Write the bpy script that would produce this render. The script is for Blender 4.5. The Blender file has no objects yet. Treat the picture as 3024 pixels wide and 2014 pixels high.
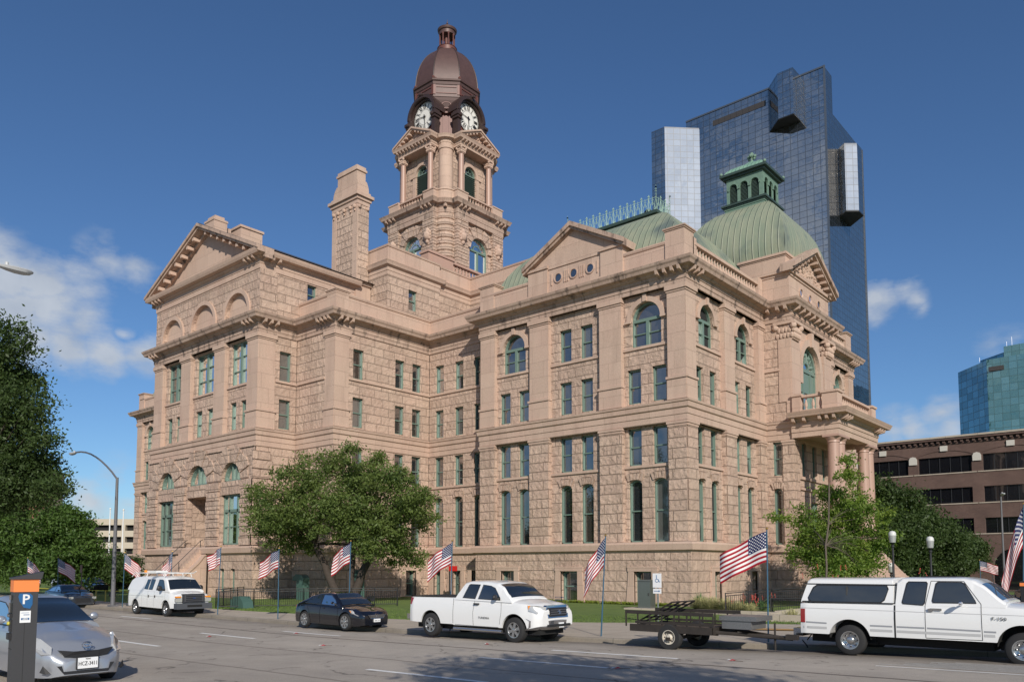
import bpy, bmesh, math, random
import numpy as np
from mathutils import Vector, Matrix
random.seed(7); np.random.seed(7)
S=bpy.context.scene; C=S.collection
PI=math.pi; R=math.radians
# ------------------------------------------------------------------ camera
cam=bpy.data.objects.new('camera',bpy.data.cameras.new('camera')); C.objects.link(cam); S.camera=cam
cam.data.sensor_width=36; cam.data.lens=2344.0/3024*36
cam.data.shift_y=(1502.5-1007.0)/3024
cam.data.clip_start=.1; cam.data.clip_end=3000
cam.location=(21.734,-40.485,2.2); cam.rotation_euler=(R(90+4.151),0,R(40.8))
S.render.resolution_x=1024; S.render.resolution_y=681
S.render.engine='CYCLES'
# ------------------------------------------------------------------ light and sky
SUN_EL=27.0; sdir=Vector((.78,-.62,math.tan(R(SUN_EL)))).normalized()     # towards the sun
sun=bpy.data.objects.new('sun',bpy.data.lights.new('sun','SUN')); C.objects.link(sun)
sun.data.energy=3.9; sun.data.angle=R(.53); sun.data.color=(1,.93,.83)
sun.rotation_euler=sdir.to_track_quat('Z','Y').to_euler(); sun.location=(60,-60,60)
S.view_settings.view_transform='Standard'; S.view_settings.look='None'
S.view_settings.exposure=0.1; S.view_settings.gamma=1
W=bpy.data.worlds.new('World'); S.world=W; W.use_nodes=True
nt=W.node_tree; nt.nodes.clear()
def N(t,tp,**k):
    n=t.nodes.new(tp)
    for a,b in k.items():
        if a=='inp':
            for i,v in b.items():
                if hasattr(v,'is_linked') or hasattr(v,'links'): t.links.new(v,n.inputs[i])
                else: n.inputs[i].default_value=v
        else: setattr(n,a,b)
    return n
def M_(t,op,a,b=0.0,c=0.0,clamp=False):
    n=N(t,'ShaderNodeMath',operation=op,use_clamp=clamp,inp={0:a,1:b,2:c}); return n.outputs[0]
def mixc(t,f,a,b,bt='MIX'):
    n=t.nodes.new('ShaderNodeMix'); n.data_type='RGBA'; n.blend_type=bt; n.clamp_factor=True
    for s,v in ((n.inputs['Factor'],f),(n.inputs[6],a),(n.inputs[7],b)):
        if hasattr(v,'links'): t.links.new(v,s)
        else: s.default_value=v if not isinstance(v,tuple) or len(v)==4 else v+(1,)
    return n.outputs[2]
sky=N(nt,'ShaderNodeTexSky',sky_type='NISHITA',sun_disc=False,sun_elevation=R(SUN_EL),
      sun_rotation=math.atan2(sdir.x,sdir.y),altitude=100,air_density=1.0,dust_density=0.,ozone_density=4.)
geo=N(nt,'ShaderNodeTexCoord')
dirn=geo.outputs['Generated']
def vdir(u,v):     # direction seen at a point of the 2354 x 1568 photograph
    yaw,pt,f,K=R(-40.8),R(4.151),2344.,1/.77846
    F=Vector((math.sin(yaw)*math.cos(pt),math.cos(yaw)*math.cos(pt),math.sin(pt))); Rr=Vector((math.cos(yaw),-math.sin(yaw),0)); U=Rr.cross(F)
    return (F+Rr*((u*K-1512)/f)-U*((v*K-1502.5)/f)).normalized()
cl=[(10,640,60,.9),(90,650,62,.95),(170,640,50,.62),(20,720,70,.95),(110,720,62,.85),(190,745,55,.62),(60,790,65,.85),(160,800,55,.8),(250,815,50,.85),(330,812,45,.8),(230,605,48,.55),(300,612,42,.5),
    (40,760,80,.8),(290,752,16,.5),(270,1100,45,.5),(210,1160,60,.55),(300,1170,45,.45),(30,600,50,.6),(240,560,32,.3),
    (2020,690,42,.8),(2075,672,38,.62),(2105,700,30,.5),(2125,720,25,.4),(2010,730,30,.6),(2060,1000,50,.6),(2120,985,45,.62),(2180,945,40,.7),(2195,975,40,.7),(2300,795,36,.3),(2340,785,30,.3),(-150,700,140,.8),(-120,850,120,.5)]
cl2=[((.9,-.42,.5),.32,1.),((.93,-.2,.35),.25,.9),((.8,-.6,.75),.3,.9),((.95,.1,.5),.25,.7),((-.3,-.95,.25),.3,.5),((-.75,-.66,.2),.25,.5)]
acc=None
sq=N(nt,'ShaderNodeVectorMath',operation='NORMALIZE',inp={0:dirn}).outputs[0]
nz1=N(nt,'ShaderNodeTexNoise',inp={'Vector':sq,'Scale':14.,'Detail':2.,'Roughness':.5})
wv=N(nt,'ShaderNodeVectorMath',operation='SUBTRACT',inp={0:nz1.outputs['Color'],1:(.5,.5,.5)}).outputs[0]
wv=N(nt,'ShaderNodeVectorMath',operation='SCALE',inp={0:wv,3:.045}).outputs[0]
sqw=N(nt,'ShaderNodeVectorMath',operation='ADD',inp={0:sq,1:wv}).outputs[0]
for u,v,r,w in cl:
    d=vdir(u,v); dd=N(nt,'ShaderNodeVectorMath',operation='DISTANCE',inp={0:sqw,1:tuple(d)}).outputs['Value']
    g=M_(nt,'MULTIPLY',M_(nt,'SUBTRACT',1.0,M_(nt,'DIVIDE',dd,r*1.45/1825.),clamp=True),w*1.5)
    acc=g if acc is None else M_(nt,'MAXIMUM',acc,g)
for d,r,w in cl2:
    dd=N(nt,'ShaderNodeVectorMath',operation='DISTANCE',inp={0:sqw,1:tuple(Vector(d).normalized())}).outputs['Value']
    acc=M_(nt,'MAXIMUM',acc,M_(nt,'MULTIPLY',M_(nt,'SUBTRACT',1.0,M_(nt,'DIVIDE',dd,r*1.45),clamp=True),w*1.8))
mp=N(nt,'ShaderNodeMapping',inp={0:sq,3:(1,1,2.2)})
nz=N(nt,'ShaderNodeTexNoise',inp={'Vector':mp.outputs[0],'Scale':16.,'Detail':9.,'Roughness':.62})
cf=M_(nt,'ADD',acc,M_(nt,'MULTIPLY',M_(nt,'SUBTRACT',nz.outputs['Fac'],.5),1.9))
cf=M_(nt,'MULTIPLY',M_(nt,'SUBTRACT',cf,.18),1.15,clamp=True)
cf=M_(nt,'MULTIPLY',cf,M_(nt,'MULTIPLY',acc,2.2,clamp=True),clamp=True)
cf=M_(nt,'MULTIPLY',cf,.86)
cloudcol=N(nt,'ShaderNodeMixRGB') if False else None
nz2=N(nt,'ShaderNodeTexNoise',inp={'Vector':sq,'Scale':22.,'Detail':5.})
cc=mixc(nt,M_(nt,'MULTIPLY',nz2.outputs['Fac'],1.),(3.2,3.7,4.5,1),(6.3,6.6,7.0,1))
skyt=N(nt,'ShaderNodeVectorMath',operation='MULTIPLY',inp={0:sky.outputs[0],1:(.60,.74,.88)}).outputs[0]
sdt=N(nt,'ShaderNodeVectorMath',operation='DOT_PRODUCT',inp={0:sq,1:tuple(sdir)}).outputs['Value']
sbr=M_(nt,'ADD',1.,M_(nt,'MULTIPLY',M_(nt,'POWER',M_(nt,'MAXIMUM',sdt,0.),3.),.35))
cc=N(nt,'ShaderNodeVectorMath',operation='SCALE',inp={0:cc,3:sbr}).outputs[0]
skyc=mixc(nt,cf,skyt,cc)
bg=N(nt,'ShaderNodeBackground',inp={0:skyc,1:.1})
out=N(nt,'ShaderNodeOutputWorld'); nt.links.new(bg.outputs[0],out.inputs[0])
# ------------------------------------------------------------------ materials
def newmat(name):
    m=bpy.data.materials.new(name); m.use_nodes=True; t=m.node_tree; b=t.nodes['Principled BSDF']; return m,t,b
_mc={}
def plain(name,col,rough=.6,metal=0.,noise=.0,nscale=8.,bump=0.,spec=.5,coat=0.,trans=0.):
    if name in _mc: return _mc[name]
    m,t,b=newmat(name); b.inputs['Roughness'].default_value=rough; b.inputs['Metallic'].default_value=metal
    b.inputs['Specular IOR Level'].default_value=spec; b.inputs['Coat Weight'].default_value=coat; b.inputs['Coat Roughness'].default_value=.04
    if noise or bump:
        tc=N(t,'ShaderNodeTexCoord').outputs['Object']
        n=N(t,'ShaderNodeTexNoise',inp={'Vector':tc,'Scale':nscale,'Detail':6.,'Roughness':.6})
        lo=tuple(c*(1-noise) for c in col); hi=tuple(min(1,c*(1+noise)) for c in col)
        t.links.new(mixc(t,n.outputs['Fac'],lo,hi),b.inputs['Base Color'])
        if bump:
            bn=N(t,'ShaderNodeBump',inp={'Strength':.6,'Distance':bump,'Height':n.outputs['Fac']}); t.links.new(bn.outputs[0],b.inputs['Normal'])
    else: b.inputs['Base Color'].default_value=tuple(col)+(1,)
    _mc[name]=m; return m
def facecoord(t):
    tc=N(t,'ShaderNodeTexCoord').outputs['Object']; s=N(t,'ShaderNodeSeparateXYZ',inp={0:tc})
    nn=N(t,'ShaderNodeSeparateXYZ',inp={0:N(t,'ShaderNodeNewGeometry').outputs['True Normal']})
    ax=M_(t,'ABSOLUTE',nn.outputs[0]); ay=M_(t,'ABSOLUTE',nn.outputs[1])
    g=M_(t,'GREATER_THAN',ay,ax)
    u=M_(t,'ADD',M_(t,'MULTIPLY',s.outputs[0],g),M_(t,'MULTIPLY',s.outputs[1],M_(t,'SUBTRACT',1.,g)))
    return tc,N(t,'ShaderNodeCombineXYZ',inp={0:u,1:s.outputs[2],2:0.}).outputs[0],s
def granite(name,rock=1.,bw=1.25,rh=.6,c1=(.49,.36,.28),c2=(.64,.475,.37),stain=0.,joint=.016,off=.5,zo=0.):
    m,t,b=newmat(name); tc,fc,s=facecoord(t)
    nw=N(t,'ShaderNodeTexNoise',inp={'Vector':fc,'Scale':2.,'Detail':3.})
    fv=N(t,'ShaderNodeVectorMath',operation='ADD',inp={0:fc,1:N(t,'ShaderNodeVectorMath',operation='SCALE',inp={0:nw.outputs['Color'],3:.02*rock}).outputs[0]}).outputs[0]
    fv=N(t,'ShaderNodeVectorMath',operation='ADD',inp={0:fv,1:(30*bw,-zo+rh*20,0)}).outputs[0]
    br=N(t,'ShaderNodeTexBrick',offset=off,offset_frequency=2,squash=.8,squash_frequency=3,inp={'Vector':fv,'Color1':(0,0,0,1),'Color2':(1,1,1,1),'Mortar':(.5,.5,.5,1),'Scale':1.,'Mortar Size':joint*(1.6 if rock>.5 else 1.),'Mortar Smooth':.7 if rock>.5 else .35,'Bias':0.,'Brick Width':bw,'Row Height':rh})
    n1=N(t,'ShaderNodeTexNoise',inp={'Vector':tc,'Scale':3.6,'Detail':9.,'Roughness':.7})
    n2=N(t,'ShaderNodeTexNoise',inp={'Vector':tc,'Scale':30.,'Detail':4.,'Roughness':.8})
    n3=N(t,'ShaderNodeTexNoise',inp={'Vector':tc,'Scale':.35,'Detail':3.})
    col=mixc(t,br.outputs['Color'],c1,c2)
    col=mixc(t,M_(t,'MULTIPLY',M_(t,'SUBTRACT',n3.outputs['Fac'],.42),2.,clamp=True),col,(c2[0]*.93,c2[1]*.86,c2[2]*.87))
    sp=N(t,'ShaderNodeMapRange',inp={0:n2.outputs['Fac'],1:.35,2:.7,3:.72,4:1.14}).outputs[0]
    col=N(t,'ShaderNodeVectorMath',operation='SCALE',inp={0:col,3:sp}).outputs[0]
    jm=N(t,'ShaderNodeMapRange',inp={0:br.outputs['Fac'],1:0.,2:1.,3:1.,4:.83 if rock>.5 else .7}).outputs[0]
    col=N(t,'ShaderNodeVectorMath',operation='SCALE',inp={0:col,3:jm}).outputs[0]
    if stain:
        mp=N(t,'ShaderNodeMapping',inp={0:tc,3:(1.6,1.6,.5)})
        n4=N(t,'ShaderNodeTexNoise',inp={'Vector':mp.outputs[0],'Scale':1.3,'Detail':8.,'Roughness':.7})
        sf=N(t,'ShaderNodeMapRange',inp={0:n4.outputs['Fac'],1:.52,2:.68,3:0.,4:stain}).outputs[0]
        col=mixc(t,sf,col,(.05,.042,.038))
    mps=N(t,'ShaderNodeMapping',inp={0:tc,3:(1.1,1.1,.16)}); n5=N(t,'ShaderNodeTexNoise',inp={'Vector':mps.outputs[0],'Scale':1.,'Detail':6.,'Roughness':.65})
    col=mixc(t,N(t,'ShaderNodeMapRange',inp={0:n5.outputs['Fac'],1:.5,2:.75,3:0.,4:.38}).outputs[0],col,(c1[0]*.55,c1[1]*.52,c1[2]*.52))
    t.links.new(col,b.inputs['Base Color']); b.inputs['Roughness'].default_value=.85; b.inputs['Specular IOR Level'].default_value=.25
    v=N(t,'ShaderNodeTexVoronoi',feature='F1',inp={'Vector':N(t,'ShaderNodeVectorMath',operation='ADD',inp={0:tc,1:N(t,'ShaderNodeVectorMath',operation='SCALE',inp={0:n1.outputs['Color'],3:.35}).outputs[0]}).outputs[0],'Scale':3.1,'Randomness':1.})
    h=M_(t,'ADD',M_(t,'MULTIPLY',n1.outputs['Fac'],1.0*rock),M_(t,'MULTIPLY',v.outputs['Distance'],.35*rock))
    h=M_(t,'MULTIPLY',h,M_(t,'SUBTRACT',1.,br.outputs['Fac']))
    h=M_(t,'ADD',h,M_(t,'MULTIPLY',M_(t,'SUBTRACT',1.,br.outputs['Fac']),.55 if rock>.5 else .1))
    h=M_(t,'ADD',h,M_(t,'MULTIPLY',n2.outputs['Fac'],.05))
    bn=N(t,'ShaderNodeBump',inp={'Strength':1.,'Distance':.115 if rock>.5 else .05,'Height':h}); t.links.new(bn.outputs[0],b.inputs['Normal'])
    return m
G_rock=granite('rock_faced_granite',1.,1.35,.62,zo=.1)
G_pier=granite('rock_faced_pier_granite',1.,1.9,.6,off=0.5,joint=.022)
G_smooth=granite('smooth_granite',.06,1.9,1.05,(.535,.39,.305),(.60,.44,.345),joint=.01)
G_band=granite('granite_bands',.05,1.6,4.,(.535,.39,.305),(.60,.44,.345),joint=.008)
G_corn=granite('weathered_granite_cornice',.1,1.5,4.,(.45,.325,.255),(.54,.40,.315),stain=.9,joint=.01)
G_col=plain('polished_granite',(.42,.27,.21),.45,noise=.15,nscale=14)
M_green=plain('green_painted_wood',(.15,.222,.182),.45,noise=.06)
M_copper=None
def standing_seam(name,c1,c2,c3,axis='u',spacing=.46,metal=.0):
    m,t,b=newmat(name); tc,fc,s=facecoord(t)
    fs=N(t,'ShaderNodeSeparateXYZ',inp={0:fc})
    w=M_(t,'ABSOLUTE',M_(t,'SUBTRACT',M_(t,'FRACT',M_(t,'DIVIDE',M_(t,'ADD',fs.outputs[0],100.),spacing)),.5))
    seam=M_(t,'GREATER_THAN',w,.46)
    mp=N(t,'ShaderNodeMapping',inp={0:tc,3:(1.5,1.5,.35)})
    n=N(t,'ShaderNodeTexNoise',inp={'Vector':mp.outputs[0],'Scale':1.,'Detail':7.,'Roughness':.65})
    n2=N(t,'ShaderNodeTexNoise',inp={'Vector':tc,'Scale':.5,'Detail':3.})
    col=mixc(t,N(t,'ShaderNodeMapRange',inp={0:n.outputs['Fac'],1:.35,2:.65}).outputs[0],c1,c2)
    col=mixc(t,N(t,'ShaderNodeMapRange',inp={0:n2.outputs['Fac'],1:.52,2:.72,3:0.,4:.8}).outputs[0],col,c3)
    col=mixc(t,M_(t,'MULTIPLY',seam,.38),col,(.05,.075,.06))
    t.links.new(col,b.inputs['Base Color']); b.inputs['Roughness'].default_value=.5; b.inputs['Metallic'].default_value=metal
    h=M_(t,'MULTIPLY',M_(t,'SUBTRACT',w,.38,clamp=True),8.)
    bn=N(t,'ShaderNodeBump',inp={'Strength':.7,'Distance':.05,'Height':h}); t.links.new(bn.outputs[0],b.inputs['Normal'])
    return m
M_copper=standing_seam('green_copper_sheet',(.32,.335,.235),(.235,.28,.20),(.11,.14,.135))
M_cupola=plain('green_copper_trim',(.15,.235,.18),.55,noise=.35,nscale=5)
M_cupdark=plain('dark_copper_trim',(.04,.065,.055),.5,noise=.3,nscale=4)
M_tcop=plain('brown_copper',(.095,.052,.045),.5,metal=.1,noise=.3,nscale=2)
M_tcop2=plain('red_brown_copper',(.14,.052,.04),.5,metal=.05,noise=.2,nscale=3)
M_tcop3=plain('dark_brown_copper',(.05,.03,.026),.45,metal=.1,noise=.2,nscale=3)
def glass(name,col=(.012,.016,.02),refl=.35,rough=.03,wav=.0):
    if name in _mc: return _mc[name]
    m,t,b=newmat(name); b.inputs['Base Color'].default_value=col+(1,); b.inputs['Roughness'].default_value=.2
    gl=N(t,'ShaderNodeBsdfGlossy',inp={'Color':(1,1,1,1),'Roughness':rough})
    if wav:
        tc=N(t,'ShaderNodeTexCoord').outputs['Object']; n=N(t,'ShaderNodeTexNoise',inp={'Vector':tc,'Scale':.9,'Detail':1.})
        bn=N(t,'ShaderNodeBump',inp={'Strength':.3,'Distance':wav,'Height':n.outputs['Fac']}); t.links.new(bn.outputs[0],gl.inputs['Normal'])
    lw=N(t,'ShaderNodeLayerWeight',inp={'Blend':.25})
    f=M_(t,'ADD',M_(t,'MULTIPLY',lw.outputs['Fresnel'],.75),refl,clamp=True)
    mx=N(t,'ShaderNodeMixShader',inp={0:f}); t.links.new(b.outputs[0],mx.inputs[1]); t.links.new(gl.outputs[0],mx.inputs[2])
    t.links.new(mx.outputs[0],t.nodes['Material Output'].inputs[0]); _mc[name]=m; return m
M_glass=glass('window_glass',(.02,.022,.026),.22,.02,.01)
M_glass2=glass('window_glass_blind',(.10,.10,.095),.16,.03,.01); M_glass3=glass('window_glass_dim',(.045,.04,.036),.19,.02,.01)
M_louv=plain('louvre_paint',(.085,.13,.11),.6)
M_slate=plain('slate_roof',(.06,.055,.055),.6,noise=.3)
M_iron=plain('black_iron',(.02,.02,.022),.45)
M_white=plain('clock_white',(.75,.73,.68),.5); M_black=plain('clock_black',(.012,.012,.014),.5)
# ------------------------------------------------------------------ mesh helpers
class MB:
    def __init__(s): s.v=[]; s.f=[]
    def add(s,vs,fs):
        o=len(s.v); s.v+= [tuple(p) for p in vs]; s.f+=[tuple(i+o for i in f) for f in fs]; return s
    def box(s,x0,x1,y0,y1,z0,z1):
        x0,x1=min(x0,x1),max(x0,x1); y0,y1=min(y0,y1),max(y0,y1); z0,z1=min(z0,z1),max(z0,z1)
        return s.add([(x0,y0,z0),(x1,y0,z0),(x1,y1,z0),(x0,y1,z0),(x0,y0,z1),(x1,y0,z1),(x1,y1,z1),(x0,y1,z1)],
          [(3,2,1,0),(4,5,6,7),(0,1,5,4),(1,2,6,5),(2,3,7,6),(3,0,4,7)])
    def lathe(s,c,prof,n=16,ang0=0,ang1=2*PI,axis='z'):
        full=abs(ang1-ang0-2*PI)<1e-6; m=n if full else n+1; vs=[]
        for i in range(m):
            a=ang0+(ang1-ang0)*i/n; ca,sa=math.cos(a),math.sin(a)
            for r,h in prof:
                if axis=='z': p=(c[0]+r*ca,c[1]+r*sa,c[2]+h)
                elif axis=='y': p=(c[0]+r*ca,c[1]+h,c[2]+r*sa)
                else: p=(c[0]+h,c[1]+r*ca,c[2]+r*sa)
                vs.append(p)
        k=len(prof); fs=[]
        for i in range(n):
            j=(i+1)%m if full else i+1
            for q in range(k-1): fs.append((i*k+q,j*k+q,j*k+q+1,i*k+q+1))
        return s.add(vs,fs)
    def tube(s,p,q,r,r2=None,n=8):
        p=Vector(p);q=Vector(q);r2=r if r2 is None else r2; d=(q-p)
        if d.length<1e-6: return s
        a=d.orthogonal().normalized(); b=d.normalized().cross(a); vs=[]
        for i in range(n):
            t=2*PI*i/n; o=a*math.cos(t)+b*math.sin(t); vs+= [p+o*r,q+o*r2]
        fs=[(2*i,2*((i+1)%n),2*((i+1)%n)+1,2*i+1) for i in range(n)]
        fs+=[tuple(2*i for i in range(n))[::-1],tuple(2*i+1 for i in range(n))]
        return s.add(vs,fs)
    def path(s,pts,r,n=8):
        for i,(a,b) in enumerate(zip(pts[:-1],pts[1:])):
            ra=r if not hasattr(r,'__len__') else r[i]; rb=r if not hasattr(r,'__len__') else r[i+1]
            s.tube(a,b,ra,rb,n)
        return s
    def sphere(s,c,r,n=12,m=8,sc=(1,1,1)):
        vs=[];fs=[]
        for j in range(m+1):
            t=PI*j/m
            for i in range(n):
                a=2*PI*i/n; vs.append((c[0]+r*sc[0]*math.sin(t)*math.cos(a),c[1]+r*sc[1]*math.sin(t)*math.sin(a),c[2]+r*sc[2]*math.cos(t)))
        for j in range(m):
            for i in range(n): fs.append((j*n+i,j*n+(i+1)%n,(j+1)*n+(i+1)%n,(j+1)*n+i))
        return s.add(vs,fs)
    def prism(s,poly,f0,f1):      # poly of 2D points, f0/f1 map (a,b)->3D
        n=len(poly); return s.add([f0(*p) for p in poly]+[f1(*p) for p in poly],
            [tuple(range(n))[::-1],tuple(range(n,2*n))]+[(i,(i+1)%n,n+(i+1)%n,n+i) for i in range(n)])
OFF={}
def link_mesh(name,mb,mat,parent=None,smooth=False,label=None,off=None,angle=35):
    me=bpy.data.meshes.new(name); o=Vector(off) if off is not None else OFF.get(parent.name if parent else None,Vector((0,0,0)))
    me.from_pydata([(x-o.x,y-o.y,z-o.z) for x,y,z in mb.v],[],mb.f)
    for m in (mat if isinstance(mat,(list,tuple)) else [mat]): me.materials.append(m)
    bm=bmesh.new(); bm.from_mesh(me); bmesh.ops.recalc_face_normals(bm,faces=bm.faces); bm.to_mesh(me); bm.free()
    ob=bpy.data.objects.new(name,me); C.objects.link(ob)
    if smooth: me.polygons.foreach_set('use_smooth',[True]*len(me.polygons)); me.set_sharp_from_angle(angle=R(angle))
    if parent: ob.parent=parent
    elif o.length: ob.location=o
    OFF[ob.name]=o.copy()
    if label: ob['label']=label
    return ob
def thing(name,label,cat,loc=(0,0,0),group=None,rot=None,world=True):
    o=bpy.data.objects.new(name,None); C.objects.link(o); o.location=loc; o.empty_display_size=.3
    if rot is not None: o.rotation_euler=rot
    o['label']=label; o['category']=cat
    if group: o['group']=group
    OFF[o.name]=Vector(loc) if world else Vector((0,0,0)); return o
def tag(o,label=None,cat=None,group=None,kind=None):
    for k,v in (('label',label),('category',cat),('group',group),('kind',kind)):
        if v: o[k]=v
    return o
def copytree(o,parent=None):
    c=o.copy(); C.objects.link(c)
    if parent: c.parent=parent
    for ch in list(o.children): copytree(ch,c)
    return c
# ================================================================== COURTHOUSE
class Fr:          # facade frame: origin, direction; outward normal on the right of the direction
    def __init__(s,ox,oy,ux,uy): s.o=(ox,oy);s.u=(ux,uy);s.n=(uy,-ux)
    def p(s,u,z,d=0.): return (s.o[0]+s.u[0]*u+s.n[0]*d, s.o[1]+s.u[1]*u+s.n[1]*d, z)
    def box(s,mb,u0,u1,z0,z1,d0,d1):
        vs=[s.p(u,z,d) for d in (d0,d1) for z in (z0,z1) for u in (u0,u1)]
        mb.add(vs,[(0,1,3,2),(4,6,7,5),(0,4,5,1),(2,3,7,6),(0,2,6,4),(1,5,7,3)]); return mb
def arcpts(u0,u1,zs,rise,n=12):     # from left to right over the top
    c=(u0+u1)/2; hw=(u1-u0)/2
    if rise>=hw*.98: return [(c-hw*math.cos(PI*i/n),zs+rise*math.sin(PI*i/n)) for i in range(n+1)]
    Rr=(hw*hw+rise*rise)/(2*rise); a=math.asin(hw/Rr)
    return [(c+Rr*math.sin(-a+2*a*i/n),zs+rise-Rr+Rr*math.cos(-a+2*a*i/n)) for i in range(n+1)]
# opening: (u0,u1,z0,z1,rise)  z1 = springing, rise = arch height (0 square)
def wall(fr,mb,u0,u1,z0,z1,d,ops,rev=.35):
    us=sorted({u0,u1}|{o[0] for o in ops}|{o[1] for o in ops}); zs=sorted({z0,z1}|{o[2] for o in ops}|{o[3]+o[4] for o in ops})
    us=[u for u in us if u0-1e-6<=u<=u1+1e-6]; zs=[z for z in zs if z0-1e-6<=z<=z1+1e-6]
    for a,b in zip(us[:-1],us[1:]):
        for e,f in zip(zs[:-1],zs[1:]):
            mu,mz=(a+b)/2,(e+f)/2
            if any(o[0]<mu<o[1] and o[2]<mz<o[3]+o[4] for o in ops): continue
            mb.add([fr.p(a,e,d),fr.p(b,e,d),fr.p(b,f,d),fr.p(a,f,d)],[(0,1,2,3)])
    for o in ops:
        a,b,e,f,r=o
        if r:
            arc=arcpts(a,b,f,r); top=f+r
            for (x0,q0),(x1,q1) in zip(arc[:-1],arc[1:]):
                mb.add([fr.p(x0,q0,d),fr.p(x1,q1,d),fr.p(x1,top,d),fr.p(x0,top,d)],[(0,1,2,3)])
        else: arc=[(a,f),(b,f)]
        pts=[(a,e)]+arc+[(b,e)]; n=len(pts)
        vs=[fr.p(u,z,d) for u,z in pts]+[fr.p(u,z,d-rev) for u,z in pts]
        mb.add(vs,[(i,(i+1)%n,n+(i+1)%n,n+i) for i in range(n)])
def bar(fr,mb,u0,u1,z0,z1,d0,d1): fr.box(mb,u0,u1,z0,z1,d0,d1)
def window(fr,o,d,parent,name='window',kind='sash',rev=.33,label=None,t=.085):
    u0,u1,z0,z1,r=o; f=MB(); dd=d-rev; p=dd+.17          # frame thickness towards outside
    bar(fr,f,u0,u0+t,z0,z1,dd,p); bar(fr,f,u1-t,u1,z0,z1,dd,p); bar(fr,f,u0,u1,z0,z0+t,dd,p)
    c=(u0+u1)/2
    if r:
        arc=arcpts(u0,u1,z1,r); ins=[(c+(u-c)*(1-2*t/(u1-u0)), z1+(z-z1)*(1-t/max(r,.2)) if r>.3 else z-t) for u,z in arc]
        n=len(arc); vs=[fr.p(u,z,p) for u,z in arc]+[fr.p(u,z,p) for u,z in ins]+[fr.p(u,z,dd) for u,z in ins]
        f.add(vs,[(i,i+1,n+i+1,n+i) for i in range(n-1)]+[(n+i,n+i+1,2*n+i+1,2*n+i) for i in range(n-1)])
    else: bar(fr,f,u0,u1,z1-t,z1,dd,p)
    q=p-.04
    if kind=='sash':
        zt=z1+r; bar(fr,f,u0+t,u1-t,(z0+zt)/2-.035,(z0+zt)/2+.035,dd,q)
    elif kind=='arch':        # two light sash under an arched transom
        bar(fr,f,u0+t,u1-t,z1-.09,z1+.09,dd,p); bar(fr,f,c-.1,c+.1,z0+t,z1-.09,dd,p)
        zm=z0+(z1-z0)*.5; bar(fr,f,u0+t,u1-t,zm-.03,zm+.03,dd,q)
    elif kind=='big':         # three part window
        w=(u1-u0)
        for k in (.5,): bar(fr,f,u0+w*k-.14,u0+w*k+.14,z0+t,z1-t,dd,p)
        for k in (.34,.67): zm=z0+(z1-z0)*k; bar(fr,f,u0+t,u1-t,zm-.04,zm+.04,dd,q)
    elif kind=='lunette':
        bar(fr,f,c-.32,c-.2,z0+t,z1+r-.08,dd,p); bar(fr,f,c+.2,c+.32,z0+t,z1+r-.08,dd,p)
    elif kind=='triple':
        w=u1-u0
        for k in (.3,.7): bar(fr,f,u0+w*k-.07,u0+w*k+.07,z0+t,z1-t,dd,p)
        zm=z0+(z1-z0)*.68; bar(fr,f,u0+t,u1-t,zm-.1,zm+.1,dd,p); zm=z0+(z1-z0)*.36; bar(fr,f,u0+t,u1-t,zm-.03,zm+.03,dd,q)
    elif kind=='fan':
        bar(fr,f,u0+t,u1-t,z1-.09,z1+.09,dd,p); bar(fr,f,c-.11,c+.11,z0+t,z1-.09,dd,p)
        zm=z0+(z1-z0)*.42; bar(fr,f,u0+t,u1-t,zm-.03,zm+.03,dd,q)
        for a in (45,90,135):
            ca,sa=math.cos(R(a)),math.sin(R(a)); hw=(u1-u0)/2
            f.add([fr.p(c+ca*hw*.5-sa*.02,z1+sa*r*.5+ca*.02,q),fr.p(c+ca*hw*.93-sa*.02,z1+sa*r*.93+ca*.02,q),fr.p(c+ca*hw*.93+sa*.02,z1+sa*r*.93-ca*.02,q),fr.p(c+ca*hw*.5+sa*.02,z1+sa*r*.5-ca*.02,q)],[(0,1,2,3)])
        a1=arcpts(c-.5*(u1-u0)/2,c+.5*(u1-u0)/2,z1,r*.5); a2=arcpts(c-.43*(u1-u0)/2,c+.43*(u1-u0)/2,z1,r*.43); n=len(a1)
        f.add([fr.p(u,z,q) for u,z in a1+a2],[(i,i+1,n+i+1,n+i) for i in range(n-1)])
    w=link_mesh(name,f,M_green,parent)
    g=MB(); e=dd+.03
    pts=[(u0+.02,z0+.02)]+([(u,z) for u,z in arcpts(u0+.02,u1-.02,z1,max(r-.02,.02))] if r else [(u0+.02,z1-.02),(u1-.02,z1-.02)])+[(u1-.02,z0+.02)]
    tl=random.uniform(-.008,.008); tb=random.uniform(-.006,.006)          # old panes never lie quite true
    g.add([fr.p(u,z,e+tl*(u-c)+tb*(z-z0)) for u,z in pts],[tuple(range(len(pts)))])
    link_mesh('pane',g,random.choice([M_glass,M_glass,M_glass3,M_glass2]),w)
    if label: w['label']=label
    return w
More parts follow.
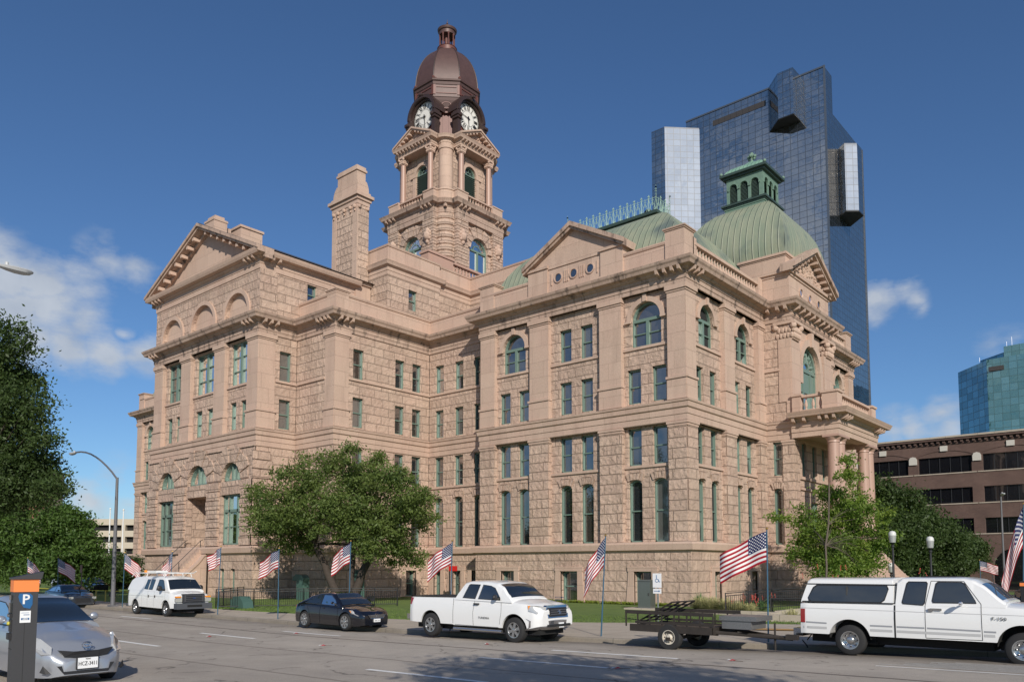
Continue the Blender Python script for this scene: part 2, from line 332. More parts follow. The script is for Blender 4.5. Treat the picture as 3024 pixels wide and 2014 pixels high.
def sweep(mb,path,prof,closed=False):
    P=[Vector(p) for p in path]; n=len(P); nor=[]
    segs=[(P[(i+1)%n]-P[i]).normalized() for i in range(n if closed else n-1)]
    ns=[Vector((s.y,-s.x)) for s in segs]
    for i in range(n):
        a=ns[i-1] if (closed or i>0) else ns[0]; b=ns[i%len(ns)] if (closed or i<n-1) else ns[-1]
        m=(a+b); k=m.dot(a); nor.append(m/k if k>1e-6 else a)
    vs=[(p.x+q.x*d,p.y+q.y*d,z) for p,q in zip(P,nor) for d,z in prof]; k=len(prof)
    fs=[(i*k+j,((i+1)%n)*k+j,((i+1)%n)*k+j+1,i*k+j+1) for i in range(n if closed else n-1) for j in range(k-1)]
    mb.add(vs,fs)
    if not closed:
        mb.add(vs[:k],[tuple(range(k))]); mb.add(vs[-k:],[tuple(range(k))])
CX,CY=-35.2,14.75
half=[(-27.4,-10.75),(-27.4,-7.6),(-22.85,-7.6),(-22.85,1.35),(-16.15,1.35),(-16.15,0),(0,0),(0,10.95),(1.85,10.95),(1.85,18.55),(0,18.55),(0,29.5),(-16.15,29.5),(-16.15,28.15),(-22.85,28.15),(-22.85,37),(-27.4,37)]
outline=half+[(2*CX-x,y) for x,y in half[::-1]]
ch=thing('courthouse','pink granite courthouse with clock tower and green copper domes','building',(0,0,0))
def P_(name,mb,mat,smooth=False,label=None,parent=None,angle=35): return link_mesh(name,mb,mat,parent or ch,smooth,label,angle=angle)
PROF_LEDGE=[(.05,2.95),(.22,3.0),(.26,3.12),(.42,3.16),(.46,3.5),(.38,3.62),(-.3,3.66)]
PROF_MID=[(.0,10.55),(.05,10.6),(.05,10.95),(.09,10.96),(.09,11.3),(.14,11.32),(.18,11.36),(.2,11.62),(.26,11.66),(.28,11.78),(-.3,11.86)]
PROF_CORN=[(.0,18.6),(.06,18.62),(.06,18.86),(.1,18.88),(.1,19.12),(.15,19.14),(.17,19.3),(.3,19.36),(.34,19.44),(.66,19.5),(.72,19.66),(.8,19.76),(.84,19.9),(.2,20.06),(-.5,20.08)]
b=MB(); sweep(b,outline,PROF_LEDGE,True); P_('ledge',b,G_band)
b=MB(); sweep(b,outline,PROF_MID,True); P_('belt_course',b,G_band)
b=MB(); sweep(b,outline,PROF_CORN,True); P_('cornice',b,G_corn)
def sill(fr,u0,u1,z,d,dd=.09,h=.16):
    return lambda mb: fr.box(mb,u0,u1,z-h,z,d-.1,d+dd)
NO=.0
def pilaster(fr,u0,u1,zlo=True,zhi=True,d0=-.4,necks=True,d=0.012):
    if zlo:
        m=MB(); fr.box(m,u0,u1,3.66,10.28,d0,d+.04)
        P_('pilaster',m,G_pier)
        m=MB(); fr.box(m,u0-.04,u1+.04,10.28,10.42,d0,d+.07); fr.box(m,u0-.09,u1+.09,10.42,10.56,d0,d+.12); P_('pilaster_cap',m,G_band)
    if zhi:
        m=MB(); fr.box(m,u0,u1,13.14,18.2,d0,d); fr.box(m,u0-.03,u1+.03,11.86,13.06,d0,d+.05); P_('pilaster',m,G_smooth)
        m=MB(); fr.box(m,u0-.04,u1+.04,18.2,18.32,d0,d+.05); fr.box(m,u0-.1,u1+.1,18.32,18.6,d0,d+.12); fr.box(m,u0-.08,u1+.08,13.06,13.2,d0,d+.12); P_('pilaster_cap',m,G_band)
F1=(3.66,7.15,.24); F2=(8.25,10.5,0.); F3=(12.0,14.12,0.); F4=(15.45,17.6,0.)
def op(u0,u1,f): return (u0,u1)+f
def voussoir(mb,fr,o,d,th=.45):      # stones fanning over a flat arch
    u0,u1,z0,z1,r=o; c=(u0+u1)/2; w=u1-u0; n=5
    for i in range(n):
        a=-.42+.84*i/n; b_=-.42+.84*(i+1)/n
        zb=z1+r*.8; R0=w*1.25
        q=lambda a,rr:(c+math.sin(a)*rr, zb-R0*.95+math.cos(a)*rr)
        pts=[q(a+.012,R0),q(b_-.012,R0),q(b_-.02,R0+th),q(a+.02,R0+th)]
        mb.prism(pts,lambda u,z:fr.p(u,z,d+.0),lambda u,z:fr.p(u,z,d+.1+.03*(i%2)))
def archivolt(fr,mb,c,z,r0,r1,d0,d1,n=16,legs=0,rise=None):
    for k in range(n):
        a0=PI*k/n;a1=PI*(k+1)/n; q=[(c-r0*math.cos(a0),z+r0*math.sin(a0)),(c-r0*math.cos(a1),z+r0*math.sin(a1)),(c-r1*math.cos(a1),z+r1*math.sin(a1)),(c-r1*math.cos(a0),z+r1*math.sin(a0))]
        mb.prism(q,lambda u,zz:fr.p(u,zz,d0),lambda u,zz:fr.p(u,zz,d1))
    if legs:
        for s in (-1,1): fr.box(mb,c+s*r0,c+s*r1,z-legs,z,d0,d1)
def basewin(fr,u0,u1,trim,wallops,ztop=1.92,d=.22):
    wallops.append((u0,u1,0.02,ztop,0.)); w=.42
    m=trim; dd=d+.03
    for s,e in ((-1,u0),(1,u1)):
        fr_pts=[(e,0.0),(e,ztop),(e+s*(w-.06),ztop+.0),(e+s*(w+.12),0.0)]
        m.prism(fr_pts,lambda u,z:fr.p(u,z,d-.1),lambda u,z:fr.p(u,z,dd+ .05))
    fr.box(m,u0-w-.0,u1+w+.0,ztop,ztop+.28,d-.1,dd+.06)
def base_wall(fr,L,ops,u0=0.,d=.22):
    m=MB(); wall(fr,m,u0-.0,L,-.3,3.0,d,ops,.5); P_('base_wall',m,G_rock)
    for o in ops: window(fr,o,d,ch,'basement_window',rev=.5)
def bay(fr,u0,u1,wins,d=-.3,arch=None,z0=3.66,z1=18.6,zmid=(10.56,11.86),f1arch=True,rows=(1,1,1,1)):
    """wall between two pilasters with a pair of windows per floor"""
    lo=[]; hi=[]
    for a,b_ in wins:
        if rows[0]: lo.append(op(a,b_,F1))
        if rows[1]: lo.append(op(a,b_,F2))
        if rows[2]: hi.append(op(a,b_,F3))
        if rows[3] and not arch: hi.append(op(a,b_,F4))
    if arch: hi.append((arch[0]-arch[1],arch[0]+arch[1],15.45,17.1,arch[1]))
    m=MB(); wall(fr,m,u0,u1,z0-.05,10.6,d,lo); wall(fr,m,u0,u1,11.7,z1+.05,d,hi); P_('wall',m,G_rock)
    t=MB()
    for z in (8.25,15.45): fr.box(t,u0+.003,u1-.003,z-.17,z-.012,d-.05,d+.1)
    if arch:
        c,r=arch; archivolt(fr,t,c,17.1,r,r+.3,d-.05,d+.12); fr.box(t,c-r-.42,c-r,16.98,17.1,d-.05,d+.16); fr.box(t,c+r,c+r+.42,16.98,17.1,d-.05,d+.16)
        fr.box(t,c-.13,c+.13,17.1+r,17.1+r+.45,d-.05,d+.2)
    P_('string_course',t,G_band)
    v=MB()
    for o in lo:
        if o[4]: voussoir(v,fr,o,d-.02)
    if v.v: P_('flat_arch',v,G_pier)
    for o in lo+hi: window(fr,o,d,ch,'arched_window' if o[4]>.5 else 'window',kind='arch' if o[4]>.5 else 'sash')
# --- south pavilion, long face
A=Fr(-16.15,0,1,0)
for a,b_ in ((0,1.33),(4.5,6.1),(10.15,11.75),(14.95,16.15)): pilaster(A,a,b_)
bay(A,1.33,4.5,[(1.6,2.55),(3.28,4.23)],arch=(2.915,1.0))
bay(A,6.1,10.15,[(6.82,7.77),(8.48,9.43)])
bay(A,11.75,14.95,[(12.0,12.95),(13.72,14.67)],arch=(13.35,1.03))
ops=[];t=MB()
for a,b_ in ((2.15,3.35),(7.2,8.55),(12.65,13.85)): basewin(A,a,b_,t,ops)
base_wall(A,16.15+.22,ops,u0=-.22); P_('window_surround',t,G_smooth)
# --- east face, near pavilion
B=Fr(0,0,0,1)
pilaster(B,0,1.2,d0=-.3); pilaster(B,4.95,6.35); pilaster(B,10.0,10.95)
bay(B,1.2,4.95,[(1.75,2.65),(3.5,4.4)],arch=(3.08,.95)); bay(B,6.35,10.0,[(6.85,7.75),(8.6,9.5)],arch=(8.17,.95))
ops=[];t=MB(); basewin(B,2.55,3.5,t,ops,d=.217); basewin(B,7.65,8.55,t,ops,d=.217)
base_wall(B,10.95-.22,ops,u0=-.22,d=.217); P_('window_surround',t,G_smooth)
# --- connecting wall
Cn=Fr(-22.85,1.35,1,0)
bay(Cn,0,6.7,[(.65,1.55),(2.75,3.65),(4.75,5.65)],d=-.02)
ops=[];t=MB()
for a,b_ in ((.85,1.65),(2.85,3.75),(4.85,5.7)): basewin(Cn,a,b_,t,ops)
base_wall(Cn,6.7-.22,ops,u0=.22); P_('window_surround',t,G_smooth)
# --- east wall of the gabled wing's flank
D=Fr(-22.85,-7.6,0,1)
bay(D,1.2,8.95,[(1.6,2.55),(5.5,6.4),(7.2,8.1)],d=-.02); pilaster(D,0,1.2,zlo=False)
m=MB(); wall(D,m,0,1.2,3.6,10.6,-.02,[]); P_('wall',m,G_rock)
ops=[];t=MB(); basewin(D,6.45,7.5,t,ops); base_wall(D,8.95-.22,ops,u0=-.22); P_('window_surround',t,G_smooth)
E_=Fr(-27.4,-7.6,1,0)
m=MB(); wall(E_,m,0,4.55,3.6,10.6,-.02,[]); wall(E_,m,0,4.55,11.7,18.65,-.02,[]); P_('wall',m,G_rock)
pilaster(E_,3.45,4.55-.012,zlo=False,d0=-.1)
t=MB(); E_.box(t,0.22,3.45,15.28,15.438,-.1,.09); P_('string_course',t,G_band); base_wall(E_,4.55+.22,[],u0=.22,d=.217)
H=Fr(-27.4,-10.75,0,1)
hw=[(1.75,2.7)+F3,(1.75,2.7)+F4]
m=MB(); wall(H,m,0,3.15,3.6,10.6,-.02,[]); wall(H,m,0,3.15,11.7,18.65,-.02,hw); P_('wall',m,G_rock)
for o in hw: window(H,o,-.02,ch)
t=MB(); H.box(t,1.4,3.12,15.28,15.438,-.1,.09); P_('string_course',t,G_band)
pilaster(H,0,1.35,zlo=False,d0=-.1); base_wall(H,3.15-.22,[],u0=-.22)
# --- gabled front
G=Fr(-43,-10.75,1,0); W0=-43.
ps=[(0,1.4),(4.5,6.0),(9.6,11.1),(14.2,15.6)]
for a,b_ in ps: pilaster(G,a,b_ - (0.013 if b_>15 else 0),zlo=False)
cs=(2.95,7.8,12.65)
for (a,b_),c,hwid,kind in (((1.4,4.5),cs[0],1.12,'big'),((6.0,9.6),cs[1],1.36,'big'),((11.1,14.2),cs[2],1.12,'big')):
    g=hwid*.27; o3=[(c-hwid,c-g)+(12.1,14.12,0.),(c+g,c+hwid)+(12.1,14.12,0.)]; o4=(c-hwid,c+hwid,15.35,18.5,0.)
    m=MB(); wall(G,m,a,b_,11.7,18.65,-.3,o3+[o4]); P_('wall',m,G_rock)
    t=MB(); G.box(t,a,b_,15.19,15.34,-.35,-.2); P_('string_course',t,G_band)
    for o in o3: window(G,o,-.3,ch)
    window(G,o4,-.3,ch,'window','big',label='tall green framed window of three sashes')
lun=[(c-r,c+r,8.3,8.34,r*1.0) for c,r in ((cs[0],1.32),(cs[1],1.5),(cs[2],1.32))]
low=[(cs[0]-1.32,cs[0]+1.32,3.75,7.35,0.),(cs[2]-1.32,cs[2]+1.32,3.75,7.35,0.),(cs[1]-1.5,cs[1]+1.5,3.7,7.4,0.)]
G_rust=granite('banded_rustic_granite',1.,1.7,.66,off=.5,joint=.03)
m=MB(); wall(G,m,-.14,15.74,3.6,10.6,.14,lun+low,.45); P_('rusticated_wall',m,G_rust)
t=MB()
for o in lun:
    c=(o[0]+o[1])/2; r=o[1]-c
    for k in range(9):
        a0=PI*k/9+.02;a1=PI*(k+1)/9-.02; r1=r+ (1.0 if k in(0,8) else 1.25 if k%2 else 1.05)
        q=[(c-rr*math.cos(a),8.32+rr*math.sin(a)) for rr,a in ((r,a0),(r,a1),(r1,a1),(r1,a0))]
        t.prism(q,lambda u,z:G.p(u,z,.1),lambda u,z:G.p(u,z,.2+.03*(k%2)))
for a,b_ in ((-.14,1.5),(4.4,6.2),(9.4,11.2),(14.1,15.74)):
    for k in range(7):
        G.box(t,a+(.1 if k%2 else 0),b_-(.1 if k%2 else 0),3.7+k*.66,4.3+k*.66,.05,.3)
G.box(t,-.14,15.74,10.56-.02,10.62,.1,.24)
P_('voussoir',t,G_pier)
Hs=Fr(-27.4,-10.75,0,1); t=MB()
for k in range(10): Hs.box(t,-.3,1.3-(.25 if k%2 else 0),3.7+k*.66,4.3+k*.66,.0,.16)
P_('quoin',t,G_pier)
for o in lun: window(G,o,.14,ch,'lunette_window','lunette',rev=.42,t=.13)
for o in low[:2]: window(G,o,.14,ch,'window','triple',rev=.42,t=.12,label='tall three part window beside the stairs')
m=MB(); u0,u1=low[2][0],low[2][1]                           # deep entrance porch
m.add([G.p(u0,3.7,-.3),G.p(u0,3.7,-2.6),G.p(u0,7.4,-2.6),G.p(u0,7.4,-.3),G.p(u1,3.7,-.3),G.p(u1,3.7,-2.6),G.p(u1,7.4,-2.6),G.p(u1,7.4,-.3)],[(0,1,2,3),(4,5,6,7),(1,5,6,2),(0,4,5,1),(3,2,6,7)])
P_('entrance_porch',m,G_rock)
dr=MB(); G.box(dr,cs[1]-.8,cs[1]+.8,3.72,6.2,-2.6,-2.5); P_('door',dr,M_green)
t=MB(); ops=[(11.5,12.15,.35,2.05,0.),(13.0,13.6,.35,2.05,0.)]
m=MB(); wall(G,m,10.0,15.84,-.3,3.0,.22,ops,.4); wall(G,m,-.22,5.8,-.3,3.0,.22,[],.4); m.add([G.p(5.8,-.3,.22),G.p(5.8,3,.22),G.p(5.8,3,-.4),G.p(5.8,-.3,-.4)],[(0,1,2,3)]); P_('base_wall',m,G_rock)
for o in ops: window(G,o,.22,ch,'basement_window',rev=.4)
# attic of the gabled front
ar=[(c-r,c+r,20.35,20.45,r) for c,r in ((cs[0],1.55),(cs[1],1.72),(cs[2],1.55))]
m=MB(); wall(G,m,0,15.6,20.0,23.2,0.,ar,.22); P_('attic_wall',m,G_rock)
m=MB(); wall(G,m,.5,15.1,20.0,23.1,-.22,[]); P_('blind_arch_panel',m,G_smooth)
t=MB()
for c,r in ((cs[0],1.55),(cs[1],1.72),(cs[2],1.55)): archivolt(G,t,c,20.45,r,r+.3,-.05,.13,20,legs=.4)
P_('archivolt',t,G_band)
m=MB(); aw=[(3.95,4.75,21.7,23.1,0.)]; wall(H,m,0,8.45,20.0,23.2,0.,aw,.3); P_('attic_wall',m,G_rock); window(H,aw[0],0.,ch)
m=MB(); H.box(m,0.003,1.35,20.1,23.2,-.3,.08); P_('pilaster',m,G_pier)
Hw=Fr(-43,-2.3,0,-1); m=MB(); wall(Hw,m,0,8.45,20.0,23.2,0.,[]); P_('attic_wall',m,G_rock)
PROF_GAB=[(.0,23.15),(.06,23.2),(.06,23.55),(.1,23.57),(.1,23.85),(.2,23.9),(.3,24.0),(.62,24.05),(.7,24.2),(.76,24.38),(-.4,24.42)]
gp=[(-43,-2.3),(-43,-10.75),(-27.4,-10.75),(-27.4,-2.3)]
b=MB(); sweep(b,gp,PROF_GAB); P_('gable_cornice',b,G_band)
# tympanum and raking cornice
GZ=24.4; AP=28.35; gc=7.8
m=MB(); m.add([G.p(.4,GZ,-.15),G.p(15.2,GZ,-.15),G.p(gc,AP-.4,-.15)],[(0,1,2)]); P_('tympanum',m,G_smooth)
t=MB()
for s in (-1,1):
    e=gc+s*(7.8+.78)
    def rk(a,b_,za,zb,d0,d1):     # strip parallel to the slope
        q=[(e,GZ+za),(gc,AP+za),(gc,AP+zb),(e,GZ+zb)]; t.prism(q,lambda u,z:G.p(u,z,d0),lambda u,z:G.p(u,z,d1))
    rk(0,0,-.12,.12,-.6,.8); rk(0,0,-.3,-.12,-.6,.68); rk(0,0,-.62,-.3,-.5,.1)
P_('raking_cornice',t,G_corn)
t=MB()
for s in (-1,1):
    for k in range(1,9):
        f=k/9; u=gc+s*(7.8+.5)*(1-f)+0; z=GZ+(AP-GZ)*f-.42
        G.box(t,u-.13,u+.13,z-.12,z+.14,.0,.58)
P_('modillion',t,G_band)
def modillions(mb,fr,us,z0,z1,d0,d1,w=.17):
    for u in us: mb.prism([(d0,z0),(d1-.06,z0+.1),(d1,z1),(d0,z1)],lambda d,z:fr.p(u-w/2,z,d),lambda d,z:fr.p(u+w/2,z,d))
t=MB()
modillions(t,G,(.2,.75,1.3,14.3,14.85,15.4),23.75,24.05,.05,.6); modillions(t,H,(.2,.75,1.3),23.75,24.05,.05,.6)
modillions(t,G,(.1,.6,1.1,14.4,14.9,15.4),19.18,19.5,.12,.66); modillions(t,H,(.2,.7,1.2),19.18,19.5,.12,.66)
modillions(t,E_,(3.2,3.65,4.1,4.5),19.18,19.5,.12,.66); modillions(t,D,(.12,.6,1.1),19.18,19.5,.12,.66)
modillions(t,A,(14.6,15.1,15.6,16.05),19.18,19.5,.12,.66); modillions(t,B,(.12,.6,1.1),19.18,19.5,.12,.66)
P_('modillion',t,G_band)
# roof of the gabled wing
m=MB(); yb=6.
for s in (-1,1): m.add([(CX+s*8.45,-11.4,GZ+.12),(CX,-11.4,AP+.16),(CX,yb,AP+.16),(CX+s*8.45,yb,GZ+.12)],[(0,1,2,3)])
P_('roof',m,M_slate)
t=MB()
t.box(-35.9,-34.5,-10.5,-9.4,27.6,29.1); t.box(-35.75,-34.65,-10.35,-9.55,29.1,29.35); t.box(-35.95,-34.45,-10.55,-9.35,28.9,29.05); t.box(-35.6,-34.8,-9.4,-8.9,28,28.7)
P_('acroterion',t,G_smooth)
t=MB(); t.box(-36.2,-34.2,-8.4,-6.5,27.2,28.9); t.box(-36.3,-34.1,-8.5,-6.4,28.9,29.08); P_('roof_vent_block',t,G_smooth)
# --- stairs at the gabled front
t=MB(); n=18; sx0,sx1=-36.6,-33.85
for k in range(n):
    t.box(sx0,sx1,-10.9-(k+1)*.2,-10.9-k*.2+(.0 if k else .6),-.2,3.62-k*.2)
P_('stairs',t,G_smooth,label='worn granite stairs between curved cheek walls')
def cheek(x0,x1):
    c=MB(); pts=[(-10.95,-.2),(-10.95,3.0),(-11.15,2.95)]
    for k in range(9):
        a=k/8; pts.append((-11.15-3.1*a, 2.95-2.6*(a**.8)))
    pts+=[(-14.9,.35),(-14.9,-.2)]
    c.prism(pts,lambda y,z:(x0,y,z),lambda y,z:(x1,y,z))
    cap=[(y,z) for y,z in pts[1:-1]]
    for (y0,z0),(y1,z1) in zip(cap[:-1],cap[1:]):
        c.add([(x0-.07,y0,z0),(x1+.07,y0,z0),(x1+.07,y1,z1),(x0-.07,y1,z1),(x0-.07,y0,z0+.14),(x1+.07,y0,z0+.14),(x1+.07,y1,z1+.14),(x0-.07,y1,z1+.14)],[(4,5,6,7),(0,3,7,4),(1,2,6,5),(0,1,5,4),(3,2,6,7)])
    P_('stair_cheek',c,G_smooth)
cheek(-37.1,-36.6); cheek(-33.85,-33.35)
rl=MB()
for x in (-36.4,-34.05):
    rl.path([(x,-10.9,4.2),(x,-11.1,4.1),(x,-14.4,.9)],.022); 
    for y,z in ((-11.1,4.1),(-12.7,2.5),(-14.4,.9)): rl.tube((x,y,z-1.1),(x,y,z),.025)
P_('handrail',rl,M_iron)
# ================================================================== parapets
PROF_PAR=[(-.12,20.0),(-.12,20.35),(-.16,20.37),(-.16,21.2),(-.1,21.24),(-.06,21.34),(-.06,21.42),(-.5,21.44),(-.5,20.0)]
b=MB()
sweep(b,[(-27.4,-7.6),(-22.85,-7.6),(-22.85,1.35),(-16.15,1.35),(-16.15,0),(-11.7,0)],PROF_PAR); sweep(b,[(-4.4,0),(-1.3,0)],PROF_PAR)
lp=[(2*CX-x,y) for x,y in [(-27.4,-7.6),(-22.85,-7.6),(-22.85,1.35),(-16.15,1.35),(-16.15,0),(-.2,0),(-.2,29)]][::-1]; sweep(b,lp,PROF_PAR)
P_('parapet',b,G_smooth)
def block(mb,x0,x1,y0,y1,z0,z1,cap=.12,h=.16):
    mb.box(x0,x1,y0,y1,z0,z1-h); mb.box(x0-cap*.5,x1+cap*.5,y0-cap*.5,y1+cap*.5,z1-h*1.0,z1-h*.5); mb.box(x0-cap,x1+cap,y0-cap,y1+cap,z1-h*.5,z1)
t=MB(); block(t,-1.3,-.05,.06,1.25,20.03,22.1); block(t,-16.3,-15.0,.1,1.4,20.03,22.1); block(t,-24.0,-22.95,-7.5,-6.4,20.03,21.62); block(t,-1.3,-.05,28.2,29.4,20.03,22.1)
P_('parapet_block',t,G_smooth)
# --- attic and pediment over the pavilion
t=MB(); ops=[(c-.27,c+.27,21.1,21.13,.28) for c in (6.85,8.1,9.4)]
oc=[(6.85,21.15),(8.1,21.15),(9.4,21.15)]
wall(A,t,6.0,10.25,20.0,22.0,-.15,[],.3)
P_('attic_wall',t,G_smooth)
def oculus(fr,u,z,r,d,parent=None):
    m=MB(); archivolt2=[]
    n=20
    for k in range(n):
        a0=2*PI*k/n;a1=2*PI*(k+1)/n
        q=[(u+rr*math.cos(a),z+rr*math.sin(a)) for rr,a in ((r,a0),(r,a1),(r+.07,a1),(r+.07,a0))]
        m.prism(q,lambda uu,zz:fr.p(uu,zz,d-.02),lambda uu,zz:fr.p(uu,zz,d+.07))
    o=P_('oculus',m,G_smooth); g=MB(); g.add([fr.p(u+r*math.cos(2*PI*k/n),z+r*1.*math.sin(2*PI*k/n),d+.012) for k in range(n)],[tuple(range(n))]); link_mesh('pane',g,M_glass,o)
for u,z in oc: oculus(A,u,z,.27,-.15)
t=MB()
for u in (6.3,7.35,7.5,7.65,8.6,8.75,8.9,9.95): A.box(t,u-.035,u+.035,20.75,21.55,-.2,-.09)
P_('fluting',t,G_smooth)
t=MB(); A.box(t,4.35,6.0,20.03,21.95,-1.2,-.03); A.box(t,10.25,11.9,20.03,21.95,-1.2,-.03)
A.box(t,4.27,6.06,21.95,22.12,-1.2,.07); A.box(t,10.19,11.98,21.95,22.12,-1.2,.07); A.box(t,6.0,10.25,21.86,22.06,-1.2,-.08)
A.box(t,4.3,6.04,20.03,20.35,-1.2,.03); A.box(t,10.21,11.94,20.03,20.35,-1.2,.03)
P_('attic_pier',t,G_smooth)
m=MB(); m.prism([(4.35,22.06),(11.9,22.06),(8.12,24.1)],lambda u,z:A.p(u,z,-.12),lambda u,z:A.p(u,z,-1.1)); P_('tympanum',m,G_smooth)
t=MB()
for s in (-1,1):
    e=8.12+s*4.05
    for za,zb,d1 in ((-.1,.2,.34),(-.28,-.1,.22)):
        t.prism([(e,22.12+za),(8.12,24.3+za),(8.12,24.3+zb),(e,22.12+zb)],lambda u,z:A.p(u,z,-1.2),lambda u,z:A.p(u,z,d1))
P_('raking_cornice',t,G_corn)
# --- balustrades
def balusters(fr,u0,u1,z0,z1,d,step=.34,rail=True,r=.1):
    m=MB(); h=z1-z0; prof=[(r*.9,0),(r*.9,.06*h),(r*.55,.1*h),(r*1.05,.3*h),(r*1.0,.38*h),(r*.45,.62*h),(r*.5,.7*h),(r*.8,.74*h),(r*.8,.8*h)]
    n=max(1,int((u1-u0)/step))
    for k in range(n):
        u=u0+(k+.5)*(u1-u0)/n; x,y,_=fr.p(u,0,d); m.lathe((x,y,z0+.1*h),prof,8)
    rr=MB(); fr.box(rr,u0,u1,z0,z0+.12*h,d-.16,d+.16); fr.box(rr,u0,u1,z1-.14*h,z1,d-.2,d+.2)
    P_('baluster_row',m,G_smooth,True); P_('balustrade_rail',rr,G_smooth)
balusters(B,1.35,10.6,20.1,21.45,-.22,.38,r=.13)
t=MB(); B.box(t,10.3,10.93,20.05,21.8,-.6,0.0); B.box(t,1.15,1.6,20.05,21.7,-.45,-.05); P_('parapet_block',t,G_smooth)
balusters(B,19.0,28.0,20.1,21.45,-.22,.38,r=.13)
# --- far east pavilion (mirror) and central block
def mir(u): return 29.5-u
for a,b_ in ((0,1.2),(4.95,6.35),(10.0,10.95)): pilaster(B,mir(b_),mir(a))
bay(B,mir(4.95),mir(1.2),[(mir(4.4),mir(3.5)),(mir(2.65),mir(1.75))],arch=(mir(3.08),.95)); bay(B,mir(10.),mir(6.35),[(mir(9.5),mir(8.6)),(mir(7.75),mir(6.85))],arch=(mir(8.17),.95))
base_wall(B,29.7,[],u0=18.77,d=.217)
Kn=Fr(0,10.95,1,0)      # short return facing the camera
lo=[(.45,1.05)+F1,(.45,1.05)+F2]
m=MB(); wall(Kn,m,0,1.85,3.6,10.6,-.02,lo); wall(Kn,m,0,1.85,11.7,18.65,-.02,[]); P_('wall',m,G_rock)
for o in lo: window(Kn,o,-.02,ch)
v=MB(); voussoir(v,Kn,lo[0],-.03); P_('flat_arch',v,G_pier)
pilaster(Kn,1.15,1.85-.013,d0=-.1,zhi=False)
m=MB(); Kn.box(m,1.0,1.85-.013,13.14,17.4,-.1,.04); P_('pilaster',m,G_smooth)
t=MB(); Kn.box(t,0,1.1,15.28,15.438,-.1,.08); P_('string_course',t,G_band); base_wall(Kn,1.85+.22,[],u0=.22)
K=Fr(1.85,10.95,0,1); KL=7.6
base_wall(K,KL+.22,[],u0=-.22,d=.217)
def capital(cx,cy,z0,z1,w,n=8):
    m=MB(); h=z1-z0; rnd=random.Random(3)
    m.box(cx-w*.5,cx+w*.5,cy-w*.5,cy+w*.5,z0,z1-h*.2); m.box(cx-w*.68,cx+w*.68,cy-w*.68,cy+w*.68,z1-h*.16,z1)
    for s in (-1,1):
        for q in (-1,1): m.sphere((cx+s*w*.56,cy+q*w*.56,z1-h*.3),h*.18,8,6)
    for row in (0,1):
        for k in range(-2,3):
            for ax in (0,1):
                for s in (-1,1):
                    p=[cx,cy,z0+h*(.22+.3*row)]; p[ax]+=s*w*.53; p[1-ax]+=k*w*.22+(w*.1 if row else 0); m.sphere(p,h*.11,6,5,(1,1,1.5))
    return m
t=MB()
K.box(t,0,1.5,13.2,17.4,-.35,.05); K.box(t,KL-1.5,KL,13.2,17.4,-.35,.05); K.box(t,-.03,1.53,11.86,13.2,-.35,.12); K.box(t,KL-1.53,KL+.03,11.86,13.2,-.35,.12)
K.box(t,-.05,1.6,13.0,13.2,-.35,.18); K.box(t,KL-1.6,KL+.05,13.0,13.2,-.35,.18); P_('pilaster',t,G_smooth)
for cy in (10.95+.62,10.95+KL-.62):
    P_('capital',capital(1.45,cy,17.35,18.58,1.1),G_smooth,True)
aw=(KL/2-1.65,KL/2+1.65,12.6,15.9,1.65)
m=MB(); wall(K,m,1.5,KL-1.5,11.8,18.65,-.25,[aw],.3); P_('wall',m,G_smooth)
t=MB(); archivolt(K,t,KL/2,15.9,1.68,2.15,-.3,.0,20,legs=1.2); K.box(t,KL/2-.2,KL/2+.2,17.5,18.5,-.3,.12); P_('archivolt',t,G_band)
f=MB(); q0,q1,z0,z1,r=aw
for u in (q0+.12,q0+1.0,q1-1.0,q1-.12): K.box(f,u-.1,u+.1,z0,z1,-.52,-.38)
K.box(f,q0,q1,z1-.15,z1+.1,-.54,-.36); K.box(f,q0,q1,z1-1.6,z1-1.5,-.54,-.4); K.box(f,q0+.1,q1-.1,z1-1.5,z1-.15,-.5,-.44)
archivolt(K,f,KL/2,15.95,1.42,1.64,-.52,-.36,16); archivolt(K,f,KL/2,15.95,.5,.6,-.5,-.42,12)
for a in range(20,170,20):
    ca,sa=math.cos(R(a)),math.sin(R(a)); p0=K.p(KL/2+ca*.55,15.95+sa*.55,-.46); p1=K.p(KL/2+ca*1.5,15.95+sa*1.5,-.46); f.tube(p0,p1,.04,.04,6)
    if a%40: f.sphere(K.p(KL/2+ca*1.08,15.95+sa*1.08,-.45),.14,8,6)
w=P_('arched_window',f,M_green,label='large green arched window with tracery above the portico')
g=MB(); g.add([K.p(u,z,-.5) for u,z in [(q0,z0)]+arcpts(q0,q1,z1,r)+[(q1,z0)]],[tuple(range(15))]); link_mesh('pane',g,M_glass,w)
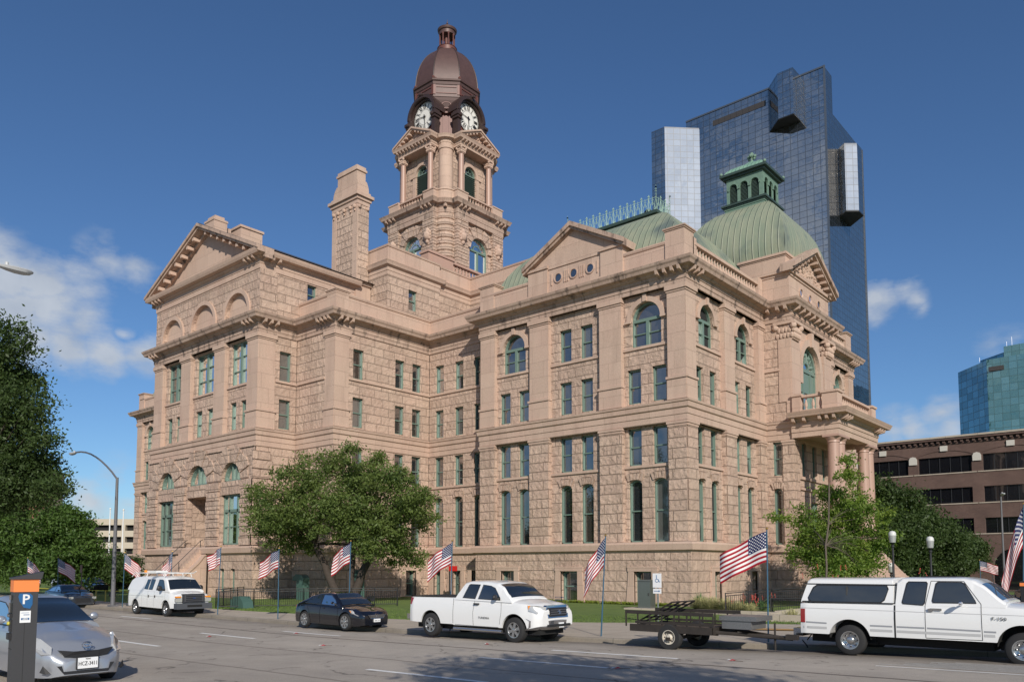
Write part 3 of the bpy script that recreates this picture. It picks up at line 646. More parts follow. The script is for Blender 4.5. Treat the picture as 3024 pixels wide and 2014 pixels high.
# attic storey and pediment of the central block
t=MB(); t.box(-1.9,1.81,10.99,18.51,20.03,21.75); t.box(-1.95,1.88,10.93,18.57,21.75,21.92); t.box(-2.1,2.0,10.8,18.7,21.92,22.12); t.box(-1.95,1.88,10.93,18.57,20.03,20.35)
t.box(-1.6,1.62,10.96,18.54,22.12,23.1); t.box(-1.66,1.66,10.92,18.58,23.1,23.2); t.box(-1.74,1.74,10.84,18.66,23.2,23.36)
P_('attic_block',t,G_smooth)
for u in (2.15,3.8,5.45): oculus(K,u,21.0,.27,-.03)
m=MB(); m.prism([(.3,22.12),(KL-.3,22.12),(KL/2,24.2)],lambda u,z:K.p(u,z,-.12),lambda u,z:K.p(u,z,-1.0)); P_('tympanum',m,G_smooth)
t=MB()
rnd=random.Random(5)
for k in range(150):
    u=rnd.uniform(.8,KL-.8); zt=22.2+ (1-abs(u-KL/2)/(KL/2-.4))*1.75; z=rnd.uniform(22.25,max(22.3,zt-.15))
    t.sphere(K.p(u,z,-.1),rnd.uniform(.05,.13),7,5)
P_('carved_relief',t,G_smooth,True)
t=MB()
for s in (-1,1):
    e=KL/2+s*(KL/2+.42)
    for za,zb,d1 in ((-.1,.22,.6),(-.3,-.1,.42)):
        t.prism([(e,22.18+za),(KL/2,24.35+za),(KL/2,24.35+zb),(e,22.18+zb)],lambda u,z:K.p(u,z,-.45),lambda u,z:K.p(u,z,d1))
    for k in range(1,7):
        f_=k/7; u=KL/2+s*(KL/2)*(1-f_); z=22.1+2.2*f_-.32; K.box(t,u-.1,u+.1,z-.08,z+.1,-.1,.4)
P_('raking_cornice',t,G_corn)
t=MB(); modillions(t,K,[.15+k*.93 for k in range(9)],19.18,19.5,.12,.66,.2); modillions(t,Kn,(.5,1.2,1.75),19.18,19.5,.12,.66,.2)
modillions(t,B,(27.9,28.4,28.9,29.4),19.18,19.5,.12,.66); P_('modillion',t,G_band)
t=MB()
for k in range(44): K.box(t,.02+k*.172,.10+k*.172,18.98,19.12,.0,.16)
P_('dentil_row',t,G_band)
# --- portico
X1=4.85; Y0=10.75; Y1=18.75
por=[(1.85,Y0),(X1,Y0),(X1,Y1),(1.85,Y1)]
b=MB(); sweep(b,por,[(-.75,10.62),(.0,10.62),(.0,10.95),(.05,10.97),(.05,11.25),(.1,11.28),(.1,11.62),(.2,11.66),(.26,11.8),(.7,11.86),(.76,12.0),(.85,12.18),(.2,12.3),(-.8,12.3),(-.75,10.62)]); P_('portico_entablature',b,G_band)
t=MB(); PBm=Fr(1.85,Y0,1,0); PCm=Fr(X1,Y0,0,1); modillions(t,PBm,(.3,1.0,2.0,2.45,2.9),11.5,11.84,.1,.62); modillions(t,PCm,(.1,.55,1.0,6.9,7.4,7.9),11.5,11.84,.1,.62); P_('modillion',t,G_band)
t=MB(); t.box(1.85,X1-.5,Y0+.5,Y1-.5,10.9,11.0); t.box(1.85,X1,Y0,Y1,12.1,12.28); P_('portico_ceiling',t,plain('painted_soffit',(.42,.33,.24),.8))
t=MB()
for y in (Y0+.02,Y1-.92): t.box(X1-1.0,X1-.02,y,y+.9,12.3,13.35); t.box(X1-1.08,X1+.06,y-.08,y+.98,13.35,13.5)
for y in (Y0+.02,Y1-.62): t.box(1.9,2.45,y,y+.6,12.3,13.35); t.box(1.86,2.53,y-.08,y+.68,13.35,13.5)
P_('parapet_block',t,G_smooth)
PB=Fr(1.85,Y0,1,0); balusters(PB,.65,2.05,12.3,13.4,-.3,.36); PC=Fr(X1,Y0,0,1); balusters(PC,1.0,Y1-Y0-1.0,12.3,13.4,-.3,.36)
def column(x,y,z0,z1,r,mat,name='column'):
    m=MB(); h=z1-z0
    m.lathe((x,y,z0),[(r*1.35,0),(r*1.35,.12),(r*1.25,.2),(r*1.3,.28),(r*1.05,.36),(r,.42),(r,h*.33),(r*.88,h-.62),(r*.88,h-.5),(r*1.0,h-.48),(r*.95,h-.36),(r*1.2,h-.2),(r*1.25,h-.14)],20)
    m.box(x-r*1.3,x+r*1.3,y-r*1.3,y+r*1.3,z1-.14,z1); m.box(x-r*1.4,x+r*1.4,y-r*1.4,y+r*1.4,z0-.1,z0+.02)
    return P_(name,m,mat,True)
for y in (Y0+.48,Y0+1.55,Y1-1.55,Y1-.48): column(X1-.5,y,3.7,10.62,.4,G_col)
t=MB()
for y in (Y0,Y1-2.05): t.box(X1-1.0,X1+.1,y-.1,y+2.15,-.2,3.6)
t.box(1.9,X1-1.0,Y0+.2,Y1-.2,-.2,3.55); P_('porch_floor',t,G_pier)
# porch wall behind the columns
pw=[(3.0,4.7,3.7,6.6,0.),(1.5,2.3)+F2,(3.4,4.2)+F2,(5.3,6.1)+F2]
m=MB(); wall(K,m,0,KL,3.6,10.65,-.0,pw,.4); P_('wall',m,G_rock)
pilaster(K,0,.95,zhi=False,d0=-.2); pilaster(K,KL-.95,KL,zhi=False,d0=-.2)
for o in pw[1:]: window(K,o,0.,ch)
window(K,pw[0],0.,ch,'entrance_door','triple',rev=.4,label='green glazed entrance door under the portico')
t=MB(); K.box(t,1.0,KL-1.0,8.0,8.2,-.05,.12); K.box(t,1.0,KL-1.0,7.3,7.45,-.05,.12); P_('string_course',t,G_band)
# outer stairs with swept side wall
t=MB()
for k in range(17): t.box(X1+.1+k*.2,X1+.1+(k+1)*.2,Y0+.9,Y1-.5,-.3,3.0-k*.18)
P_('stairs',t,G_smooth,label='granite steps rising to the portico')
for y0 in (Y0+.4,Y1-.5):
    c=MB(); pts=[(X1-.3,-.3),(X1-.3,3.15),(X1+.1,3.1)]
    for k in range(11): a=k/10; pts.append((X1+.1+3.0*a,3.1-2.4*math.sin(a*PI/2)**1.1))
    pts+=[(X1+3.7,.7),(X1+3.7,-.3)]
    c.prism(pts,lambda x,z:(x,y0,z),lambda x,z:(x,y0+.5,z)); P_('stair_cheek',c,G_rock)
    c=MB(); cap=pts[1:-1]
    for (a0,z0),(a1,z1) in zip(cap[:-1],cap[1:]): c.prism([(a0,z0),(a1,z1),(a1,z1+.16),(a0,z0+.16)],lambda x,z:(x,y0-.07,z),lambda x,z:(x,y0+.57,z))
    P_('stair_coping',c,G_smooth)
# ================================================================== copper roofs
def superdome(cx,cy,prof,mat,name,seg=14,rx=1.,ry=1.):
    """square-plan dome: prof = list of (half width, z)"""
    m=MB(); pr_=prof
    for side in range(4):
        vs=[];n=len(pr_)
        for h,z in pr_:
            for k in range(seg+1):
                t=-1+2*k/seg; x,y=[(t*h*rx,-h*ry),(h*rx,t*h*ry),(-t*h*rx,h*ry),(-h*rx,-t*h*ry)][side]; vs.append((cx+x,cy+y,z))
        m.add(vs,[(j*(seg+1)+k,j*(seg+1)+k+1,(j+1)*(seg+1)+k+1,(j+1)*(seg+1)+k) for j in range(n-1) for k in range(seg)])
    return P_(name,m,mat,True,angle=40)
rp=[(1,28.45),(1.42,28.4),(2.05,28.05),(2.62,27.5),(3.08,26.9),(3.4,26.3),(3.62,25.7),(3.77,25.1),(3.86,24.5),(3.86,23.9),(3.78,23.45),(3.7,22.3),(3.7,20.1)]
DX=-2.2
superdome(DX,CY,rp,M_copper,'square_dome')
t=MB(); t.box(DX-1.5,DX+1.5,CY-1.5,CY+1.5,28.3,28.55); t.box(DX-1.55,DX+1.55,CY-1.55,CY+1.55,28.5,28.62); P_('lantern_base',t,M_cupola)
t=MB(); t.box(DX-1.62,DX+1.62,CY-1.62,CY+1.62,28.62,28.76); t.box(DX-1.72,DX+1.72,CY-1.72,CY+1.72,28.72,28.86); t.box(DX-1.6,DX+1.6,CY-1.6,CY+1.6,30.85,31.0); t.box(DX-1.78,DX+1.78,CY-1.78,CY+1.78,31.0,31.18); P_('lantern_cornice',t,M_cupdark)
lan=MB(); lv=MB()
for side in range(4):
    fr=[Fr(DX-1.4,CY-1.4,1,0),Fr(DX+1.4,CY-1.4,0,1),Fr(DX+1.4,CY+1.4,-1,0),Fr(DX-1.4,CY+1.4,0,-1)][side]
    ops=[(.22+k*.83,.22+k*.83+.62,28.95,30.1,.31) for k in range(3)]
    wall(fr,lan,0,2.8,28.86,30.9,0.,ops,.16)
    for u0,u1,z0,z1,r in ops:
        archivolt(fr,lan,(u0+u1)/2,z1,r,r+.06,0,.06,10); fr.box(lan,u0-.1,u0,29.95,30.1,0,.07); fr.box(lan,u1,u1+.1,29.95,30.1,0,.07)
        for k in range(14):
            z=29.0+k*.1; 
            if z>z1+.2: continue
            lv.add([fr.p(u0,z,-.05),fr.p(u1,z,-.05),fr.p(u1,z+.09,-.14),fr.p(u0,z+.09,-.14)],[(0,1,2,3)])
P_('lantern',lan,M_cupola); P_('louvre',lv,M_louv)
superdome(DX,CY,[(1.65,31.18),(1.55,31.28),(1.42,31.5),(1.15,31.76),(.8,31.96),(.5,32.1),(.25,32.3),(.12,32.42)],M_copper_l:=standing_seam('pale_green_copper',(.26,.42,.30),(.20,.36,.27),(.13,.24,.19),spacing=.3),'lantern_roof',10)
t=MB(); t.tube((DX,CY,32.35),(DX,CY,32.75),.1,.06); t.sphere((DX,CY,32.92),.16,8,6,(1,1,1.5))
for s in (-1,1): t.sphere((DX+s*.24,CY,32.8),.13,8,6); t.sphere((DX,CY+s*.24,32.8),.13,8,6); t.sphere((DX+s*.2,CY,32.62),.1,8,6)
for a in (-1,1):
    for q in (-1,1): t.sphere((DX+a*1.68,CY+q*1.68,31.28),.13,8,6)
P_('finial',t,M_cupola,True)
# long curved hip roof over the pavilion, with flat platform and cresting
def hiproof(x0,x1,y0,y1,name='hip_roof'):
    pf=[(0,20.1),(.25,21.0),(.6,22.0),(1.05,22.95),(1.6,23.75),(2.25,24.45),(3.0,24.98),(3.8,25.3),(4.45,25.45)]
    m=MB()
    for (i0,z0),(i1,z1) in zip(pf[:-1],pf[1:]):
        a=[(x0+i0,y0+i0,z0),(x1-i0,y0+i0,z0),(x1-i0,y1-i0,z0),(x0+i0,y1-i0,z0)]; c=[(x0+i1,y0+i1,z1),(x1-i1,y0+i1,z1),(x1-i1,y1-i1,z1),(x0+i1,y1-i1,z1)]
        m.add(a+c,[(0,1,5,4),(1,2,6,5),(2,3,7,6),(3,0,4,7)])
    P_(name,m,M_copper,True,angle=25)
    i=4.35; X0,X1_,Y0_,Y1_=x0+i,x1-i,y0+i,y1-i
    t=MB(); t.box(X0,X1_,Y0_,Y1_,25.3,25.55); t.box(X0-.05,X1_+.05,Y0_-.05,Y1_+.05,25.5,25.62); P_('platform_moulding',t,M_cupola)
    t=MB(); t.box(X0-.1,X1_+.1,Y0_-.1,Y1_+.1,25.62,25.7); t.box(X0-.28,X1_+.28,Y0_-.28,Y1_+.28,25.7,25.9); P_('platform_cornice',t,M_cupdark)
    return X0-.2,X1_+.2,Y0_-.2,Y1_+.2
X0,X1_,Y0_,Y1_=hiproof(-16.,-.35,.45,10.6)
M_crest=plain('pale_copper_cresting',(.36,.52,.42),.5)
def cresting(X0,X1_,Y0_,Y1_,z=25.9):
    m=MB()
    for (ax,ay),(bx_,by_) in (((X0,Y0_),(X1_,Y0_)),((X1_,Y0_),(X1_,Y1_)),((X1_,Y1_),(X0,Y1_)),((X0,Y1_),(X0,Y0_))):
        L=math.hypot(bx_-ax,by_-ay); n=max(2,round(L/.55)); ux,uy=(bx_-ax)/L,(by_-ay)/L
        P=lambda u,zz:(ax+ux*u,ay+uy*u,z+zz)
        m.tube(P(0,.85),P(L,.85),.014,.014,4)
        for k in range(n+1):
            u=L*k/n; top=1.15 if k not in(0,n) else 1.7
            m.tube(P(u,0),P(u,top),.024,.014,5)
            m.box(*(lambda c:(c[0]-.05,c[0]+.05,c[1]-.05,c[1]+.05,c[2]-.02,c[2]+.02))(P(u,top-.14)));
            for dz in ((.0,.16) if top<1.5 else (.0,.16,.4,.55)): m.tube(P(max(0,u-.09),top-.25-dz*0+ (dz if top<1.5 else -dz)-.0),P(min(L,u+.09),top-.25+(dz if top<1.5 else -dz)),.016,.016,4)
            if k<n:
                du=L/n; h=u+du/2; m.tube(P(h,.35),P(h,.95),.016,.012,4); m.tube(P(h-.1,.7),P(h+.1,.7),.02,.02,4); m.tube(P(h-.08,.55),P(h+.08,.55),.02,.02,4)
                for a,b_ in (((u+.03,.0),(h,.5)),((h,.5),(u+du-.03,.0))):
                    c=[P(a[0]+(b_[0]-a[0])*q+.0,(a[1]+(b_[1]-a[1])*q)+.16*math.sin(PI*q)*(1)) for q in (0,.33,.66,1)]; m.path(c,.014,4)
                m.path([P(u,.85),P(u+du*.22,.45),P(u+du*.3,.0)],.012,4); m.path([P(u+du,.85),P(u+du*.78,.45),P(u+du*.7,.0)],.012,4)
    P_('roof_cresting',m,M_crest)
cresting(X0,X1_,Y0_,Y1_)
t=MB(); t.sphere((X1_-.9,Y0_+.5,26.05),.3,10,6); P_('roof_vent',t,M_iron,True)
hiproof(-70,-54.4,.45,10.6); hiproof(-16.,-.35,18.9,29.05); 
# flat roofs closing the volumes
t=MB(); t.box(-70,-54.5,.3,29.2,19.6,20.05); t.box(-54.6,-15.9,1.7,27.8,19.6,20.049); t.box(-16,-.3,.3,29.2,19.6,20.051); t.box(-47.4,-23.2,-7.3,1.9,19.6,20.047); P_('flat_roof',t,plain('roof_membrane',(.2,.18,.16),.9))
t=MB(); t.box(-15.9,-.6,.7,28.9,-.2,19.5); t.box(-54,-16.3,2.1,27,-.2,19.5); t.box(-47.2,-23.4,-7.1,2,-.2,19.5); t.box(-42.3,-28.1,-8.0,-7.2,-.2,23); t.box(-.4,1.3,11.5,18,-.2,19.5); P_('interior_core',t,plain('dark_interior',(.02,.02,.02),.9))
# --- upper block beside the tower
UB=(-25.2,-1.0)
t=MB(); t.box(-31.5,-25.2,-1.0,8.55,20.0,26.4); t.box(-31.5,-25.5,4.6,8.55,26.4,26.6); t.box(-31.5,-16.6,8.6,20,20,26.4) 
m=MB(); Ue=Fr(-25.2,-1.0,0,1); uw=[(2.2,3.1,22.7,24.35,0.)]
wall(Ue,m,0,5.6,20.0,25.0,0.,uw); Ue2=Fr(-25.45,4.6,0,1); wall(Ue2,m,0,4.0,20,25.0,0.,[]); Us=Fr(-27.6,-1.0,1,0); wall(Us,m,0,2.4,20,25.0,0.,[])
Ux=Fr(-25.45,8.6,1,0); wall(Ux,m,0,9,20,25.0,0.,[]); P_('attic_wall',m,G_rock); window(Ue,uw[0],0.,ch)
P_('interior_core',t,_mc['dark_interior']) if False else None
up=[(-27.6,-1.0),(-25.2,-1.0),(-25.2,4.6),(-25.45,4.6),(-25.45,8.6),(-16.4,8.6),(-16.4,20.9),(-25.45,20.9),(-25.45,30.5),(-45,30.5),(-45,-1.0),(-42.8,-1.0)]
b=MB(); sweep(b,up,[(0,24.95),(.04,25.0),(.04,25.3),(.08,25.32),(.08,25.6),(.3,25.72),(.36,25.9),(.42,26.02),(.05,26.15),(.02,26.2),(.02,27.2),(.08,27.24),(.12,27.38),(-.5,27.4),(-.5,24.95)]); P_('attic_cornice',b,G_band)
t=MB(); t.box(-44.8,-25.7,-.6,30,24.5,26.3); t.box(-26,-16.8,9,20.5,24.5,26.3); P_('flat_roof',t,_mc['roof_membrane'])
m=MB(); wall(Fr(-42.8,-1.0,1,0),m,-2.2,0,20,25,0.,[]); P_('attic_wall',m,G_rock)
# --- chimney
cm=MB(); cx0,cx1,cy0,cy1=-30.55,-27.35,-2.35,-1.2
cm.box(cx0,cx1,cy0,cy1,24.2,30.9)
c2=MB(); c2.box(cx0-.15,cx1+.18,cy0-.18,cy1+.1,20.2,24.6); c2.box(cx0-.3,cx1+.32,cy0-.32,cy1+.25,24.3,24.6)
for x in (cx0-.012,cx1-.55+.012): c2.box(x,x+.55,cy0-.025,cy0+.1,24.6,30.9)
P_('chimney_base',c2,G_smooth)
chm=P_('chimney',cm,G_pier,label='tall rock faced granite chimney with bell shaped cap')
t=MB(); t.box(cx0-.05,cx1+.05,cy0-.05,cy1+.05,30.9,31.25); t.box(cx0-.15,cx1+.15,cy0-.15,cy1+.15,31.25,31.5); t.box(cx0-.3,cx1+.3,cy0-.3,cy1+.3,31.5,31.75); t.box(cx0-.1,cx1+.1,cy0-.1,cy1+.1,31.75,32.0)
for k in range(8):
    a=k/8; i0=.02+.24*a**2.2; t.box(cx0+i0*1.6,cx1-i0,cy0+i0*.4,cy1-i0*.4,32.0+k*.13,32.135+k*.13)
t.box(cx0+.42,cx1-.3,cy0+.14,cy1-.14,33.0,33.8); t.box(cx0+.34,cx1-.2,cy0+.05,cy1-.05,33.8,33.98); t.box(cx0+.42,cx1-.28,cy0+.12,cy1-.12,33.98,34.22)
link_mesh('chimney_cap',t,G_smooth,chm)
t=MB()
for x in (cx0+.25,cx0+.8,cx1-.25,cx1-.8,(cx0+cx1)/2): 
    t.sphere((x,cy0-.08,30.7),.16,7,5); t.sphere((x,cy0-.06,30.4),.1,7,5)
for y in (cy0+.15,cy1-.15): t.sphere((cx1+.06,y,30.7),.15,7,5)
link_mesh('carved_ornament',t,G_smooth,chm,True)
# --- terrace balustrade round the tower foot
M_terra=plain('pink_terracotta',(.46,.29,.225),.7,noise=.1)
Tb=Fr(-28.6,6.0,0,1)
t=MB(); Tb.box(t,.5,3.6,28.6,30.0,-1.,.0); Tb.box(t,.4,3.7,30.0,30.2,-1.1,.1); Tb.box(t,.9,3.2,28.9,29.8,-.9,.05); Tb.box(t,.5,17.5,24,28.9,-6.,-.0); P_('terrace_block',t,M_terra)
bb=MB(); rr=MB()
for k in range(22):
    u=3.9+k*.42; x,y,_=Tb.p(u,0,-.25); bb.lathe((x,y,28.95),[(.12,0),(.07,.1),(.13,.35),(.06,.7),(.1,.85)],8)
Tb.box(rr,3.6,13.2,29.8,30.0,-.5,-.02); P_('baluster_row',bb,M_terra,True); P_('balustrade_rail',rr,M_terra)

Wv=Fr(-70.4,0,1,0)
for a_,b_ in ((0,1.2),(4.4,6.0),(10.05,11.65),(14.8,16.15)): pilaster(Wv,a_,b_)
bay(Wv,1.2,4.4,[(1.5,2.4),(3.2,4.1)],arch=(2.8,1.0)); bay(Wv,6.0,10.05,[(6.7,7.6),(8.4,9.3)]); bay(Wv,11.65,14.8,[(12.0,12.9),(13.6,14.5)],arch=(13.2,1.03)); base_wall(Wv,16.3,[],u0=-.22)
Wc=Fr(-54.25,1.35,1,0); m=MB(); wall(Wc,m,0,6.7,-.3,10.6,0.,[]); wall(Wc,m,0,6.7,11.7,18.65,0.,[]); wall(Fr(-47.55,1.35,0,-1),m,0,8.95,-.3,18.65,0.,[]); wall(Fr(-47.55,-7.6,1,0),m,0,4.55,-.3,18.65,0.,[]); wall(Fr(-43,-7.6,0,-1),m,0,3.15,-.3,18.65,0.,[]); wall(Fr(-70.4,29.5,0,-1),m,0,29.5,-.3,18.65,0.,[]); P_('wall',m,G_rock)
t=MB(); block(t,-70.35,-69.1,.06,1.3,20.03,22.1); P_('parapet_block',t,G_smooth)
# ================================================================== CLOCK TOWER
TX,TY=-34.95,14.85
tw=thing('clock_tower_tmp','x','tower') if False else None
def tplan(h,a,r,n=6):      # cross-like plan: faces of half width a at distance h, quarter-round in each corner
    pts=[]
    for q in range(4):
        ca,sa=[(1,0),(0,1),(-1,0),(0,-1)][q]
        rot=lambda x,y:(TX+x*ca-y*sa,TY+x*sa+y*ca)
        pts+= [rot(-a,-h),rot(a,-h)]
        c=(a+.18,-a-.18)          # notch then convex quarter round
        pts.append(rot(a,-h+.55)); rr=(h-.55-a)
        for k in range(n+1):
            t=-PI/2+PI/2*k/n; pts.append(rot(a+rr*math.cos(t),-a-rr*-math.sin(t) if False else -a+rr*math.sin(t)))
        pts.append(rot(h-.55,-a))
    return pts
def ded(p):
    o=[]
    for q in p:
        if not o or (abs(q[0]-o[-1][0])+abs(q[1]-o[-1][1]))>1e-4: o.append(q)
    if abs(o[0][0]-o[-1][0])+abs(o[0][1]-o[-1][1])<1e-4: o.pop()
    return o
h,a=4.9,3.27
pl=ded(tplan(h,a,0))
Tf=[Fr(TX-a,TY-h,1,0),Fr(TX+h,TY-a,0,1),Fr(TX+a,TY+h,-1,0),Fr(TX-h,TY+a,0,-1)]
# rusticated shaft built course by course, window bay cut out of each face
m=MB(); zz=24.0; k=0
while zz<35.3:
    zt=min(zz+.62,35.4)
    for q in range(4):
        ca,sa=[(1,0),(0,1),(-1,0),(0,-1)][q]
        fr=Tf[q]
        for u0,u1 in ((0,1.5),(2*a-1.5,2*a)): fr.box(m,u0,u1,zz+.05,zt-.02,-1.4,.0)
    # corner rounds
    for sx in (-1,1):
        for sy in (-1,1):
            cx_,cy_=TX+sx*a,TY+sy*a; a0={(1,-1):-PI/2,(1,1):0,(-1,1):PI/2,(-1,-1):PI}[(sx,sy)]
            m.lathe((cx_,cy_,zz),[(.5,.05),(1.05,.05),(1.16,.14),(1.16,.5),(1.05,.6),(.5,.6)],6,a0,a0+PI/2)
    zz=zt; k+=1
P_('tower_rustication',m,G_pier,angle=30)
m=MB(); core=ded(tplan(h-.12,a-.1,0)); 
sweep(m,[(x,y) for x,y in core],[(0,24),(0,25)],True)
for q,fr in enumerate(Tf):
    u0,u1=1.5,2*a-1.5; c=a; o=(c-1.25,c+1.25,29.3,33.0,1.25)
    wall(fr,m,u0,u1,24,35.4,-.35,[o],.3); window(fr,o,-.35,ch,'tower_window','fan',rev=.3,t=.1)
    fr2=fr; wall(fr,m,-.0,1.5,24,35.4,-.1,[]); wall(fr,m,2*a-1.5,2*a,24,35.4,-.1,[])
    v=MB()
    for kk in range(7):
        a0=PI*kk/7+.03;a1=PI*(kk+1)/7-.03; r1=1.25+(1.1 if kk in (2,3,4) else .75)
        v.prism([(c-rr*math.cos(t),33.0+rr*math.sin(t)) for rr,t in ((1.27,a0),(1.27,a1),(r1,a1),(r1,a0))],lambda u,z:fr.p(u,z,-.4),lambda u,z:fr.p(u,z,-.16))
    P_('voussoir',v,G_pier)
    v=MB()
    for u in (.75,2*a-.75):
        v.box(*[f for f in (0,)*0]) if False else None
        for du,dz,s in ((0,0,.42),(0,.5,.25),(-.3,.3,.18),(.3,.3,.18),(-.28,-.25,.16),(.28,-.25,.16),(0,-.55,.2),(-.35,0,.14),(.35,0,.14)):
            x,y,z=fr.p(u+du,33.6+dz,.02); v.sphere((x,y,z),s,8,6,(1,1,1.15))
    P_('carved_cartouche',v,G_smooth,True)
for sx in (-1,1):
    for sy in (-1,1):
        a0={(1,-1):-PI/2,(1,1):0,(-1,1):PI/2,(-1,-1):PI}[(sx,sy)]; m.lathe((TX+sx*a,TY+sy*a,24),[(1.03,0),(1.03,11.4)],6,a0,a0+PI/2)
P_('tower_wall',m,G_rock)
b=MB(); sweep(b,pl,[(-.3,35.3),(.02,35.35),(.02,35.8),(.06,35.82),(.06,36.3),(.12,36.34),(.2,36.5),(.5,36.58),(.56,36.75),(.66,36.95),(-.4,37.1)],True); P_('tower_cornice',b,G_corn)
t=MB()
for fr in Tf: modillions(t,fr,(.15,.7,1.25,2*a-1.25,2*a-.7,2*a-.15),36.25,36.56,.08,.5,.18)
for sx in (-1,1):
    for sy in (-1,1): t.box(TX+sx*(a+.95)-.12,TX+sx*(a+.95)+.12,TY+sy*(a+.95)-.12,TY+sy*(a+.95)+.12,36.25,36.58)
P_('modillion',t,G_band)
# parapet blocks and balustrades on the tower gallery
t=MB()
sweepP=[(-.05,37.05),(-.05,38.05),(.02,38.08),(.02,38.2),(-.35,38.22),(-.35,37.05)]
for q in range(4):
    ca,sa=[(1,0),(0,1),(-1,0),(0,-1)][q]; rot=lambda x,y:(TX+x*ca-y*sa,TY+x*sa+y*ca)
    cp=[rot(a-1.5,-h),rot(a,-h),rot(a,-h+.5)]+[rot(a+1.1*math.cos(-PI/2+PI/2*k/5),-a+1.1*math.sin(-PI/2+PI/2*k/5)) for k in range(6)]+[rot(h-.5,-a),rot(h,-a),rot(h,-a+1.5)]
    sweep(t,ded(cp),sweepP)
P_('gallery_parapet',t,G_smooth)
bb=MB(); rr=MB()
for fr in Tf:
    for k in range(9):
        u=1.7+k*.39; x,y,_=fr.p(u,0,-.35); bb.lathe((x,y,37.1),[(.11,0),(.11,.08),(.06,.14),(.12,.38),(.05,.7),(.1,.8),(.1,.88)],8)
    fr.box(rr,1.5,2*a-1.5,37.98,38.12,-.55,-.15); fr.box(rr,1.5,2*a-1.5,37.05,37.14,-.55,-.15)
P_('baluster_row',bb,G_smooth,True); P_('balustrade_rail',rr,G_smooth)
# belfry
hb,ab=3.35,2.45
m=MB(); Bf=[Fr(TX-ab,TY-hb,1,0),Fr(TX+hb,TY-ab,0,1),Fr(TX+ab,TY+hb,-1,0),Fr(TX-hb,TY+ab,0,-1)]
lv=MB()
for fr in Bf:
    o=(ab-.82,ab+.82,37.6,41.15,.82); wall(fr,m,0,2*ab,37.0,43.3,0.,[o],.35)
    t=MB(); archivolt(fr,t,ab,41.15,.82,1.12,-.05,.12,14); fr.box(t,ab-1.5,ab-.82,40.97,41.15,-.05,.15); fr.box(t,ab+.82,ab+1.5,40.97,41.15,-.05,.15); fr.box(t,ab-1.25,ab-.86,37.2,40.95,-.05,.1); fr.box(t,ab+.86,ab+1.25,37.2,40.95,-.05,.1); P_('archivolt',t,G_smooth)
    f=MB()
    archivolt(fr,f,ab,41.15,.7,.82,-.35,-.12,12); fr.box(f,ab-.82,ab+.82,41.07,41.19,-.35,-.12)
    for aa in (45,90,135):
        ca,sa=math.cos(R(aa)),math.sin(R(aa)); f.tube(fr.p(ab+ca*.3,41.2+sa*.3,-.22),fr.p(ab+ca*.66,41.2+sa*.66,-.22),.025,.025,4)
    archivolt(fr,f,ab,41.2,.27,.33,-.26,-.2,8)
    w=P_('belfry_window',f,M_green); g=MB(); g.add([fr.p(u,z,-.3) for u,z in arcpts(ab-.8,ab+.8,41.15,.8)],[tuple(range(13))]); link_mesh('pane',g,M_glass,w)
    for k in range(18):
        z=37.62+k*.2; lv.add([fr.p(ab-.8,z,-.04),fr.p(ab+.8,z,-.04),fr.p(ab+.8,z+.15,-.2),fr.p(ab-.8,z+.15,-.2),fr.p(ab-.8,z+.04,-.035),fr.p(ab+.8,z+.04,-.035)],[(0,1,2,3),(0,1,5,4)])
    lv.add([fr.p(ab-.8,37.6,-.33),fr.p(ab+.8,37.6,-.33),fr.p(ab+.8,41.15,-.33),fr.p(ab-.8,41.15,-.33)],[(0,1,2,3)])
for q in range(4):       # corner masses with engaged round columns
    sx,sy=[(1,-1),(1,1),(-1,1),(-1,-1)][q]
    ca,sa=[(1,0),(0,1),(-1,0),(0,-1)][q]; rot=lambda x,y:(TX+x*ca-y*sa,TY+x*sa+y*ca)
    pp=[rot(ab,-hb),rot(ab+.55,-hb),rot(ab+.55,-hb+.3),rot(hb-.3,-ab-.55),rot(hb,-ab-.55),rot(hb,-ab)]
    for (x0,y0),(x1,y1) in zip(pp[:-1],pp[1:]): m.add([(x0,y0,37),(x1,y1,37),(x1,y1,43.2),(x0,y0,43.2)],[(0,1,2,3)])
P_('belfry_wall',m,G_rock); P_('louvre',lv,M_louv)
for sx in (-1,1):
    for sy in (-1,1):
        m=MB(); m.lathe((TX+sx*2.85,TY+sy*2.85,37.05),[(.85,0),(.85,.2),(.72,.3),(.7,5.6),(.78,5.65),(.78,5.95)],18); P_('engaged_column',m,G_smooth,True,angle=30)
cols=[]
hc=4.08
for q in range(4):
    ca,sa=[(1,0),(0,1),(-1,0),(0,-1)][q]; rot=lambda x,y:(TX+x*ca-y*sa,TY+x*sa+y*ca)
    for s in (-1,1):
        x,y=rot(s*1.97,-hc); m=MB(); r=.3
        m.lathe((x,y,37.1),[(r*1.3,0),(r*1.3,.1),(r*1.05,.25),(r,.3),(r,1.25),(r*1.18,1.3),(r*1.18,1.45),(r*.98,1.5),(r*.84,5.2),(r*1.0,5.22),(r*1.0,5.3)],16); P_('column',m,G_col,True)
        P_('capital',capital(x,y,42.35,43.02,.56),G_smooth,True)
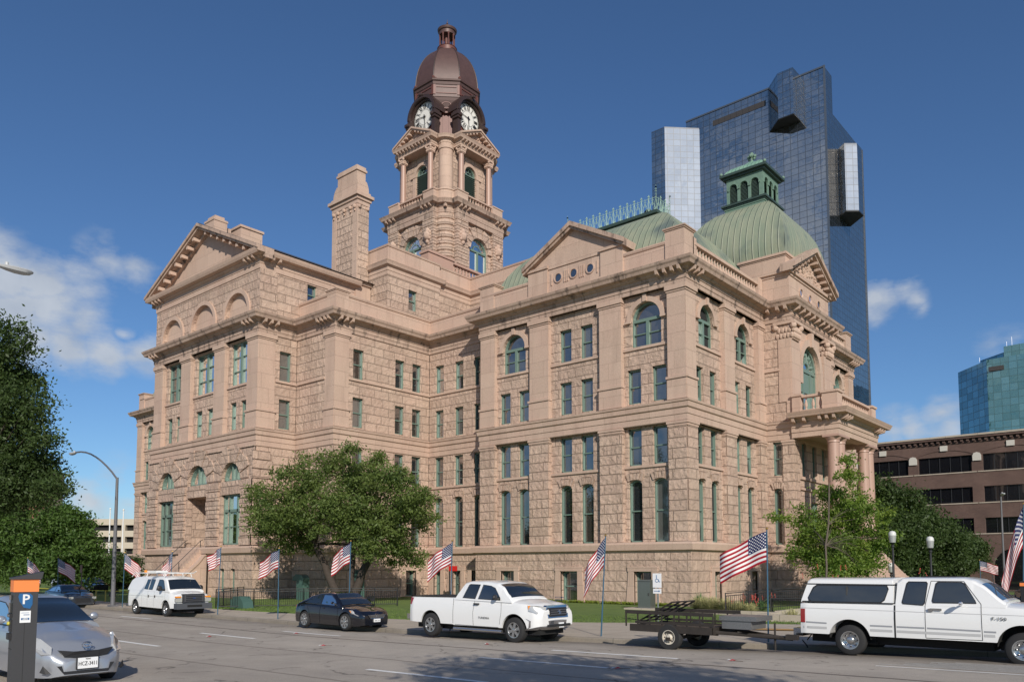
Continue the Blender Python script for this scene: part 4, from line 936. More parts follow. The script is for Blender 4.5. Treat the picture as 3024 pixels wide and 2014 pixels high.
# entablature following porticoes
pe=[]; pa=2.4
for q in range(4):
    ca,sa=[(1,0),(0,1),(-1,0),(0,-1)][q]; rot=lambda x,y:(TX+x*ca-y*sa,TY+x*sa+y*ca)
    pe+=[rot(-pa,-hc-.32),rot(pa,-hc-.32),rot(pa,-3.5)]+[rot(2.75+.9*math.cos(-PI/2+.25+(PI/2-.5)*k/4),-2.75+.9*math.sin(-PI/2+.25+(PI/2-.5)*k/4)) for k in range(5)]+[rot(3.5,-pa)]
pe=ded(pe)
b=MB(); sweep(b,pe,[(-1.2,43.0),(0,43.0),(0,43.2),(.04,43.22),(.04,43.45),(.1,43.47),(.14,43.52),(.36,43.58),(.4,43.72),(.48,43.88),(-1.5,43.95)],True); P_('belfry_entablature',b,G_band)
t=MB(); Pf=[Fr(TX-pa,TY-hc-.32,1,0),Fr(TX+hc+.32,TY-pa,0,1),Fr(TX+pa,TY+hc+.32,-1,0),Fr(TX-hc-.32,TY+pa,0,-1)]
ty=MB(); rk_=MB()
for fr in Pf:
    modillions(t,fr,[.1+k*.46 for k in range(11)],43.3,43.58,.05,.36,.15)
    ty.prism([(0,43.88),(2*pa,43.88),(pa,45.05)],lambda u,z:fr.p(u,z,-.15),lambda u,z:fr.p(u,z,-2.2))
    for s in (-1,1):
        e=pa+s*(pa+.4)
        for za,zb,d1 in ((-.06,.12,.48),(-.2,-.06,.36)):
            rk_.prism([(e,43.95+za),(pa,45.28+za),(pa,45.28+zb),(e,43.95+zb)],lambda u,z:fr.p(u,z,-1.4),lambda u,z:fr.p(u,z,d1))
        for k in range(1,6): f_=k/6; u=pa+s*(pa+.3)*(1-f_); z=43.8+1.33*f_-.14; rk_.box(*(lambda P0,P1:(P0[0],P1[0],P0[1],P1[1],z-.06,z+.1))(fr.p(u-.08,0,-.1),fr.p(u+.08,0,.38)))
    for kk in range(40):
        u=random.uniform(.9,2*pa-.9); zt=43.95+(1-abs(u-pa)/pa)*.95; x,y,_=fr.p(u,0,-.12); ty.sphere((x,y,random.uniform(43.98,max(44.0,zt-.1))),random.uniform(.06,.12),6,4)
P_('modillion',t,G_band); P_('tympanum',ty,G_smooth); P_('raking_cornice',rk_,G_band)
b=MB(); sweep(b,ded([(TX+(x-TX)*.84,TY+(y-TY)*.84) for x,y in pe]),[(0,43.85),(0,44.35),(.06,44.38),(.06,44.5),(-1.5,44.6)],True); P_('belfry_blocking',b,G_smooth)
# clock stage: copper octagon with four arched clock dormers
def octo(r,n=8,rot0=PI/8): return [(TX+r/math.cos(PI/8)*math.cos(-PI/2-PI/8+k*PI/4),TY+r/math.cos(PI/8)*math.sin(-PI/2-PI/8+k*PI/4)) for k in range(8)]
b=MB(); sweep(b,octo(2.75),[(0,44.2),(0,48.6)],True); P_('clock_stage',b,M_tcop2)
Cf=[Fr(TX-2.0,TY-3.3,1,0),Fr(TX+3.3,TY-2.0,0,1),Fr(TX+2.0,TY+3.3,-1,0),Fr(TX-3.3,TY+2.0,0,-1)]
numer=['XII','I','II','III','IIII','V','VI','VII','VIII','IX','X','XI']
def clockface(fr,c,z,r,d):
    disc=MB(); n=40; disc.add([fr.p(c+r*math.cos(2*PI*k/n),z+r*math.sin(2*PI*k/n),d) for k in range(n)],[tuple(range(n))])
    f=P_('clock_face',disc,M_white,label='white clock face with black Roman numerals'); bk=MB(); e=d+.03
    def ring(r0,r1,n=40): 
        for k in range(n):
            a0,a1=2*PI*k/n,2*PI*(k+1)/n; bk.add([fr.p(c+rr*math.sin(t),z+rr*math.cos(t),e) for rr,t in ((r0,a0),(r0,a1),(r1,a1),(r1,a0))],[(0,1,2,3)])
    ring(r*.97,r*1.02); ring(r*.9,r*.915); ring(r*.5,r*.515)
    def stroke(t,off,r0,r1,w):
        dx,dz=math.sin(t),math.cos(t); px,pz=dz,-dx
        bk.add([fr.p(c+dx*rr+px*(off+s*w/2),z+dz*rr+pz*(off+s*w/2),e) for rr,s in ((r0,-1),(r0,1),(r1,1),(r1,-1))],[(0,1,2,3)])
    def slash(t,o0,o1,r0,r1,w):
        dx,dz=math.sin(t),math.cos(t); px,pz=dz,-dx
        bk.add([fr.p(c+dx*rr+px*(o+s*w/2),z+dz*rr+pz*(o+s*w/2),e) for rr,o,s in ((r0,o0,-1),(r0,o0,1),(r1,o1,1),(r1,o1,-1))],[(0,1,2,3)])
    for k in range(60): stroke(2*PI*k/60,0,r*.92,r*.965,r*.018)
    for i,s in enumerate(numer):
        t=2*PI*i/12; ws={'I':.07,'V':.14,'X':.15}; tot=sum(ws[q] for q in s)*r; x=-tot/2
        for q in s:
            w=ws[q]*r
            if q=='I': stroke(t,x+w/2,r*.56,r*.87,r*.042)
            elif q=='V': slash(t,x+w/2,x+.02*r,r*.56,r*.87,r*.042); slash(t,x+w/2,x+w-.02*r,r*.56,r*.87,r*.025)
            else: slash(t,x+w-.02*r,x+.02*r,r*.56,r*.87,r*.042); slash(t,x+.02*r,x+w-.02*r,r*.56,r*.87,r*.025)
            x+=w
    link_mesh('numerals',bk,M_black,f)
    hn=MB()
    for t,L,w in ((R(174),.55,.1),(R(277),.85,.07)):
        dx,dz=math.sin(t),math.cos(t); px,pz=dz,-dx; ee=d+.07
        hn.add([fr.p(c+dx*rr*r+px*s*w*r/2,z+dz*rr*r+pz*s*w*r/2,ee) for rr,s in ((-.15,-1),(-.15,1),(L,.4),(L,-.4))],[(0,1,2,3)])
    n=12; hn.add([fr.p(c+.08*r*math.cos(2*PI*k/n),z+.08*r*math.sin(2*PI*k/n),d+.09) for k in range(n)],[tuple(range(n))])
    link_mesh('clock_hands',hn,M_black,f)
CZ=47.15
for fr in Cf:
    t=MB()
    archivolt(fr,t,2.0,CZ,1.53,1.7,-.5,.05,22); archivolt(fr,t,2.0,CZ,1.7,1.98,-.3,.35,22); archivolt(fr,t,2.0,CZ,1.95,2.05,-1.6,.22,22)
    fr.box(t,2-1.98,2-1.55,44.4,CZ,-.4,.3); fr.box(t,2+1.55,2+1.98,44.4,CZ,-.4,.3)
    P_('clock_hood',t,M_tcop3,True,angle=30)
    t=MB(); fr.box(t,2-2.12,2-1.54,46.25,46.5,-.4,.42); fr.box(t,2+1.54,2+2.12,46.25,46.5,-.4,.42); fr.box(t,2-2.22,2-1.54,46.5,46.8,-.4,.5); fr.box(t,2+1.54,2+2.22,46.5,46.8,-.4,.5)
    for u in (2-1.75,2+1.75): x,y,_=fr.p(u,0,.45); t.sphere((x,y,46.6),.2,8,6)
    x,y,_=fr.p(2,0,.3); t.sphere((x,y,49.2),.22,8,6,(1,1,.8)); t.sphere((x-.3,y,49.12),.15,8,6); t.sphere((x+.3,y,49.12),.15,8,6)
    P_('clock_bracket',t,M_tcop3)
    t=MB(); n=22; t.add([fr.p(2+1.56*math.cos(PI*k/n),CZ+1.5*math.sin(PI*k/n),-.28) for k in range(n+1)]+[fr.p(.5,44.4,-.28),fr.p(3.5,44.4,-.28)],[tuple(list(range(n+1))+[n+1,n+2])]); P_('clock_backing',t,M_tcop2)
    clockface(fr,2.0,CZ,1.51,-.22)
t=MB()
for k in range(4):
    an=PI/4+k*PI/2; dx,dy=math.cos(an),math.sin(an); px,py=-dy,dx
    def Q(u,z,d): return (TX+dx*(2.78+d)+px*u,TY+dy*(2.78+d)+py*u,z)
    fq=Fr(TX+dx*2.8+px*-1.0,TY+dy*2.8+py*-1.0,px,py); fq.n=(dx,dy)
    for u0,u1 in ((.02,.3),(1.7,1.98)): fq.box(t,u0,u1,44.3,47.2,-.1,.12)
    fq.box(t,0,2.0,47.2,47.35,-.1,.2); fq.box(t,.62,.75,44.4,47.2,-.05,.06); fq.box(t,1.25,1.38,44.4,47.2,-.05,.06)
P_('corner_pilaster',t,M_tcop2)
t=MB(); n=18
for k in range(4):
    an=PI/4+k*PI/2; dx,dy=math.cos(an),math.sin(an); px,py=-dy,dx; fq=Fr(TX+dx*2.95-px*1.2,TY+dy*2.95-py*1.2,px,py); fq.n=(dx,dy)
    for i in range(16):
        a0,a1=2*PI*i/16,2*PI*(i+1)/16; t.prism([(1.2+.42*rr*math.cos(a_),48.0+.3*rr*math.sin(a_)) for rr,a_ in ((1,a0),(1,a1),(1.2,a1),(1.2,a0))],lambda u,z:fq.p(u,z,-.1),lambda u,z:fq.p(u,z,.06))
P_('medallion',t,M_tcop2)
b=MB(); sweep(b,octo(2.75),[(0,47.35),(.12,47.9),(.3,48.5),(.36,48.75),(.42,48.78),(.42,48.92),(.38,48.95),(.38,50.0),(.44,50.04),(.5,50.3),(.62,50.36),(.66,50.52),(.3,50.6)],True); P_('drum',b,M_tcop)
t=MB()
oc=octo(3.15)
for k in range(8):
    p,q=Vector(oc[k]),Vector(oc[(k+1)%8]); L=(q-p).length; u=(q-p)/L; fr=Fr(p.x,p.y,u.x,u.y)
    fr.box(t,0,.22,49.0,50.0,-.05,.05); fr.box(t,L-.22,L,49.0,50.0,-.05,.05); fr.box(t,.3,L-.3,49.75,49.83,-.05,.04); fr.box(t,.3,L-.3,49.12,49.2,-.05,.04)
    t.sphere((p.x,p.y,50.75),.16,8,6); t.sphere((p.x+u.x*.25,p.y+u.y*.25,50.68),.09,6,5)
P_('drum_panel',t,M_tcop2)
def octdome(prof,name,mat,parent=None):
    m=MB(); n=len(prof); vs=[]
    for r,z in prof:
        for k in range(8): vs.append((TX+r/math.cos(PI/8)*math.cos(PI/8+k*PI/4),TY+r/math.cos(PI/8)*math.sin(PI/8+k*PI/4),z))
    m.add(vs,[(j*8+k,j*8+(k+1)%8,(j+1)*8+(k+1)%8,(j+1)*8+k) for j in range(n-1) for k in range(8)]); return P_(name,m,mat,True,angle=20)
dp=[]
for k in range(15):
    t_=k/14*R(71); dp.append((3.15*math.cos(t_),50.6+4.95*math.sin(t_)))
octdome(dp,'tower_dome',M_tcop)
t=MB()
for k in range(8):
    an=PI/8+k*PI/4
    t.path([(TX+r/math.cos(PI/8)*math.cos(an),TY+r/math.cos(PI/8)*math.sin(an),z) for r,z in dp],.055,6)
P_('dome_rib',t,M_tcop3)
t=MB(); t.lathe((TX,TY,55.0),[(1.12,0),(1.12,.35),(1.0,.4),(1.0,.7),(1.05,.75),(.9,.82),(0,.85)],24); P_('lantern_base',t,M_tcop2,True)
t=MB()
for k in range(8): an=k*PI/4+.2; t.lathe((TX+.76*math.cos(an),TY+.76*math.sin(an),55.8),[(.11,0),(.11,.08),(.075,.12),(.07,1.25),(.11,1.32),(.11,1.45)],8)
t.lathe((TX,TY,55.8),[(.3,0),(.3,1.5)],10); P_('lantern_colonnade',t,M_tcop2,True)
t=MB(); t.lathe((TX,TY,57.2),[(.0,0),(.84,.0),(.84,.35),(.95,.42),(1.0,.55),(1.02,.62),(.8,.72),(.62,.9),(.4,1.1),(.12,1.2),(.05,1.25),(.05,1.35),(.1,1.42),(.1,1.5),(.03,1.58),(.02,1.85),(0,1.85)],24); P_('lantern_cap',t,M_tcop,True)
# ================================================================== GROUND PROFILE
def zr(x): return .0145*(math.log1p(math.exp(min(60,(x-.0)*1.2)))/1.2)
def kerb_y(x): 
    return -22.1 if x<0 else -22.1+.9*(x/10)**1.5 if x<10 else -21.2+.2*(x-10) if x<20 else -19.2
def zroad(x,y):
    d=y-(kerb_y(x)-3.6); return zr(x)-(.11*(min(max(d/3.6,0),1))**1.5)
def zwalk(x,y=0): return zr(x)+.035
def zland(x,y):
    t=min(max((-8-y)/10,0),1); return zr(x)*t*(1 if x<30 else 1)+.03*t
# ================================================================== VEHICLES
M_tyre=plain('tyre_rubber',(.022,.022,.023),.85); M_rim=plain('alloy_rim',(.55,.55,.56),.25,metal=.9); M_steel=plain('chrome',(.7,.7,.72),.12,metal=1.)
M_dark=plain('black_plastic',(.02,.02,.022),.5); M_under=plain('underbody',(.012,.012,.012),.9)
M_wpaint=plain('white_car_paint',(.78,.78,.77),.28,coat=.7); M_bpaint=plain('black_car_paint',(.006,.006,.009),.12,coat=1.); M_spaint=plain('silver_car_paint',(.42,.44,.48),.3,metal=.55,coat=.6)
M_cglass=glass('car_glass',(.012,.015,.016),.10,.02); M_head=plain('headlight_glass',(.55,.55,.53),.12,metal=.35,coat=1.); M_amber=plain('amber_lens',(.8,.28,.03),.2,coat=1.); M_red=plain('red_lens',(.35,.01,.012),.2,coat=1.)
M_seam=plain('panel_gap',(.05,.05,.05),.7); M_plate=plain('plate_white',(.78,.79,.8),.5); M_bumpg=plain('grey_bumper',(.07,.075,.085),.55)
M_orange=plain('orange_panel',(.85,.24,.06),.55)
def pc(pts,x):
    xs=[p[0] for p in pts]; ys=[p[1] for p in pts]
    if x<=xs[0]: return ys[0]
    if x>=xs[-1]: return ys[-1]
    for i in range(len(xs)-1):
        if xs[i]<=x<=xs[i+1]:
            t=(x-xs[i])/(xs[i+1]-xs[i]+1e-9); t2=t*t*(3-2*t); t=.5*t+.5*t2
            return ys[i]+(ys[i+1]-ys[i])*t
class Car:
    """x forward from the rear axle, z up from the ground, y to the left"""
    def __init__(s,root,hw,zb,zs,zc,W,arches,xr,xf,paint,zm=.5,tuck=.05,crown=.03,shoulder=.07):
        s.root=root;s.hw=hw;s.zb=zb;s.zs=zs;s.zc=zc;s.W=W;s.arches=arches;s.xr=xr;s.xf=xf;s.paint=paint;s.zm=zm;s.tuck=tuck;s.crown=crown;s.sh=shoulder
    def low(s,x):
        z=pc(s.zb,x)
        for xa,za,ra in s.arches:
            if abs(x-xa)<ra: z=max(z,za+math.sqrt(ra*ra-(x-xa)**2))
        return z
    def w(s,x): return s.hw*pc(s.W,x)
    def ysurf(s,x,z):
        w=s.w(x); zs=pc(s.zs,x); t=(z-s.zm)/max(zs-s.zm,.12)
        if t>0: return w-s.tuck*t*t
        return w-.03*((s.zm-z)/max(s.zm-.2,.1))**2
    def body(s,name='body'):
        xs=sorted(set([s.xr,s.xf]+[round(s.xr+i*.05,4) for i in range(int((s.xf-s.xr)/.05)+1)]+[xa+k*ra for xa,za,ra in s.arches for k in (-1.002,-.998,-.97,-.9,.9,.97,.998,1.002)]))
        m=MB(); rings=[]
        for x in xs:
            zb=s.low(x); zs=pc(s.zs,x); zc=pc(s.zc,x); w=s.w(x); R_=[]
            zl=min(zb,zs-.06); R_.append((0,zl)); R_.append((w-.12,zl))
            for k in range(5):
                z=zl+(zs-.05-zl)*k/4; R_.append((s.ysurf(x,z),z))
            y=s.ysurf(x,zs-.05); R_+= [(y-s.sh*.25,zs-.012),(y-s.sh,zs+(zc-zs)*.15),(y*.6,zc-(zc-zs)*.2-.0),(y*.3,zc),(0,zc+.004)]
            rings.append((x,R_))
        n=len(rings[0][1]); full=[]
        for x,R_ in rings:
            full+= [(x,-y,z) for y,z in R_]+[(x,y,z) for y,z in R_[::-1]]
        k=2*n; nx=len(rings)
        fs=[(i*k+j,i*k+(j+1)%k,(i+1)*k+(j+1)%k,(i+1)*k+j) for i in range(nx-1) for j in range(k)]
        fs+= [tuple(range(k)),tuple((nx-1)*k+j for j in range(k))]
        m.add(full,fs); s.b=link_mesh(name,m,s.paint,s.root,True,angle=32); return s.b
    def house(s,belt,roof,yb,yt,name='cab',crown=.03,mat=None,zbelt=None,zroof=None):
        """upper cabin; belt/roof heights along x; side wall plane from yb at the belt to yt at the roof"""
        s.yb,s.yt=yb,yt; s.z0=zbelt;s.z1=zroof; s.roof=roof; s.hc=crown
        xs=[p[0] for p in roof]; xs=sorted(set(xs+[round(xs[0]+i*.05,4) for i in range(1,int((xs[-1]-xs[0])/.05))]))
        m=MB(); rings=[]
        for x in xs:
            zb=pc(belt,x)-.04; z=max(pc(roof,x),zb+.01); e=min(.05,(z-zb)*.5); R_=[(s.yp(zb),zb),(s.yp(z-e),z-e),(s.yp(z)-.025,z-.012),(s.yp(z)-.09,z+crown*.4),(s.yp(z)*.5,z+crown*.85),(0,z+crown)]
            rings.append((x,R_))
        n=len(rings[0][1]); full=[]
        for x,R_ in rings: full+= [(x,-y,z) for y,z in R_]+[(x,y,z) for y,z in R_[::-1]]
        k=2*n; nx=len(rings)
        m.add(full,[(i*k+j,i*k+(j+1)%k,(i+1)*k+(j+1)%k,(i+1)*k+j) for i in range(nx-1) for j in range(k)]+[tuple(range(k)),tuple((nx-1)*k+j for j in range(k))])
        return link_mesh(name,m,mat or s.paint,s.root,True,angle=32)
    def yp(s,z): return s.yb+(s.yt-s.yb)*(z-s.z0)/(s.z1-s.z0)
    def side_glass(s,poly,name='side_window',trim=.018,both=True,mat=None):
        for sg in ((-1,1) if both else (-1,)):
            g=MB(); n=len(poly); g.add([(x,sg*(s.yp(z)+.008),z) for x,z in poly],[tuple(range(n))]); o=link_mesh(name,g,mat or M_cglass,s.root)
            f=MB(); cx=sum(p[0] for p in poly)/n; cz=sum(p[1] for p in poly)/n
            q=[(cx+(x-cx)*1.0+math.copysign(trim,x-cx),z+math.copysign(trim,z-cz)) for x,z in poly]
            vs=[(x,sg*(s.yp(z)+.012),z) for x,z in poly]+[(x,sg*(s.yp(z)+.012),z) for x,z in q]
            f.add(vs,[(i,(i+1)%n,n+(i+1)%n,n+i) for i in range(n)]); link_mesh('window_trim',f,M_dark,o)
    def screen(s,x0,x1,name,inset=.09,lift=.01,mat=None,zfun=None):
        g=MB(); nx,ny=9,11; vs=[]
        for i in range(nx):
            x=x0+(x1-x0)*i/(nx-1); z=pc(s.roof,x); yp=s.yp(z)-inset
            for j in range(ny):
                t=-1+2*j/(ny-1); vs.append((x,yp*t,z+s.hc*(1-abs(t)**2.2*.8)+lift))
        g.add(vs,[(i*ny+j,i*ny+j+1,(i+1)*ny+j+1,(i+1)*ny+j) for i in range(nx-1) for j in range(ny-1)])
        return link_mesh(name,g,mat or M_cglass,s.root,True)
    def seam(s,pts,w=.012,both=True):
        m=MB()
        for sg in ((-1,1) if both else (-1,)):
            for (x0,z0),(x1,z1) in zip(pts[:-1],pts[1:]):
                dx,dz=x1-x0,z1-z0; L=math.hypot(dx,dz); px,pz=-dz/L*w/2,dx/L*w/2
                f=lambda x,z: (x,sg*((s.yp(z) if (s.z0 is not None and z>pc(s.zs,x)-.02) else s.ysurf(x,z))+.004),z)
                k=max(1,int(L/.12)); 
                for i in range(k):
                    a,b_=i/k,(i+1)/k
                    m.add([f(x0+dx*a+px,z0+dz*a+pz),f(x0+dx*b_+px,z0+dz*b_+pz),f(x0+dx*b_-px,z0+dz*b_-pz),f(x0+dx*a-px,z0+dz*a-pz)],[(0,1,2,3)])
        return m
    def patch(s,poly,name,mat,lift=.012,both=True,thick=.02):
        for sg in ((-1,1) if both else (-1,)):
            m=MB(); n=len(poly); 
            a=[(x,sg*(s.ysurf(x,z)+lift),z) for x,z in poly]; b_=[(x,sg*(s.ysurf(x,z)-thick),z) for x,z in poly]
            m.add(a+b_,[tuple(range(n)),tuple(range(n,2*n))]+[(i,(i+1)%n,n+(i+1)%n,n+i) for i in range(n)]); link_mesh(name,m,mat,s.root)
def wheel(root,x,y,r,w,side,spokes=6,rimmat=None,style='alloy',rr=.62):
    t=MB(); o=side
    prof=[(r*rr,-w/2),(r*.9,-w/2),(r*.97,-w/2+.02),(r,-w/2+.05),(r,w/2-.05),(r*.97,w/2-.02),(r*.9,w/2),(r*rr,w/2)]
    t.lathe((x,y,r),prof,30,axis='y')
    for k in range(44):      # tread blocks
        a=2*PI*k/44; t.box(x+math.cos(a)*r-.001,x+math.cos(a)*r+.001,y-.001,y+.001,r+math.sin(a)*r,r+math.sin(a)*r+.001)
    ty=link_mesh('wheel',t,M_tyre,root,True,angle=40)
    m=MB(); f=y+o*(w/2-.02)
    m.lathe((x,f,r),[(r*rr,-.0*o),(r*rr*.98,.015*o),(r*rr*.9,.0),(r*rr*.86,-.06*o),(0.0,-.07*o)] if style!='steel' else [(r*rr,0),(r*rr*.98,.015*o),(r*rr*.86,-.03*o),(r*rr*.5,-.05*o),(r*rr*.42,.0),(r*rr*.3,.02*o),(0,.02*o)],28,axis='y')
    rb=link_mesh('rim_barrel',m,M_dark if style=='alloy' else (rimmat or M_rim),ty,True,angle=40)
    m=MB(); ro=r*rr
    m.lathe((x,f,r),[(ro*1.02,-.01*o),(ro*1.0,.02*o),(ro*.9,.018*o),(ro*.88,-.03*o)],28,axis='y')
    if style=='alloy':
        for k in range(spokes):
            a=2*PI*k/spokes+.3; ca,sa=math.cos(a),math.sin(a); w0,w1=ro*.16,ro*.2
            pts=[(0.12*ro,-w0),(.12*ro,w0),(.92*ro,w1),(.92*ro,-w1)]
            m.prism([(u*ca-v*sa,u*sa+v*ca) for u,v in pts],lambda a_,b_:(x+a_,f-.05*o,r+b_),lambda a_,b_:(x+a_,f+.012*o,r+b_))
        m.lathe((x,f,r),[(ro*.27,-.02*o),(ro*.25,.02*o),(0,.025*o)],16,axis='y')
    elif style=='steel':
        for k in range(8):
            a=2*PI*k/8; m.lathe((x+math.cos(a)*ro*.62,f-.02*o,r+math.sin(a)*ro*.62),[(ro*.1,0.0),(0,.012*o)],8,axis='y')
    link_mesh('rim',m,rimmat or M_rim,ty,True,angle=30)
    if style=='steel':
        m=MB()
        for k in range(8):
            a=2*PI*k/8; m.lathe((x+math.cos(a)*ro*.68,f-.012*o,r+math.sin(a)*ro*.68),[(ro*.09,0.0),(0,.0)],8,axis='y')
        link_mesh('rim_hole',m,M_dark,ty)
    return ty
def well(root,x,z,r,hw):
    m=MB()
    for s in (-1,1):
        pts=[(x+r*math.cos(a),z+r*math.sin(a)) for a in [PI*k/12 for k in range(13)]]+[(x-r,z-.1),(x+r,z-.1)]
        m.add([(a,s*(hw-.42),b_) for a,b_ in pts],[tuple(range(len(pts)))])
        arc=[(x+(r-.004)*math.cos(PI*k/12),z+(r-.004)*math.sin(PI*k/12)) for k in range(13)]; n=13
        m.add([(a,s*(hw-.42),b_) for a,b_ in arc]+[(a,s*(hw-.045),b_) for a,b_ in arc],[(i,i+1,n+i+1,n+i) for i in range(n-1)])
    link_mesh('wheel_well',m,M_under,root)
def textmesh(name,s,size,mat,parent,loc,rot,ext=.002,sx=1.,label=None,bold=False):
    cu=bpy.data.curves.new('t','FONT'); cu.body=s; cu.size=size; cu.extrude=ext; cu.align_x='CENTER'; cu.align_y='CENTER'; cu.resolution_u=2
    if bold: cu.offset=size*.018
    to=bpy.data.objects.new('t',cu); me=bpy.data.meshes.new_from_object(to); bpy.data.objects.remove(to); bpy.data.curves.remove(cu)
    me.transform(Matrix.Translation(loc)@(rot.to_4x4() if hasattr(rot,'to_4x4') else Matrix.Identity(4))@Matrix.Diagonal((sx,1,1,1)))
    me.materials.clear(); me.materials.append(mat); me.name=name; o=bpy.data.objects.new(name,me); C.objects.link(o)
    if parent: o.parent=parent
    if label: o['label']=label
    return o
RX=Matrix.Rotation(PI/2,3,'X')               # text facing -y
RF=Matrix.Rotation(PI/2,3,'Z')@RX            # text facing +x
def mirror(root,x,z,y,mat,w=.2,h=.15,lng=.1,both=True):
    for s in ((-1,1) if both else (-1,)):
        m=MB(); m.sphere((x,s*(y+w*.62),z),.5,14,8,(lng,w,h)); m.box(x-.02,x+.03,s*(y-.03),s*(y+w*.4),z-h*.35,z-h*.1); link_mesh('wing_mirror',m,mat,root,True)
# --- old white pickup with a camper top (near side seen square on)
def vroot(name,label,x,y,z,grp=None,rz=0.):
    return thing(name,label,'pickup truck' if 'pickup' in name else 'van' if 'van' in name else 'trailer' if 'trailer' in name else 'car',(x,y,z),grp,(0,0,rz),world=False)
f=vroot('pickup_truck','white extended cab pickup truck with a camper top, towing a flat trailer',15.61,-20.66,.18)
c=Car(f,.94,[(-1.2,.46),(3.0,.47),(4.3,.42)],[(-1.12,1.17),(1.0,1.2),(3.1,1.2),(4.2,1.1),(4.35,1.0)],[(-1.12,1.18),(3.0,1.25),(3.1,1.27),(4.1,1.2),(4.35,1.05)],[(-1.12,.97),(-1.0,1.),(4.0,1.),(4.35,.93)],[(0,.36,.46),(3.38,.38,.46)],-1.12,4.35,M_wpaint,zm=.85,tuck=.04)
c.body()
c.house([(.98,1.2),(3.2,1.22)],[(1.0,1.25),(1.03,1.70),(1.12,1.755),(2.3,1.765),(2.5,1.73),(2.62,1.66),(3.1,1.28)],.9,.78,'cab',.03,zbelt=1.2,zroof=1.76)
c.side_glass([(1.17,1.22),(1.54,1.2),(1.58,1.25),(1.63,1.64),(1.6,1.68),(1.28,1.68),(1.24,1.64),(1.15,1.26)],trim=.02)
c.side_glass([(1.77,1.26),(2.56,1.27),(2.54,1.33),(2.34,1.65),(2.28,1.68),(1.86,1.68),(1.82,1.64),(1.75,1.31)],trim=.02)
c.screen(2.66,3.04,'windshield')
for p_ in ([(1.6,.49),(1.6,1.2),(1.7,1.72)],[(2.67,.5),(2.67,1.18),(2.6,1.3),(2.36,1.72)],[(1.6,.49),(2.67,.5)]): pass
m=c.seam([(1.6,.5),(1.6,1.18),(1.71,1.71),(2.34,1.71),(2.66,1.24),(2.67,.5),(1.6,.49)]); link_mesh('door_seam',m,M_seam,f)
m=c.seam([(.985,.46),(.985,1.17)],.035); link_mesh('cab_gap',m,M_dark,f)
m=c.seam([(-1.1,1.05),(4.2,1.03)],.01); m2=c.seam([(-.98,.72),(-.5,.71)],.035); 
for q in (([(.46,.70),(.93,.70)]),([(1.02,.70),(1.58,.70)]),([(1.63,.70),(2.64,.69)]),([(2.7,.68),(2.92,.68)])):
    t_=c.seam(q,.035); m2.add(t_.v,t_.f)
link_mesh('body_crease',m,plain('crease_grey',(.45,.45,.45),.5),f); link_mesh('side_moulding',m2,plain('moulding_grey',(.3,.31,.33),.4),f)
m=MB()
for q in (([(-1.05,.6),(-.5,.6)]),([(.46,.6),(.93,.6)]),([(1.02,.6),(2.64,.6)]),([(2.7,.6),(2.9,.6)])): t_=c.seam(q,.055); m.add(t_.v,t_.f)
link_mesh('side_stripe',m,plain('stripe_grey',(.48,.48,.48),.5),f)
for sx in (0,3.38):
    for s in (-1,1): wheel(f,sx,s*.8,.345,.22,s,5,plain('polished_steel_rim',(.5,.5,.5),.25,metal=.85),'steel',.6)
    well(f,sx,.38,.46,.94)
# camper shell
m=MB(); prof=[(-1.09,1.18),(-.95,1.7),(-.9,1.745),(1.0,1.765),(.98,1.74),(.9,1.2)]
c2=Car(f,.9,[(0,1.)],[(0,1.2)],[(0,1.2)],[(0,1)],[],0,1,M_wpaint); c2.z0,c2.z1,c2.yb,c2.yt=1.19,1.76,.92,.8
c2.house([(-1.08,1.23),(.96,1.23)],[(-1.09,1.25),(-1.02,1.5),(-.96,1.69),(-.9,1.72),(.92,1.735),(.95,1.6),(.96,1.25)],.92,.8,'camper_top',.04,zbelt=1.19,zroof=1.76)
c2.side_glass([(-.84,1.21),(.68,1.23),(.76,1.29),(.84,1.5),(.8,1.585),(-.72,1.575),(-.8,1.52),(-.91,1.32),(-.89,1.25)],'camper_window',trim=.022)
m=MB()
for z in (1.205,1.615): m.box(-1.06,.96,-(c2.yp(z)+.012),c2.yp(z)+.012,z-.012,z+.012)
link_mesh('camper_seal',m,M_dark,f)
m=MB(); m.box(-.06,-.03,-(c2.yp(1.4)+.016),-(c2.yp(1.4)-.01),1.24,1.57); link_mesh('window_divider',m,M_seam,f)
c.patch([(-1.115,.71),(-1.0,.71),(-1.0,1.03),(-1.115,1.03)],'tail_light',M_red,.01)
m=MB(); m.box(-1.32,-1.1,-.85,.85,.38,.56); link_mesh('rear_bumper',m,M_steel,f)
m=MB(); m.box(4.3,4.5,-.9,.9,.4,.62); link_mesh('front_bumper',m,M_steel,f); m=MB(); m.box(4.33,4.37,-.6,.6,.7,.98); link_mesh('grille',m,M_dark,f)
for s in (-1,1): m=MB(); m.box(4.3,4.38,s*.62,s*.88,.72,.96); link_mesh('headlight',m,M_head,f)
m=MB(); m.box(1.7,1.93,-.965,-.93,1.09,1.13); m.box(1.66,1.75,-.96,-.92,1.06,1.12); link_mesh('door_handle',m,M_steel,f)
m=MB(); m.sphere((2.33,-1.12,1.26),.5,12,6,(.09,.2,.1)); m.tube((2.3,-.9,1.22),(2.33,-1.1,1.24),.02); link_mesh('wing_mirror',m,M_steel,f,True)
textmesh('badge','F-150',.1,M_seam,f,(2.98,-.955,.95),RX,sx=1.2)
m=MB(); m.box(1.4,2.1,-.3,.3,1.79,1.81); m.box(-1.0,2.8,-.5,.5,.25,.45); m.tube((-.4,-.5,.3),(.5,-.55,.28),.04); link_mesh('chassis',m,M_under,f)
